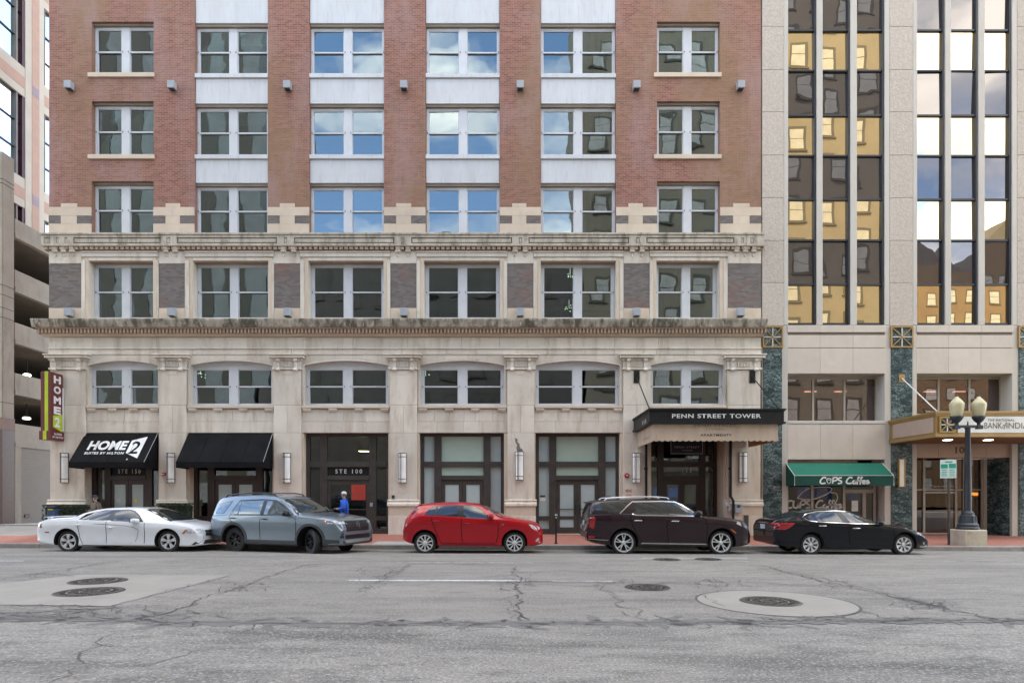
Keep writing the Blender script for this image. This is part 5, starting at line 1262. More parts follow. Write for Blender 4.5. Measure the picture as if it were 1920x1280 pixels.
    def wheels(s, style, steer, tr):
        t, r = s.tyre, s.rim; wd = .115; n = {'five': 5, 'six': 6, 'ten': 10, 'vee': 5, 'eight': 8}[style]
        met = 'alloy_dark' if style == 'six' else 'silver'
        # build once in the wheel's own frame (axle along y, outer face at -y), then share the meshes
        hub = B().lathe([(0, -.02), (r * .80, -.02), (r * .80, .02), (0, .02)], (0, 0, 0), 24, 'y')
        hm = hub.build('wheel', 'arch_black', None, local=True).data
        ty = B().lathe([(r * .96, -wd + .015), (r * 1.03, -wd), (t - .03, -wd), (t - .008, -wd + .02), (t, -wd + .045), (t, wd - .045), (t - .008, wd - .02), (t - .03, wd), (r, wd), (r * .96, -wd + .015)], (0, 0, 0), 40, 'y')
        for k in range(40):       # tread blocks
            a = 2 * math.pi * (k + .5) / 40
            for yy in (-.07, -.02, .03, .08):
                c, sn = math.cos(a), math.sin(a); q = [(t + .004, -.018), (t + .004, .018), (t - .006, .018), (t - .006, -.018)]
                ty.prism([(p * c - w_ * sn, p * sn + w_ * c) for p, w_ in q], yy - .02, yy + .02, 'y')
        tm = ty.build('tyre', 'rubber', None, local=True, smooth=True); tm.data.set_sharp_from_angle(angle=R(35)); tmesh = tm.data
        rm = B().lathe([(r, -wd + .005), (r * .97, -wd - .002), (r * .91, -wd + .002), (r * .89, -wd + .03), (r * .86, .05), (r, .05)], (0, 0, 0), 40, 'y')
        rm.lathe([(0, -wd + .005), (.045, -wd + .006), (.062, -wd + .02), (.068, .0), (0, .0)], (0, 0, 0), 20, 'y')
        def spoke(a, w0, w1, skew=0, r0=.05, r1=None, d0=.018, d1=.006):
            r1 = r1 or r * .92; c, sn = math.cos(a), math.sin(a)
            def pt(rad, lat, y): return (rad * c - lat * sn, y, rad * sn + lat * c)
            o = skew; v = [pt(r0, -w0, -wd + d0), pt(r0, w0, -wd + d0), pt(r1, w1 + o, -wd + d1), pt(r1, -w1 + o, -wd + d1), pt(r0, -w0, -wd + d0 + .05), pt(r0, w0, -wd + d0 + .05), pt(r1, w1 + o, -wd + d1 + .045), pt(r1, -w1 + o, -wd + d1 + .045)]
            vv = [rm.bm.verts.new(p) for p in v]
            for f in ((0, 1, 2, 3), (4, 7, 6, 5), (0, 4, 5, 1), (1, 5, 6, 2), (2, 6, 7, 3), (3, 7, 4, 0)): rm.bm.faces.new([vv[i] for i in f])
        for k in range(n):
            a = 2 * math.pi * k / n + .3
            if style == 'five':
                spoke(a, .020, .024, -.034, d0=.0, d1=-.004); spoke(a, .020, .024, .034, d0=.0, d1=-.004)
            elif style == 'ten': spoke(a, .014, .024)
            elif style == 'eight': spoke(a, .014, .019, -.014); spoke(a, .012, .013, .03)
            elif style == 'vee':
                spoke(a, .018, .012, -.055); spoke(a, .018, .012, .055)
            else: spoke(a, .022, .012, -.045); spoke(a, .022, .012, .045); spoke(a, .024, .03, r1=r * .5)
        rim = rm.build('rim', met, None, local=True); rim.data.set_sharp_from_angle(angle=R(30)); rmesh = rim.data
        for o in list(col.objects):
            if o.parent is None and o.data in (hm, tmesh, rmesh): bpy.data.objects.remove(o)
        for cx, st in ((0, 0), (s.wb, steer)):
            for sy in (-1, 1):
                w = new_obj('wheel', hm, s.root); w.location = (cx, sy * (tr - wd + .02), t)
                w.rotation_euler = (0, 0, st if sy < 0 else st + math.pi)
                new_obj('tyre', tmesh, w); new_obj('rim', rmesh, w)
    def glassband(s, polys, mat='car_glass'):
        for p in polys:
            s.line('window_gasket', 'black_trim', p + [p[0]], .026, off=.0035)
            s.panel('side_window', mat, p, '-y', .006, both=True)
    def screen(s, name, xb, xt, wb_, wt, mat='windscreen', side='+z', off=.005):
        """windscreen or rear window seen from above: x and half width at base and top"""
        n = 6; bx = .06 if xb > xt else -.06
        P = [(xb - bx * abs(k / n) ** 2, wb_ * k / n) for k in range(-n, n + 1)] + [(xt + (-bx if False else 0), wt * k / n) for k in range(n, -n - 1, -1)]
        return s.panel(name, mat, P, side, off, step=.09)
def sub(px, py, x0, y0, k): return ((px - x0) / k, (y0 - py) / k)

# ---- red compact crossover (side view)
k = 407
def Q(*p): return [sub(a, b, 350, 750, k) for a, b in p]
c = Car('compact_crossover', 'bright red compact crossover parked in the middle of the row', wx(796.5, 18.0), 18.0 + .82, 0, 'paint_red', 2.67, -.66, 3.52, .88,
        top=[(-.66, .86), (-.63, 1.02), (-.56, 1.14), (-.42, 1.29), (-.24, 1.46), (.06, 1.515), (.5, 1.545), (1.0, 1.552), (1.4, 1.525), (1.66, 1.475), (1.92, 1.36), (2.2, 1.22), (2.42, 1.125), (2.75, 1.055), (3.1, .985), (3.32, .92), (3.45, .84), (3.52, .70)],
        belt=[(-.66, .74), (-.5, 1.0), (0, 1.155), (1, 1.10), (1.9, 1.05), (2.4, 1.02), (2.8, .98), (3.2, .90), (3.52, .55)],
        sill=[(-.66, .42), (-.5, .33), (0, .24), (2.8, .22), (3.2, .23), (3.52, .30)],
        roofw=[(-.66, .60), (-.4, .62), (0, .62), (1.0, .63), (1.5, .60), (2.0, .66), (2.45, .74), (3.0, .70), (3.52, .5)], tyre=.332, rim=.245, arch=.385, wheel_style='ten')
c.glassband([Q((350, 270), (392, 213), (440, 182), (484, 174), (472, 276)), Q((492, 276), (505, 174), (738, 160), (744, 290)), Q((822, 298), (812, 160), (950, 172), (1035, 222), (1108, 288), (1104, 316), (845, 303))])
c.panel('pillar_trim', 'black_trim', Q((748, 291), (742, 160), (808, 160), (818, 299)), both=True); c.panel('pillar_trim', 'black_trim', Q((474, 277), (487, 174), (502, 174), (489, 277)), both=True)
c.screen('windscreen', 2.42, 1.64, .76, .575); c.screen('rear_window', -.42, -.24, .58, .54, 'car_glass')
for ln in (((795, 160), (800, 300), (790, 420), (800, 560), (815, 618)), ((440, 278), (432, 330), (470, 430), (520, 560), (560, 615)), ((1235, 330), (1240, 420), (1235, 540), (1210, 612)), ((560, 618), (1210, 622))): c.line('door_seam', 'seam', Q(*ln), .018)
c.line('sill_ridge', 'paint_red', Q((590, 605), (1215, 612)), .03, off=.015)  # raised strip along the sill in the plain body paint
for h in ((490, 347), (860, 377)): c.handle(*Q(h)[0], 'paint_red', .085)
c.mirror(*Q((1150, 300))[0], 'paint_red', (.10, .10, .085))
c.panel('headlight', 'lens_clear', Q((1606, 386), (1685, 402), (1748, 428), (1742, 456), (1685, 458), (1642, 432)), both=True)
c.panel('tail_light', 'lens_red', Q((118, 335), (190, 335), (168, 380), (135, 412), (112, 410)), both=True)
c.panel('fog_lamp', 'chrome', Q((1690, 585), (1722, 548), (1738, 556), (1730, 585), (1705, 600)), both=True); c.panel('side_marker', 'chrome', Q((1280, 376), (1314, 384), (1308, 396), (1282, 392)), both=True)
c.panel('grille', 'black_trim', [(-.42, .40), (.42, .40), (.5, .66), (-.5, .66)], '+x')
c.panel('rear_window', 'car_glass', Q((176, 268), (272, 172), (290, 172), (205, 262)), both=True); c.blob('roof_spoiler', 'paint_red', (-.16, 0, 1.47), (.13, .58, .022))
c.line('side_crease', 'seam', Q((200, 405), (330, 372), (520, 392)), .006)  # thin dark line paints the shade of the crease

# ---- dark red three-row SUV (rear turned a little to the camera)
k = 354
def Q(*p): return [sub(a, b, 513, 715, k) for a, b in p]
c = Car('large_suv', 'dark maroon three-row SUV with chrome trim in front of the canopied entrance', wx(1170, 18.0), 18.0 + .90, 0, 'paint_maroon', 2.90, -1.10, 3.82, .97,
        top=[(-1.10, .90), (-1.08, 1.14), (-1.03, 1.34), (-.96, 1.52), (-.86, 1.605), (-.5, 1.645), (.25, 1.675), (.9, 1.685), (1.4, 1.66), (1.7, 1.58), (2.0, 1.42), (2.42, 1.17), (2.9, 1.13), (3.35, 1.075), (3.6, 1.025), (3.74, .95), (3.80, .85), (3.82, .72)],
        belt=[(-1.10, .82), (-1.0, 1.18), (0, 1.215), (2.1, 1.175), (2.5, 1.10), (3.2, 1.03), (3.6, .96), (3.82, .64)],
        sill=[(-1.10, .42), (-.85, .34), (0, .24), (3.1, .22), (3.5, .24), (3.82, .32)],
        plan=[(-1.10, .86), (-1.05, .92), (-.9, .95), (-.4, .968), (1.4, .97), (3.0, .965), (3.45, .93), (3.7, .86), (3.82, .74)], roofw=[(-1.10, .76), (-.8, .73), (0, .72), (1.4, .70), (2.0, .75), (2.5, .86), (3.3, .84), (3.82, .68)], tyre=.362, rim=.285, arch=.425, wheel_style='vee')
c.glassband([Q((205, 268), (240, 182), (560, 158), (596, 152), (552, 192), (468, 274)), Q((612, 284), (662, 163), (893, 160), (916, 290)), Q((986, 293), (948, 162), (1060, 166), (1128, 196), (1250, 276), (1236, 297))])
c.panel('pillar_trim', 'black_trim', Q((920, 290), (897, 160), (944, 162), (982, 293)), both=True)
c.line('chrome_trim', 'chrome', Q((470, 280), (560, 196), (612, 156), (930, 152), (1065, 158), (1140, 192), (1330, 315)), .028, off=.008); c.line('chrome_trim', 'chrome', Q((600, 284), (640, 296), (980, 302), (1250, 306)), .028, off=.008); c.line('chrome_trim', 'chrome', Q((690, 590), (1372, 600)), .03, off=.01); c.line('chrome_trim', 'chrome', Q((140, 545), (345, 560)), .018, off=.006)
c.screen('windscreen', 2.42, 1.64, .86, .65); c.panel('rear_window', 'car_glass', [(-.66, 1.20), (.66, 1.20), (.60, 1.52), (-.60, 1.52)], '-x')
for ln in (((938, 162), (975, 300), (960, 420), (975, 560), (990, 625)), ((600, 290), (575, 330), (610, 430), (690, 560), (705, 620)), ((1370, 330), (1385, 430), (1375, 590)), ((700, 628), (1375, 632))): c.line('door_seam', 'seam', Q(*ln), .018)
for h in ((655, 353), (1045, 359)): c.handle(*Q(h)[0], 'chrome', .12)
c.mirror(*Q((1290, 285))[0], 'black_trim', (.11, .11, .09))
c.panel('tail_light', 'lens_red', Q((112, 330), (190, 308), (212, 330), (194, 440), (150, 422), (112, 400)), both=True); c.line('light_edge', 'chrome', Q((205, 320), (140, 330), (135, 400), (150, 425)), .02, off=.008)
c.panel('reflector', 'lens_red', Q((140, 512), (205, 514), (200, 536), (142, 536)), both=True)
c.panel('headlight', 'lens_clear', Q((1672, 352), (1735, 372), (1752, 412), (1700, 392)), both=True); c.panel('side_marker', 'lens_amber', Q((1622, 440), (1650, 445), (1692, 478), (1686, 490)), both=True)
c.panel('daytime_lamp', 'lens_clear', [(.60, .62), (.74, .62), (.74, .86), (.66, .86)], '+x'); c.panel('daytime_lamp', 'lens_clear', [(-.74, .62), (-.60, .62), (-.66, .86), (-.74, .86)], '+x'); c.panel('grille', 'black_trim', [(-.55, .56), (.55, .56), (.58, .90), (-.58, .90)], '+x')
c.panel('number_plate', 'plate', [(-.17, .86), (.17, .86), (.17, 1.0), (-.17, 1.0)], '-x', .01); c.panel('tailgate_trim', 'black_trim', [(-.80, .50), (.80, .50), (.78, .64), (-.78, .64)], '-x', .006); c.panel('bumper_chrome', 'chrome', [(-.66, .44), (.66, .44), (.5, .50), (-.5, .50)], '-x', .012)
for sg in (-1, 1): B().tube([(-.55, sg * .62, 1.62), (-.45, sg * .62, 1.685), (.3, sg * .61, 1.725), (1.0, sg * .60, 1.73), (1.35, sg * .59, 1.70), (1.42, sg * .585, 1.655)], .018, 6).build('roof_rail', 'silver', c.root, local=True)
c.blob('roof_spoiler', 'black_trim', (-.93, 0, 1.55), (.16, .62, .03))
c.panel('arch_trim', 'cladding', [(-.50, .24), (-.44, .42), (-.36, .60)] + [(.425 * math.cos(a) * 1.0, .382 + .425 * math.sin(a)) for a in [R(150 - 12 * j) for j in range(11)]] + [(.50, .24)] + [(.47 * math.cos(a), .382 + .47 * math.sin(a)) for a in [R(10 + 16 * j) for j in range(11)]], both=True) if False else None

# ---- black saloon at the right end (rear turned to the camera)
k = 339
def Q(*p): return [sub(a, b, 668, 578, k) for a, b in p]
c = Car('black_saloon', 'black saloon car with chrome window line parked before the coffee shop', wx(1521.5, 18.0), 18.0 + .84, 0, 'paint_black', 2.776, -1.10, 3.62, .90,
        top=[(-1.10, .90), (-1.06, 1.03), (-.95, 1.075), (-.70, 1.11), (-.4, 1.19), (0, 1.31), (.35, 1.375), (.8, 1.395), (1.2, 1.34), (1.55, 1.21), (1.9, 1.06), (2.2, .945), (2.7, .885), (3.1, .80), (3.35, .70), (3.52, .58), (3.62, .46)],
        belt=[(-1.10, .86), (-.9, 1.0), (-.3, 1.045), (.4, 1.01), (1.9, .935), (2.3, .88), (2.9, .79), (3.3, .64), (3.62, .38)],
        sill=[(-1.10, .34), (-.8, .26), (0, .18), (2.9, .17), (3.3, .17), (3.62, .22)],
        roofw=[(-1.10, .66), (-.7, .64), (-.3, .60), (.2, .58), (.8, .575), (1.3, .57), (1.8, .66), (2.25, .74), (3.0, .66), (3.62, .5)], tyre=.318, rim=.225, arch=.365, wheel_style='eight')
c.glassband([Q((622, 204), (690, 172), (704, 226)), Q((738, 232), (722, 162), (800, 146), (944, 140), (984, 240)), Q((1056, 246), (1000, 142), (1100, 152), (1200, 192), (1300, 248))])
c.panel('pillar_trim', 'black_trim', Q((988, 241), (948, 140), (996, 142), (1050, 246)), both=True)
c.line('chrome_trim', 'chrome', Q((640, 228), (604, 196), (650, 164), (760, 138), (950, 130), (1100, 140), (1220, 188), (1420, 272)), .022, off=.006); c.line('chrome_trim', 'chrome', Q((640, 228), (740, 240), (1050, 254), (1320, 262)), .020, off=.006)
c.screen('windscreen', 2.22, 1.20, .80, .545); c.screen('rear_window', -.66, .10, .60, .50, 'car_glass')
for ln in (((995, 142), (1050, 250), (1040, 350), (1050, 480), (1060, 510)), ((722, 235), (715, 300), (760, 400), (800, 480), (830, 508)), ((1480, 300), (1500, 380), (1480, 500)), ((830, 512), (1480, 516))): c.line('door_seam', 'seam', Q(*ln), .018)
for h in ((770, 280), (1110, 304)): c.handle(*Q(h)[0], 'chrome', .12)
c.mirror(*Q((1345, 258))[0], 'paint_black', (.10, .10, .07))
c.panel('tail_light', 'lens_red', Q((280, 300), (300, 262), (345, 252), (500, 250), (445, 296), (400, 318), (330, 318)), both=True); c.panel('tail_light', 'lens_red', [(-.86, .82), (-.56, .84), (-.56, .96), (-.86, .98)], '-x'); c.panel('tail_light', 'lens_red', [(.56, .84), (.86, .82), (.86, .98), (.56, .96)], '-x')
c.panel('number_plate', 'plate', [(-.17, .76), (.17, .76), (.17, .90), (-.17, .90)], '-x', .01); c.line('boot_chrome', 'chrome', [(-.4, .95), (.4, .95)], .03, side='-x', off=.008, both=False); c.line('boot_seam', 'seam', [(-.7, .70), (.7, .70)], .02, side='-x', both=False)
c.panel('headlight', 'lens_clear', Q((1686, 318), (1735, 328), (1778, 352), (1784, 382), (1740, 362)), both=True); c.panel('side_marker', 'lens_amber', Q((1745, 345), (1775, 356), (1782, 372), (1756, 362)), both=True, off=.007)
c.panel('fog_lamp', 'chrome', Q((1800, 440), (1818, 445), (1818, 470), (1804, 468)), both=True)

# ---- white saloon at the left end (front turned to the camera)
k = 327
def Q(*p): return [sub(a, b, 365, 567, k) for a, b in p]
c = Car('white_saloon', 'white four-door saloon with boot spoiler at the left end of the row', wx(125, 18.35), 18.35 + .90, 0, 'paint_white', 3.05, -.98, 4.00, .94,
        top=[(-.98, .72), (-.93, .93), (-.84, 1.0), (-.5, 1.05), (-.1, 1.075), (.3, 1.215), (.7, 1.315), (1.2, 1.365), (1.7, 1.375), (2.1, 1.35), (2.45, 1.26), (2.8, 1.10), (3.2, .945), (3.5, .90), (3.75, .83), (3.92, .74), (4.00, .60)],
        belt=[(-.98, .66), (-.85, .93), (0, .985), (.4, .99), (1.6, .955), (2.4, .92), (3.2, .86), (3.7, .77), (4.0, .52)],
        sill=[(-.98, .34), (-.75, .26), (0, .19), (3.3, .17), (3.7, .16), (4.0, .20)],
        roofw=[(-.98, .70), (-.4, .66), (.2, .62), (.8, .59), (1.8, .60), (2.3, .62), (2.8, .72), (3.25, .80), (3.7, .74), (4.0, .6)], tyre=.333, rim=.235, arch=.385, wheel_style='five')
c.glassband([Q((482, 236), (502, 196), (566, 176), (564, 241)), Q((576, 241), (578, 176), (680, 158), (772, 152), (756, 246)), Q((803, 250), (812, 152), (930, 152), (985, 166), (1040, 198), (1108, 262))])
c.panel('pillar_trim', 'black_trim', Q((758, 247), (774, 152), (810, 152), (800, 250)), both=True); c.line('window_trim', 'black_trim', Q((478, 240), (500, 190), (680, 152), (930, 146), (990, 160), (1048, 196), (1120, 266)), .02, off=.005)
c.screen('windscreen', 3.16, 2.24, .77, .575); c.screen('rear_window', -.02, .62, .62, .54, 'car_glass')
for ln in (((776, 150), (760, 260), (762, 400), (765, 490)), ((470, 245), (480, 300), (500, 420), (530, 480)), ((1140, 275), (1142, 400), (1138, 495)), ((520, 492), (1200, 505))): c.line('door_seam', 'seam', Q(*ln), .016)
c.line('side_scoop', 'seam', Q((640, 280), (820, 290), (960, 302), (1040, 318), (1082, 345), (1068, 420), (1048, 456)), .010); c.line('side_scoop', 'paint_white', Q((1044, 466), (900, 466), (520, 452)), .02, off=.012)  # dark line paints the shade along the edge of the scoop
for h in ((488, 292), (805, 318)): c.handle(*Q(h)[0], 'paint_white', .085)
c.mirror(*Q((1060, 258))[0], 'paint_white', (.12, .10, .075))
c.panel('headlight', 'lens_clear', Q((1522, 372), (1560, 332), (1660, 342), (1690, 350), (1670, 384)), both=True); c.panel('side_marker', 'lens_amber', Q((1505, 380), (1540, 340), (1556, 338), (1530, 382)), both=True, off=.006)
c.panel('headlight', 'lens_clear', [(.50, .60), (.72, .60), (.72, .72), (.52, .70)], '+x'); c.panel('headlight', 'lens_clear', [(-.72, .60), (-.50, .60), (-.52, .70), (-.72, .72)], '+x')
c.panel('grille', 'black_trim', [(-.46, .48), (.46, .48), (.48, .66), (-.48, .66)], '+x', .006); c.line('grille_bar', 'chrome', [(-.46, .57), (.46, .57)], .03, side='+x', off=.012, both=False); c.panel('lower_grille', 'black_trim', [(-.6, .24), (.6, .24), (.5, .36), (-.5, .36)], '+x', .006)
c.panel('tail_light', 'lens_red', Q((100, 290), (125, 280), (122, 320), (100, 322)), both=True); c.panel('side_marker', 'lens_red', Q((146, 360), (198, 360), (192, 371), (150, 371)), both=True); c.panel('fog_lamp', 'black_trim', Q((1590, 492), (1625, 462), (1665, 462), (1640, 492)), both=True)
c.blob('boot_spoiler', 'paint_white', (-.80, 0, 1.07), (.15, .70, .02)); 
for sg in (-1, 1): B().box(-.82, -.70, sg * .55 - .03, sg * .55 + .03, .98, 1.06).build('spoiler_foot', 'paint_white', c.root, local=True)

# ---- blue grey SUV pulling out (yawed towards the camera, front wheels turned)
c = Car('blue_suv', 'blue grey SUV with black wheels angled out of the parking row', -8.57 + .84 * math.sin(R(20)), 18.8 + .84 * math.cos(R(20)), -R(20), 'paint_blue', 2.86, -1.06, 3.86, .985,
        top=[(-1.06, .80), (-1.04, 1.02), (-1.01, 1.2), (-.94, 1.46), (-.84, 1.64), (-.66, 1.725), (0, 1.775), (.6, 1.79), (1.2, 1.775), (1.55, 1.72), (1.75, 1.64), (2.1, 1.45), (2.48, 1.23), (2.9, 1.185), (3.3, 1.14), (3.6, 1.09), (3.76, 1.02), (3.82, .94), (3.86, .80)],
        belt=[(-1.06, .74), (-.95, 1.12), (0, 1.155), (1.2, 1.15), (2.2, 1.14), (2.5, 1.12), (3.2, 1.06), (3.6, 1.0), (3.86, .74)],
        sill=[(-1.06, .46), (-.8, .34), (0, .26), (3.0, .25), (3.4, .26), (3.86, .30)],
        roofw=[(-1.06, .74), (-.7, .72), (0, .73), (1.4, .72), (1.9, .74), (2.5, .86), (3.3, .86), (3.86, .76)],
        plan=[(-1.06, .80), (-1.0, .87), (-.8, .94), (-.3, .98), (1.4, .985), (3.0, .985), (3.5, .95), (3.72, .90), (3.86, .80)], tyre=.385, rim=.24, arch=.455, wheel_style='six', steer=-R(26))
c.glassband([[(-.80, 1.20), (-.60, 1.52), (-.20, 1.58), (-.46, 1.20)], [(-.12, 1.27), (.10, 1.56), (.17, 1.57), (.10, 1.185), (-.02, 1.18)], [(.15, 1.185), (.23, 1.575), (1.02, 1.60), (.99, 1.185)], [(1.13, 1.185), (1.16, 1.60), (1.45, 1.575), (1.72, 1.45), (2.12, 1.20)]], 'car_glass_sky')
c.panel('pillar_trim', 'black_trim', [(1.0, 1.185), (1.03, 1.60), (1.15, 1.60), (1.12, 1.185)], both=True); c.line('window_trim', 'black_trim', [(-.14, 1.26), (.10, 1.60), (1.02, 1.635), (1.46, 1.605), (1.75, 1.47), (2.2, 1.19)], .03, off=.005); c.line('window_trim', 'black_trim', [(-.03, 1.165), (2.15, 1.175)], .022, off=.005)
c.screen('windscreen', 2.48, 1.70, .90, .69); c.panel('rear_window', 'car_glass', [(-.68, 1.22), (.68, 1.22), (.62, 1.55), (-.62, 1.55)], '-x')
for ln in (((1.08, 1.62), (1.06, 1.15), (1.02, .8), (1.04, .42)), ((-.14, 1.2), (-.16, 1.05), (.1, .8), (.42, .5), (.45, .40)), ((2.32, 1.16), (2.38, .9), (2.34, .42))): c.line('door_seam', 'seam', ln, .020)
c.panel('sill_cladding', 'cladding', [(.46, .27), (2.40, .27), (2.40, .42), (.46, .42)], both=True, off=.012)
for cx in (0, 2.86):
    c.panel('arch_cladding', 'cladding', [(cx + .50 * math.cos(R(a)) * 1.06, .405 + .53 * math.sin(R(a))) for a in range(-14, 195, 8)] + [(cx + .452 * math.cos(R(a)), .405 + .452 * math.sin(R(a))) for a in range(194, -15, -8)], both=True, off=.014, step=.05)
for h in ((.0, 1.06), (1.22, 1.05)): c.handle(*h, 'black_trim', .12)
c.mirror(2.06, 1.20, 'black_trim', (.10, .13, .085))
c.panel('headlight', 'lens_clear', [(3.40, .93), (3.62, .94), (3.80, .92), (3.80, .98), (3.50, 1.02), (3.34, 1.05)], both=True); c.panel('side_marker', 'lens_amber', [(3.30, 1.02), (3.40, .94), (3.46, .95), (3.40, 1.04)], both=True, off=.008)
for sg in (-1, 1):
    c.panel('headlight', 'lens_clear', [(sg * .50, .92), (sg * .82, .92), (sg * .84, .99), (sg * .50, 1.0)], '+x', .008); c.panel('bumper_vent', 'black_trim', [(sg * .70, .50), (sg * .82, .50), (sg * .80, .72), (sg * .74, .72)], '+x', .006)
g = c.panel('grille', 'black_trim', [(-.56, .70), (.56, .70), (.60, 1.0), (-.60, 1.0)], '+x', .010)
for z in (.76, .83, .90, .96): c.line('grille_bar', 'cladding', [(-.55, z), (-.3, z + .015), (0, z), (.3, z + .015), (.55, z)], .02, side='+x', off=.02, both=False, parent=g)
for pts, w in (([(-.055, .80), (-.042, .93)], .02), ([(.055, .80), (.042, .93)], .02), ([(-.045, .865), (.045, .865)], .02), ([(-.08, .79), (-.07, .945), (.07, .945), (.08, .79), (-.08, .79)], .010)): c.line('badge', 'chrome', pts, w, side='+x', off=.028, both=False, parent=g)
c.panel('lower_grille', 'black_trim', [(-.62, .48), (.62, .48), (.62, .60), (-.62, .60)], '+x', .008); c.panel('bumper_cladding', 'cladding', [(-.76, .30), (.76, .30), (.76, .42), (-.76, .42)], '+x', .006); c.panel('skid_plate', 'skid_silver', [(-.60, .36), (.60, .36), (.66, .45), (-.66, .45)], '+x', .016)
c.panel('bumper_cladding', 'cladding', [(3.36, .28), (3.80, .30), (3.80, .46), (3.40, .48)], both=True, off=.008); c.panel('bumper_cladding', 'cladding', [(-1.03, .42), (-.52, .34), (-.52, .50), (-1.03, .58)], both=True, off=.008)
c.panel('tail_light', 'lens_red', [(-1.02, .98), (-.86, 1.02), (-.86, 1.12), (-1.0, 1.15)], both=True)
for sg in (-1, 1): B().tube([(-.6, sg * .66, 1.70), (-.5, sg * .66, 1.775), (.3, sg * .66, 1.83), (1.0, sg * .65, 1.83), (1.3, sg * .64, 1.79), (1.38, sg * .635, 1.72)], .022, 6).build('roof_rail', 'black_trim', c.root, local=True)
c.blob('roof_spoiler', 'paint_blue', (-.86, 0, 1.69), (.16, .66, .03))
# ================================================================== things fixed to the hotel
ORD = ['first', 'second', 'third', 'fourth', 'fifth', 'sixth', 'seventh']
# floodlight boxes
for row, (y0, y1, where) in enumerate(((147, 166, 'on the brick, %s from the left'), (577.5, 592, 'above the lower cornice, %s from the left'))):
    for i, px in enumerate((127.5, 321, 538, 757, 975.5, 1194, 1389.5)):
        x = wx(px, Y0 - .2); h = wx(6.6 + 960, Y0 - .2); z0, z1 = wz(y1, Y0 - .2), wz(y0 + 5 if row == 0 else y0, Y0 - .2)
        t = thing('facade_light', 'small grey box light ' + where % ORD[i], 'wall light', (x, Y0, z0), group='grey box lights on the hotel front')
        B().box(x - h, x + h, Y0 - .26, Y0 - .03, z0, z1).build('housing', 'grey_fixture', t, bev=.012)
        B().box(x - h * .7, x + h * .7, Y0 - .22, Y0 - .06, z0 - .012, z0 - .001).build('lens', 'latch_dark', t)
        B().box(x - .05, x + .05, Y0 - .03, Y0 + .02, z0 + .06, z1 - .06).build('wall_plate', 'latch_dark', t)
# sconces
SC = [(122, 849, 905, 'beside the left black awning, at the corner pier'), (321, 849, 905, 'between the two black awnings'), (538, 849, 905, 'left of the door with the red poster'), (755, 849, 905, 'right of the door with the red poster'),
      (974, 846.5, 900, 'under a black smudge, hung a little lower than the rest'), (1193, 849, 905, 'left of the canopied entrance above the fire sign'), (1393, 848, 904, 'right of the canopied entrance')]
for px, y0, y1, wh in SC:
    x, z0, z1 = wx(px, Yp), wz(y1, Yp), wz(y0, Yp); r = .155
    t = thing('wall_sconce', 'tall white half round sconce ' + wh, 'wall lamp', (x, Yp, z0), group='tall white sconces on the piers')
    B().lathe([(0, z0), (r, z0), (r, z1), (0, z1)], (x, Yp - .02, 0), 12, 'z', math.pi, 2 * math.pi).build('diffuser', 'lamp_white', t)
    f = B()
    for zz in (z0, z0 + .15, z1 - .17, z1 - .02): f.lathe([(r + .001, zz), (r + .012, zz), (r + .012, zz + .022), (r + .001, zz + .022)], (x, Yp - .02, 0), 12, 'z', math.pi, 2 * math.pi)
    for a in (math.pi, 1.32 * math.pi, 1.42 * math.pi, 1.98 * math.pi): f.box(x + (r + .004) * math.cos(a) - .008, x + (r + .004) * math.cos(a) + .008, Yp - .02 + (r + .004) * math.sin(a) - .008, Yp - .02 + (r + .004) * math.sin(a) + .008, z0, z1)
    f.build('metal_cage', 'black_metal', t)
    B().box(x - .14, x + .14, Yp - .02, Yp - .001, z0 + .02, z1 - .02).build('back_plate', 'black_metal', t)
# soot above the damaged sconce
b = B(); q = random.Random(3)
for k_ in range(26):
    f_ = k_ / 25; cx, cz = wx(967 + 8 * f_ + q.uniform(-1.5, 1.5), Yp), wz(822 + 24 * f_, Yp); r_ = .03 + .08 * f_ * f_
    b.face([(cx + r_ * math.cos(a) * q.uniform(.6, 1.2), Yp - .0015 - .0001 * k_, cz + r_ * math.sin(a) * q.uniform(.6, 1.2)) for a in [j * math.pi / 4 for j in range(8)]])
kind(b.build('soot_stain', mk('soot', (.20, .185, .17), (.10, .095, .09), rough=.95, ns=6), hotel), 'stuff')
o = B().box(wx(673, Y0 + 1.5), wx(690, Y0 + 1.5), Y0 + 1.4, Y0 + 1.8, wz(846, Y0 + 1.5), wz(845, Y0 + 1.5)).build('ceiling_lamp', mk('lamp_yellow', (.9, .8, .4), emit=(1, .82, .35, 2.5)))
tag(o, 'yellow strip lamp glowing behind the transom above the red poster door', 'lamp')
# alarm fittings and signs on the piers
t = thing('fire_strobe', 'small red fire strobe on the pier between the black awnings', 'alarm', (wx(308, Yp), Yp, wz(891, Yp)))
B().box(wx(304.5, Yp), wx(311.5, Yp), Yp - .07, Yp - .001, wz(891, Yp), wz(885.5, Yp)).build('housing', 'red_plastic', t, bev=.01); B().box(wx(305.5, Yp), wx(310, Yp), Yp - .085, Yp - .071, wz(889.5, Yp), wz(888, Yp)).build('strobe_lens', 'sign_white', t)
t = thing('alarm_bell', 'round red fire bell beside the canopied entrance', 'alarm', (wx(1175, Yp), Yp, wz(895, Yp)))
B().lathe([(.0, -.10), (.05, -.10), (.09, -.06), (.10, -.03), (.10, -.001), (0, -.001)], (wx(1175, Yp), Yp, wz(891, Yp)), 18, 'y').build('gong', 'red_plastic', t, smooth=True); B().lathe([(0, -.125), (.03, -.125), (.03, -.10), (0, -.10)], (wx(1175, Yp), Yp, wz(891, Yp)), 12, 'y').build('cap', 'sign_white', t)
t = thing('fire_sign', 'red FDC lettering on a small pale sign below the fire bell', 'sign', (wx(1179, Yp), Yp, wz(931, Yp)))
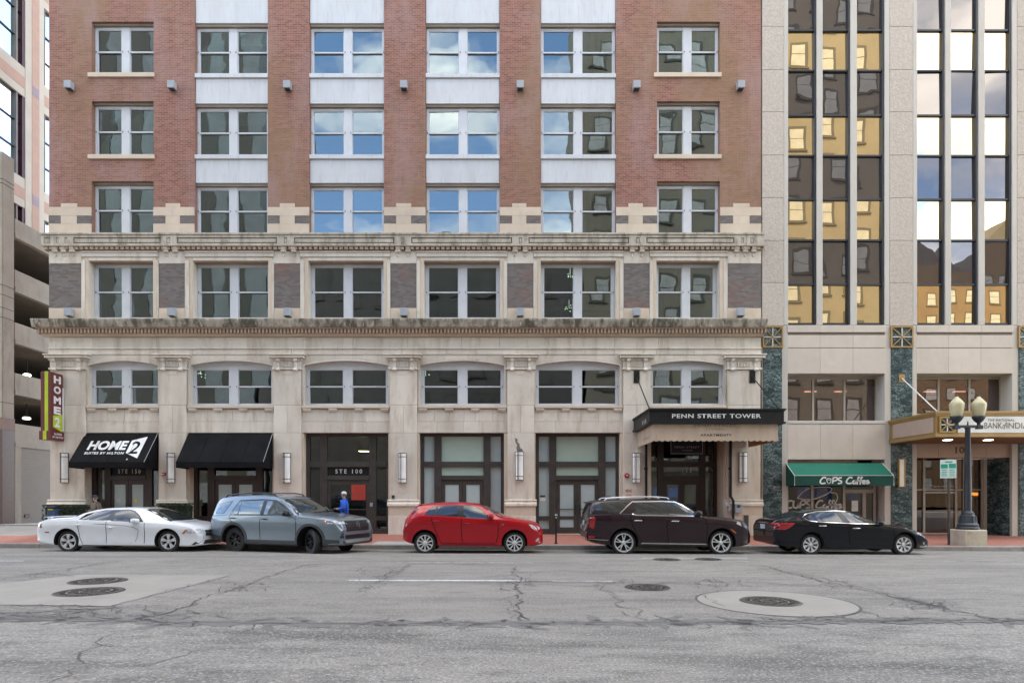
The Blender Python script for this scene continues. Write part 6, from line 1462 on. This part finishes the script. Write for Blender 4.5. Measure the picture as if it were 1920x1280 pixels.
B().box(wx(1171, Yp), wx(1187, Yp), Yp - .012, Yp - .001, wz(931, Yp), wz(914, Yp)).build('board', 'limestone', t)
ptext('lettering', 'FDC', 'ink_red', t, 1173, 1185, 917, 922.5, Yp - .013, bold=.04, eps=.003)
for yy in (926.5, 928.5): B().box(wx(1174, Yp), wx(1184, Yp), Yp - .015, Yp - .0125, wz(yy + .8, Yp), wz(yy, Yp)).build('small_print', 'ink_red', t)
t = thing('electric_box', 'grey electric meter box on the pier right of the canopied entrance', 'electric box', (wx(1382, Yp), Yp, wz(961, Yp)))
B().box(wx(1374.5, Yp), wx(1389, Yp), Yp - .20, Yp - .09, wz(961, Yp), wz(944, Yp)).build('cabinet', 'grey_fixture', t, bev=.015); B().box(wx(1379, Yp), wx(1384.5, Yp), Yp - .215, Yp - .201, wz(951, Yp), wz(946, Yp)).build('dial_window', 'latch_dark', t); B().box(wx(1363, Yp), wx(1370, Yp), Yp - .17, Yp - .09, wz(958, Yp), wz(947, Yp)).build('junction_box', 'grey_fixture', t, bev=.01)
t = thing('intercom', 'small dark intercom on the pier beside the suite door', 'intercom', (wx(737.5, Yp), Yp, wz(934, Yp)))
B().box(wx(735, Yp), wx(740, Yp), Yp - .06, Yp - .001, wz(934, Yp), wz(928, Yp)).build('housing', 'latch_dark', t, bev=.008); B().lathe([(0, -.075), (.025, -.075), (.025, -.06), (0, -.06)], (wx(737.5, Yp), Yp, wz(930, Yp)), 10, 'y').build('camera_eye', 'black_trim', t)
t = thing('pier_vent', 'dark louvred vent in the plinth near the black saloon', 'vent', (wx(1398, Yp - .08), Yp - .08, wz(990, Yp)))
B().box(wx(1393, Yp), wx(1402, Yp), Yp - .10, Yp - .076, wz(990, Yp), wz(965, Yp)).build('frame', mk('vent_brown', (.12, .10, .08), rough=.6), t)
for j in range(5): B().box(wx(1394.5, Yp), wx(1400.5, Yp), Yp - .11, Yp - .101, wz(988 - j * 4.6, Yp), wz(985.5 - j * 4.6, Yp)).build('louvre', 'latch_dark', t)
# black awnings
def black_awning(x0p, x1p, label):
    x0, x1 = wx(x0p), wx(x1p); Ya = Y0 - .95; zt_, zf, zv = wz(811.5), wz(865.5, Ya), wz(876.5, Ya)
    t = thing('window_awning', label, 'awning', ((x0 + x1) / 2, Y0, zv), group='black canvas awnings over the left doors')
    B().prism([(Y0 - .008, zt_), (Ya, zf), (Ya + .004, zf - .016), (Y0 - .008, zt_ - .02)], x0, x1, 'x').build('slope', 'black_fabric', t)
    B().box(x0, x1, Ya - .004, Ya + .006, zv, zf - .002).build('valance', 'black_fabric', t)
    for xx in (x0, x1 - .012): B().prism([(Y0 - .008, zt_ - .022), (Ya + .008, zf - .02), (Ya + .008, zv), (Y0 - .008, zv - .02)], xx, xx + .012, 'x').build('side', 'black_fabric', t)
    B().tube([(x1, Ya, zf), (x1, Y0 - .01, zt_)], .010, 6).build('edge_piping', 'grey_fixture', t)
    for f_ in (.25, .5, .75): B().tube([(x0 + (x1 - x0) * f_, Ya, zf + .003), (x0 + (x1 - x0) * f_, Y0 - .01, zt_ + .002)], .009, 4).build('fabric_seam', 'black_fabric', t)
    B().tube([(x0, Ya + .02, zv + .02), (x1, Ya + .02, zv + .02)], .012, 6).tube([(x0 + .02, Ya + .02, zv + .02), (x0 + .02, Y0, zv + .02)], .012, 6).tube([(x1 - .02, Ya + .02, zv + .02), (x1 - .02, Y0, zv + .02)], .012, 6).build('frame_tube', 'black_metal', t)
    return t, x0, x1, Ya, zt_, zf
t, x0, x1, Ya, zt_, zf = black_awning(161, 296.5, 'black awning with white hotel lettering over the leftmost door')
o_ = Vector((x0, Ya, zf)); up = Vector((0, Y0 - .008 - Ya, zt_ - zf)); Lh = up.length; up.normalize(); W_ = x1 - x0; UX = Vector((1, 0, 0))
def aw_text(body, u0, u1, v0, v1, **kw): return text_mesh('lettering', body, 'white_print', t, o_ + UX * W_ * u0 + up * Lh * v0, UX, up, W_ * (u1 - u0), Lh * (v1 - v0), **kw)
aw_text('HOME', .143, .665, .40, .72, bold=.04); aw_text('SUITES BY HILTON', .142, .67, .255, .335, bold=.03, space=1.15)
pp = [(.695, .30), (.885, .12), (.885, .87), (.695, .73)]
nn = UX.cross(up)
B().face([o_ + UX * W_ * u + up * Lh * v + nn * .005 for u, v in pp]).build('lettering_tile', 'white_print', t, recalc=False)
text_mesh('lettering', '2', 'black_fabric', t, o_ + UX * W_ * .725 + up * Lh * .27, UX, up, W_ * .125, Lh * .43, bold=.012, eps=.009)
B().face([o_ + UX * W_ * (.755 + .012 * math.cos(a)) + up * Lh * (.085 + .028 * math.sin(a)) + nn * .005 for a in [j * math.pi / 5 for j in range(10)]]).build('trade_mark_dot', 'white_print', t, recalc=False)
black_awning(354, 511.5, 'plain black awning without lettering over the second door')
# blade sign at the corner
Yn = 23.8; Yf2 = 24.48; x0, x1 = wx(76, Yn), wx(94, Yn); z1, z0, zb = wz(696, Yn), wz(807, Yn), wz(824, Yn)
t = thing('blade_sign', 'maroon and lime vertical hotel sign projecting from the corner pier', 'sign', ((x0 + x1) / 2, Y0, zb))
B().box(x0, x1, Yn, Yf2, z0, z1).build('cabinet', 'maroon', t, bev=.012); B().box(x0 - .04, x1 + .04, Yn - .04, Yf2 + .02, zb, z0 - .003).build('base_box', 'maroon', t, bev=.012)
B().box(x0 + .17, x0 + .30, Yn - .012, Yn + .02, z0, z1 + .004).build('lime_stripe', 'lime', t); B().box(x0 + .13, x0 + .26, Yn - .052, Yn - .02, zb + .002, z0 - .004).build('lime_stripe', 'lime', t)
B().box(x1 + .002, x1 + .02, Yf2 - .04, Yf2 + .01, z0 + .05, z1 - .55).build('edge_strip', 'sign_white', t)
hh = (z1 - z0)
for j, ch in enumerate('HOME'): text_mesh('lettering', ch, 'white_print', t, (x1, Yn + .17, z1 - hh * (.045 + .175 * j) - hh * .135), (0, 1, 0), (0, 0, 1), .38, hh * .13, bold=.05, eps=.014)
b = B(); b.face([(x1 + .014, Yn + .13, z0 + hh * .07), (x1 + .014, Yf2 - .06, z0 - .0), (x1 + .014, Yf2 - .06, z0 + hh * .30), (x1 + .014, Yn + .13, z0 + hh * .265)]); b.build('lime_tile', 'lime', t)
text_mesh('lettering', '2', 'white_print', t, (x1, Yn + .20, z0 + hh * .075), (0, 1, 0), (0, 0, 1), .30, hh * .17, bold=.035, eps=.020)
text_mesh('lettering', 'SUITES', 'white_print', t, (x1 + .04, Yn + .14, zb + .21), (0, 1, 0), (0, 0, 1), .40, .075, bold=.02, eps=.012); text_mesh('lettering', 'BY HILTON', 'white_print', t, (x1 + .04, Yn + .06, zb + .085), (0, 1, 0), (0, 0, 1), .56, .075, bold=.02, eps=.012)
B().box(x0 + .12, x1 - .12, Yf2 + .021, Yp + .01, z0 + .5, z0 + .56).box(x0 + .12, x1 - .12, Yf2 + .021, Yp + .01, z1 - .5, z1 - .44).build('wall_arm', 'black_metal', t)
# entrance canopy
Yc2 = Y0 - 3.0; X0, X1 = wx(1218, Yc2), wx(1470, Yc2)
t = thing('entrance_canopy', 'black canopy with white PENN STREET TOWER lettering and tan scalloped valance', 'canopy', ((X0 + X1) / 2, Y0, wz(827, Yc2)))
for (a, b_, pr) in ((766, 768.5, .06), (768.5, 770.5, .035), (790.5, 794, .05)): B().box(X0 - pr, X1 + pr, Yc2 - pr, Yp - .03, wz(b_, Yc2) + .001, wz(a, Yc2)).build('fascia_moulding', 'black_metal', t)
B().box(X0, X1, Yc2, Yp - .03, wz(790.5, Yc2), wz(770.5, Yc2)).build('fascia', 'black_metal', t)
ptext('lettering', 'PENN STREET TOWER', 'white_print', t, 1260, 1427, 775.5, 783.5, Yc2 - .001, bold=.02, space=1.12)
text_mesh('lettering', '115', 'white_print', t, (X0, Yc2 + 1.15, wz(789, Yc2)), (0, -1, 0), (0, 0, 1), .62, .14, eps=.006)
Yv = Yc2 + .10; xa, xb = wx(1225, Yv), wx(1459, Yv); zt_ = wz(794, Yc2) - .002; zb_ = wz(825, Yv)
def scallop(a, b_, n, z0, z1, r=.045):
    pts = [(b_, z1), (a, z1)]; st = (b_ - a) / n
    for k_ in range(n):
        for j in range(5): pts.append((a + st * (k_ + j / 5), z0 - r * math.sin(math.pi * j / 5)))
    return pts + [(b_, z0)]
B().prism(scallop(xa, xb, 21, zb_, zt_), Yv, Yv + .012).build('valance', 'tan_fabric', t)
for xx, m in ((xa, 'tan_fabric'), (xb - .012, 'tan_lining')): B().prism(scallop(Yv + .014, Yp - .05, 14, zb_ - .0, zt_), xx, xx + .012, 'x').build('valance', m, t)
ptext('lettering', 'APARTMENTS', 'ink_dark', t, 1313, 1371, 813, 817.5, Yv - .001, space=1.1, bold=.01); ptext('lettering', 'PENN STREET', 'ink_faint', t, 1302, 1381, 795, 800, Yv - .001, space=1.2, bold=.015); ptext('lettering', 'TOWER', 'ink_faint', t, 1329, 1355, 802.5, 806, Yv - .001, space=1.2)
for px in (1324.5, 1357.5): B().box(wx(px, Yv) - .006, wx(px, Yv) + .006, Yv - .004, Yv - .001, wz(807, Yv), wz(801.5, Yv)).build('lettering_bar', 'ink_faint', t)
text_mesh('lettering', 'APARTMENTS', 'ink_faint', t, (xa, Yv + 1.7, zb_ + .13), (0, -1, 0), (0, 0, 1), 1.2, .09, eps=.004)
for pxp, pxr, pz_ in ((1193.5, 1218, 707), (1410.5, 1461, 707)):
    B().box(wx(pxp - 5.5, Yp), wx(pxp + 5.5, Yp), Yp - .03, Yp - .001, wz(718, Yp), wz(694.5, Yp)).build('stay_plate', 'black_metal', t)
    B().tube([(wx(pxp, Yp), Yp - .03, wz(pz_, Yp)), (wx(pxr, Yc2 + .25), Yc2 + .25, wz(767, Yc2 + .25))], .022, 8).build('stay_rod', 'black_metal', t)
Yi = Y0 - .2
ib = B().box(wx(1257, Yi), wx(1318, Yi), Yi, Yi + .05, wz(851, Yi), wz(824, Yi)).build('hanging_sign', 'black_metal', t)
fr = B(); a0, a1, c0, c1 = wx(1257.5, Yi), wx(1317.5, Yi), wz(850.5, Yi), wz(824, Yi)
fr.box(a0, a1, Yi - .006, Yi - .001, c0, c0 + .02).box(a0, a0 + .02, Yi - .006, Yi - .001, c0 + .02, c1).box(a1 - .02, a1, Yi - .006, Yi - .001, c0 + .02, c1).build('sign_border', mk('dim_grey', (.30, .30, .29), rough=.6), t)
ptext('lettering', 'PENN STREET', 'dim_grey', t, 1265, 1311, 836, 840, Yi - .001, space=1.2); ptext('lettering', 'TOWER', 'dim_grey', t, 1278, 1298, 842.5, 845.5, Yi - .001, space=1.2)
t = thing('drain_pipe', 'black pipe running down the pier left of the canopied entrance', 'pipe', (wx(1211, Yp), Yp, .1), group='black pipes beside the canopied entrance')
B().box(wx(1209, Yp), wx(1213, Yp), Yp - .10, Yp - .012, .08, wz(833, Yp)).build('pipe', 'black_metal', t, bev=.01); B().box(wx(1207.5, Yp), wx(1214.5, Yp), Yp - .012, Yp - .001, wz(880, Yp), wz(876, Yp)).build('clip', 'black_metal', t)
t = thing('drain_pipe', 'black pipe with a kink near its foot right of the canopied entrance', 'pipe', (wx(1369, Yp), Yp, .1), group='black pipes beside the canopied entrance')
B().tube([(wx(1369, Yp), Yp - .06, wz(822, Yp)), (wx(1369, Yp), Yp - .06, wz(930, Yp)), (wx(1372, Yp), Yp - .17, wz(938, Yp)), (wx(1372, Yp), Yp - .17, .06)], .055, 10).build('pipe', 'black_metal', t); B().box(wx(1366, Yp), wx(1372, Yp), Yp - .02, Yp - .001, wz(880, Yp), wz(876, Yp)).build('clip', 'black_metal', t)

# ================================================================== street furniture
Ls = 20.62
gx = wx(1814.5, Ls); g0 = zpv(gx, Ls)
t = thing('street_lamp', 'black twin street lamp with two cream acorn globes on a concrete block', 'street lamp', (gx, Ls, g0))
mk('concrete_block', (.50, .44, .34), (.42, .365, .28), rough=.9, ns=3, bump=.5, bs=25, stain=[((.22, .17, .11), 2.5, (1, 1, 1), .55, .75, .6)])
mk('lamp_iron', (.020, .026, .034), (.03, .036, .044), rough=.45, ns=6); mk('acorn_glass', (.60, .54, .33), (.52, .47, .28), rough=.35, ns=1.5, nsc=(1, 1, 2))
def lz(py): return wz(py, Ls)
B().box(gx - .385, gx + .385, Ls - .385, Ls + .385, g0 - .2, lz(992)).build('footing', 'concrete_block', t, bev=.03)
B().lathe([(0, lz(992)), (.335, lz(992)), (.335, lz(988.5)), (.30, lz(986.5)), (.31, lz(983)), (.25, lz(979.5)), (.235, lz(974)), (.20, lz(966)), (.175, lz(963)), (.19, lz(961.5)), (.15, lz(959.5)), (.125, lz(957))], (gx, Ls, 0), 20).build('base', 'lamp_iron', t, smooth=False)
for j in range(12):
    a = 2 * math.pi * j / 12; B().tube([(gx + .245 * math.cos(a), Ls + .245 * math.sin(a), lz(979)), (gx + .215 * math.cos(a), Ls + .215 * math.sin(a), lz(967))], .02, 5).build('base_flute', 'lamp_iron', t)
B().lathe([(.112, lz(957)), (.106, lz(900)), (.078, lz(804)), (.10, lz(802)), (.10, lz(799)), (.0, lz(799))], (gx, Ls, 0), 16).build('pole', 'lamp_iron', t, smooth=True)
B().box(gx - .44, gx + .44, Ls - .055, Ls + .055, lz(801.5), lz(797)).box(gx - .48, gx - .30, Ls - .07, Ls + .07, lz(804), lz(797.5)).box(gx + .30, gx + .48, Ls - .07, Ls + .07, lz(804), lz(797.5)).lathe([(0, lz(789)), (.02, lz(791)), (.025, lz(797))], (gx, Ls, 0), 8).build('crossarm', 'lamp_iron', t)
for sx in (-.375, .375):
    x = gx + sx
    B().lathe([(.06, lz(797)), (.05, lz(793)), (.13, lz(789)), (.19, lz(783.5)), (.20, lz(780)), (0, lz(780))], (x, Ls, 0), 16).build('lamp_cup', 'lamp_iron', t, smooth=True)
    B().lathe([(.15, lz(780)), (.175, lz(776)), (.205, lz(768)), (.218, lz(761)), (.22, lz(757.5)), (.205, lz(755)), (.15, lz(751)), (.10, lz(747.5)), (.055, lz(745.5)), (.05, lz(743.5)), (0, lz(743))], (x, Ls, 0), 20).build('acorn_globe', 'acorn_glass', t, smooth=True)
    B().lathe([(.05, lz(743.2)), (.022, lz(742)), (.03, lz(740.5)), (0, lz(738))], (x, Ls, 0), 10).build('finial', 'lamp_iron', t)
sx = wx(1780, 20.55); s0 = zpv(sx, 20.55)
t = thing('parking_sign', 'green and white parking sign on a thin post left of the street lamp', 'sign', (sx, 20.55, s0))
def sz(py): return wz(py, 20.55)
B().box(sx - .03, sx + .03, 20.55, 20.60, s0 - .2, sz(864)).build('post', mk('post_bronze', (.045, .042, .035), rough=.5), t)
mk('sign_green', (.02, .33, .22), rough=.4); mk('sign_pale', (.66, .80, .76), rough=.4)
Ms = Matrix.Translation((sx - .06, 20.52, 0)) @ Matrix.Rotation(R(-14), 4, 'Z')
def splate(nm, mt, u0, u1, y0, y1, d):
    b = B(); b.box(u0, u1, -d - .006, -d, sz(y1), sz(y0)); bmesh.ops.transform(b.bm, matrix=Ms, verts=b.bm.verts); return b.build(nm, mt, t)
pl = splate('plate', 'sign_pale', -.24, .24, 861.5, 896, 0)
for (u0, u1, y0, y1) in ((-.22, -.02, 870, 877.5), (.02, .22, 869, 877)): splate('colour_band', 'sign_green', u0, u1, y0, y1, .007)
for j in range(4):
    for u in (-.2, .03): splate('small_print', 'sign_green', u, u + .15 + .02 * (j % 2), 880 + j * 3.6, 881.2 + j * 3.6, .007)
splate('small_print', 'sign_green', -.1, .12, 864.5, 866.5, .007)
mx_ = wx(1042.5, 20.62); m0 = zpv(mx_, 20.62)
t = thing('parking_meter', 'slim black parking meter post between the red car and the maroon SUV', 'parking meter', (mx_, 20.62, m0))
B().lathe([(.065, m0 - .1), (.065, m0 + .02), (.033, m0 + .04), (.03, wz(972, 20.62))], (mx_, 20.62, 0), 12).build('post', 'black_metal', t)
B().box(mx_ - .055, mx_ + .055, 20.57, 20.67, wz(972, 20.62), wz(962.5, 20.62)).build('head', 'black_metal', t, bev=.015)
B().box(mx_ - .045, mx_ + .045, 20.560, 20.569, wz(966.2, 20.62), wz(963.5, 20.62)).box(mx_ - .03, mx_ + .03, 20.560, 20.569, wz(970.5, 20.62), wz(968.8, 20.62)).build('display', 'sign_pale', t)
px_ = wx(99, 21.0); p0 = zpv(px_, 21.0)
t = thing('pay_station', 'dark pay station with blue panel behind the white saloon', 'pay station', (px_, 21, p0))
B().box(px_ - .14, px_ + .14, 20.9, 21.1, p0 - .05, wz(952, 21)).build('cabinet', mk('pay_blue', (.03, .07, .16), rough=.4), t, bev=.02)
B().prism([(20.86, wz(952, 21) + .002), (20.86, wz(950, 21)), (21.12, wz(946.5, 21)), (21.12, wz(952, 21) + .002)], px_ - .16, px_ + .16, 'x').build('hood', 'black_metal', t, bev=.01)
B().box(px_ - .08, px_ + .08, 20.885, 20.898, wz(955.5, 21), wz(953.3, 21)).build('label_stripe', 'sticker_yellow', t)
# clipped hedges in front of the first two piers
mk('hedge_leaf', (.030, .060, .022), (.016, .036, .014), rough=.7, ns=9); mk('hedge_core', (.010, .018, .008), rough=.9)
def hedge(p0_, p1_, ytop, label, Yh=23.55, dep=.55, seed=0):
    x0, x1 = wx(p0_, Yh), wx(p1_, Yh); zg = zpv((x0 + x1) / 2, Yh); zt_ = wz(ytop, Yh)
    t = thing('clipped_hedge', label, 'hedge', ((x0 + x1) / 2, Yh + dep / 2, zg), group='clipped hedges before the hotel piers')
    B().box(x0 + .06, x1 - .06, Yh + .06, Yh + dep - .04, zg, zt_ - .06).build('twig_core', 'hedge_core', t, bev=.05)
    b = B(); q = random.Random(seed)
    for _ in range(2600):
        f_ = q.random(); x = q.uniform(x0, x1); y = q.uniform(Yh, Yh + dep); z = q.uniform(zg + .05, zt_)
        if f_ < .55: y = Yh + abs(q.gauss(0, .03))
        elif f_ < .85: z = zt_ - abs(q.gauss(0, .03))
        else: x = q.choice((x0, x1)) + q.gauss(0, .02)
        a = Vector((q.gauss(0, 1), q.gauss(0, 1), q.gauss(0, 1))).normalized() * .032; c_ = a.cross(Vector((q.gauss(0, 1), q.gauss(0, 1), q.gauss(0, 1)))).normalized() * .018
        p = Vector((x, y, z)); b.face([p - a, p + c_, p + a, p - c_])
    b.build('foliage', 'hedge_leaf', t, recalc=False)
hedge(78, 160, 946, 'dark clipped hedge at the corner pier behind the white saloon', seed=1); hedge(290, 352, 943, 'dark clipped hedge between the white saloon and the second awning', seed=2)

# ================================================================== people
mk('skin', (.52, .30, .21), (.48, .27, .19), rough=.55, space='Object')
def skinned(name, mat, nodes, edges, parent, sub_=2, root=0):
    """one continuous surface grown round a skeleton: nodes = (x, y, z, rx, ry)"""
    me = bpy.data.meshes.new(name); me.from_pydata([n[:3] for n in nodes], edges, []); o = bpy.data.objects.new('tmp_skin', me); col.objects.link(o)
    o.modifiers.new('s', 'SKIN'); sm = o.modifiers.new('u', 'SUBSURF'); sm.levels = sub_; sm.render_levels = sub_
    if not me.skin_vertices: me.skin_vertices.new()
    for i, n in enumerate(nodes):
        me.skin_vertices[0].data[i].radius = (n[3], n[4]); me.skin_vertices[0].data[i].use_root = i == root
    dg = bpy.context.evaluated_depsgraph_get(); out = bpy.data.meshes.new_from_object(o.evaluated_get(dg)); bpy.data.objects.remove(o)
    for p in out.polygons: p.use_smooth = True
    out.materials.clear(); out.materials.append(MATS[mat]); out.name = name
    return new_obj(name, out, parent)
def person(label, X, Y, rz, top, bottom, cap_a, cap_b, S=1.0, lean=0.0, arm=1.0):
    t = thing('person', label, 'person', (X, Y, zpv(X, Y)), rz, 'people on the pavement'); t.scale = (S, S, S)
    L_ = lean
    N_ = [(0, 0, .95, .13, .10), (.0 + L_ * .3, 0, 1.15, .13, .10), (L_ * .7, 0, 1.34, .15, .11), (L_, 0, 1.47, .07, .065), (L_ + .02, 0, 1.535, .052, .052), (L_ + .035, 0, 1.60, .070, .066), (L_ + .035, 0, 1.67, .092, .076), (L_ + .02, 0, 1.735, .078, .068),
          (L_ + .125, 0, 1.648, .014, .012), (L_ + .15, 0, 1.640, .010, .010)]
    E = [(0, 1), (1, 2), (2, 3), (3, 4), (4, 5), (5, 6), (6, 7), (6, 8), (8, 9)]
    for sy, st in ((-1, .20), (1, -.18)):
        i = len(N_); N_ += [(L_ * .8, sy * .17, 1.40, .062, .06), (L_ * .6 - .03, sy * .235, 1.14, .047, .045), (L_ * .6 + .20 * arm, sy * .17, 1.08 + .04 * arm, .036, .034), (L_ * .6 + .275 * arm, sy * .145, 1.10 + .05 * arm, .038, .018)]
        E += [(2, i), (i, i + 1), (i + 1, i + 2), (i + 2, i + 3)]
        for f_ in range(4):
            j = len(N_); yy = sy * .145 + (f_ - 1.5) * .02; ln = (.042, .05, .047, .036)[f_]; bx_ = L_ * .6 + .30 * arm
            N_ += [(bx_, yy, 1.105 + .05 * arm, .009, .009), (bx_ + ln, yy, 1.10 + .05 * arm, .0085, .0085), (bx_ + ln + .012, yy, 1.07 + .05 * arm, .008, .008)]; E += [(i + 3, j), (j, j + 1), (j + 1, j + 2)]
        j = len(N_); N_ += [(L_ * .6 + .26 * arm, sy * .145 - sy * .045, 1.11 + .05 * arm, .010, .010), (L_ * .6 + .30 * arm, sy * .145 - sy * .055, 1.12 + .05 * arm, .009, .009)]; E += [(i + 3, j), (j, j + 1)]
        i = len(N_); N_ += [(0, sy * .09, .88, .095, .09), (st * .5 + .03, sy * .095, .50, .062, .06), (st - .02 if st > 0 else st - .08, sy * .1, .10, .043, .042), (st + .12 if st > 0 else st + .05, sy * .105, .045, .04, .032)]
        E += [(0, i), (i, i + 1), (i + 1, i + 2), (i + 2, i + 3)]
    body = skinned('body', 'skin', N_, E, t)
    def pick(ids, grow, nm, mt):
        idx = {a: k_ for k_, a in enumerate(ids)}
        skinned(nm, mt, [(*N_[a][:3], N_[a][3] + grow, N_[a][4] + grow) for a in ids], [(idx[a], idx[b_]) for a, b_ in E if a in idx and b_ in idx], t)
    ar = [k_ for k_ in range(len(N_))]
    arms = [10, 11, 12, 28, 29, 30]; legs = [24 + 0, 25, 26] ; base2 = 28
    # index map: first side arm 10-13, fingers 14-25, thumb 26-27, leg 28-31; second side arm 32-35, fingers 36-47, thumb 48-49, leg 50-53
    pick([1, 2, 3, 0, 10, 11, 12, 32, 33, 34, 28, 50], .044, 'jacket', top); pick([0, 28, 29, 30, 50, 51, 52], .022, 'trousers', bottom); pick([30, 31], .016, 'shoe', 'black_trim'); pick([52, 53], .016, 'shoe', 'black_trim')
    hx = L_ + .03
    B().lathe([(.098, 1.70), (.100, 1.735), (.088, 1.775), (.055, 1.80), (0, 1.808)], (hx - .005, 0, 0), 16).build('cap', cap_a, t, local=True, smooth=True)
    B().prism([(hx + .07, -.07), (hx + .15, -.062), (hx + .185, -.03), (hx + .185, .03), (hx + .15, .062), (hx + .07, .07)], 1.70, 1.712, 'z').build('cap_peak', cap_b, t, local=True)
    B().lathe([(.055, 1.44), (.085, 1.47), (.09, 1.50), (.075, 1.525)], (L_ - .015, 0, 0), 14).build('collar', top, t, local=True, smooth=True)
    B().lathe([(.085, 1.62), (.096, 1.66), (.097, 1.705)], (hx - .012, 0, 0), 14, 'z', R(75), R(285)).build('hair', mk('hair_grey', (.16, .15, .14), rough=.9) if 'hair_grey' not in MATS else 'hair_grey', t, local=True, smooth=True)
    for sy in (-1, 1):
        B().lathe([(0, -.009), (.009, 0), (0, .009)], (hx + .085, sy * .032, 1.675), 8).build('eye', 'latch_dark', t, local=True)
        B().lathe([(0, -.028), (.014, -.01), (.014, .012), (0, .028)], (hx - .0, sy * .083, 1.655), 8).build('ear', 'skin', t, local=True)
    B().box(hx + .082, hx + .096, -.022, .022, 1.606, 1.613).build('mouth', mk('lip', (.35, .14, .11)) if 'lip' not in MATS else 'lip', t, local=True)
    return t
mk('hoodie_blue', (.018, .11, .56), (.014, .085, .45), rough=.85, ns=6, space='Object'); mk('trouser_dark', (.03, .035, .05), rough=.9, space='Object'); mk('jacket_olive', (.15, .13, .09), (.12, .105, .075), rough=.9, ns=6, space='Object'); mk('cap_navy', (.012, .018, .045), rough=.8, space='Object')
mk('cap_white', (.70, .70, .70), rough=.8, space='Object')
px0 = wx(646, 22.6)
person('person in a bright blue hoodie and white cap with blue peak, walking left', px0, 22.6, math.pi, 'hoodie_blue', 'trouser_dark', 'cap_white', 'hoodie_blue', S=.97, arm=1.0)
px1 = wx(182, 22.8)
person('person in an olive jacket and dark cap behind the white saloon', px1, 22.8, math.pi, 'jacket_olive', 'trouser_dark', 'cap_navy', 'cap_navy', S=.88, lean=.05, arm=.8)
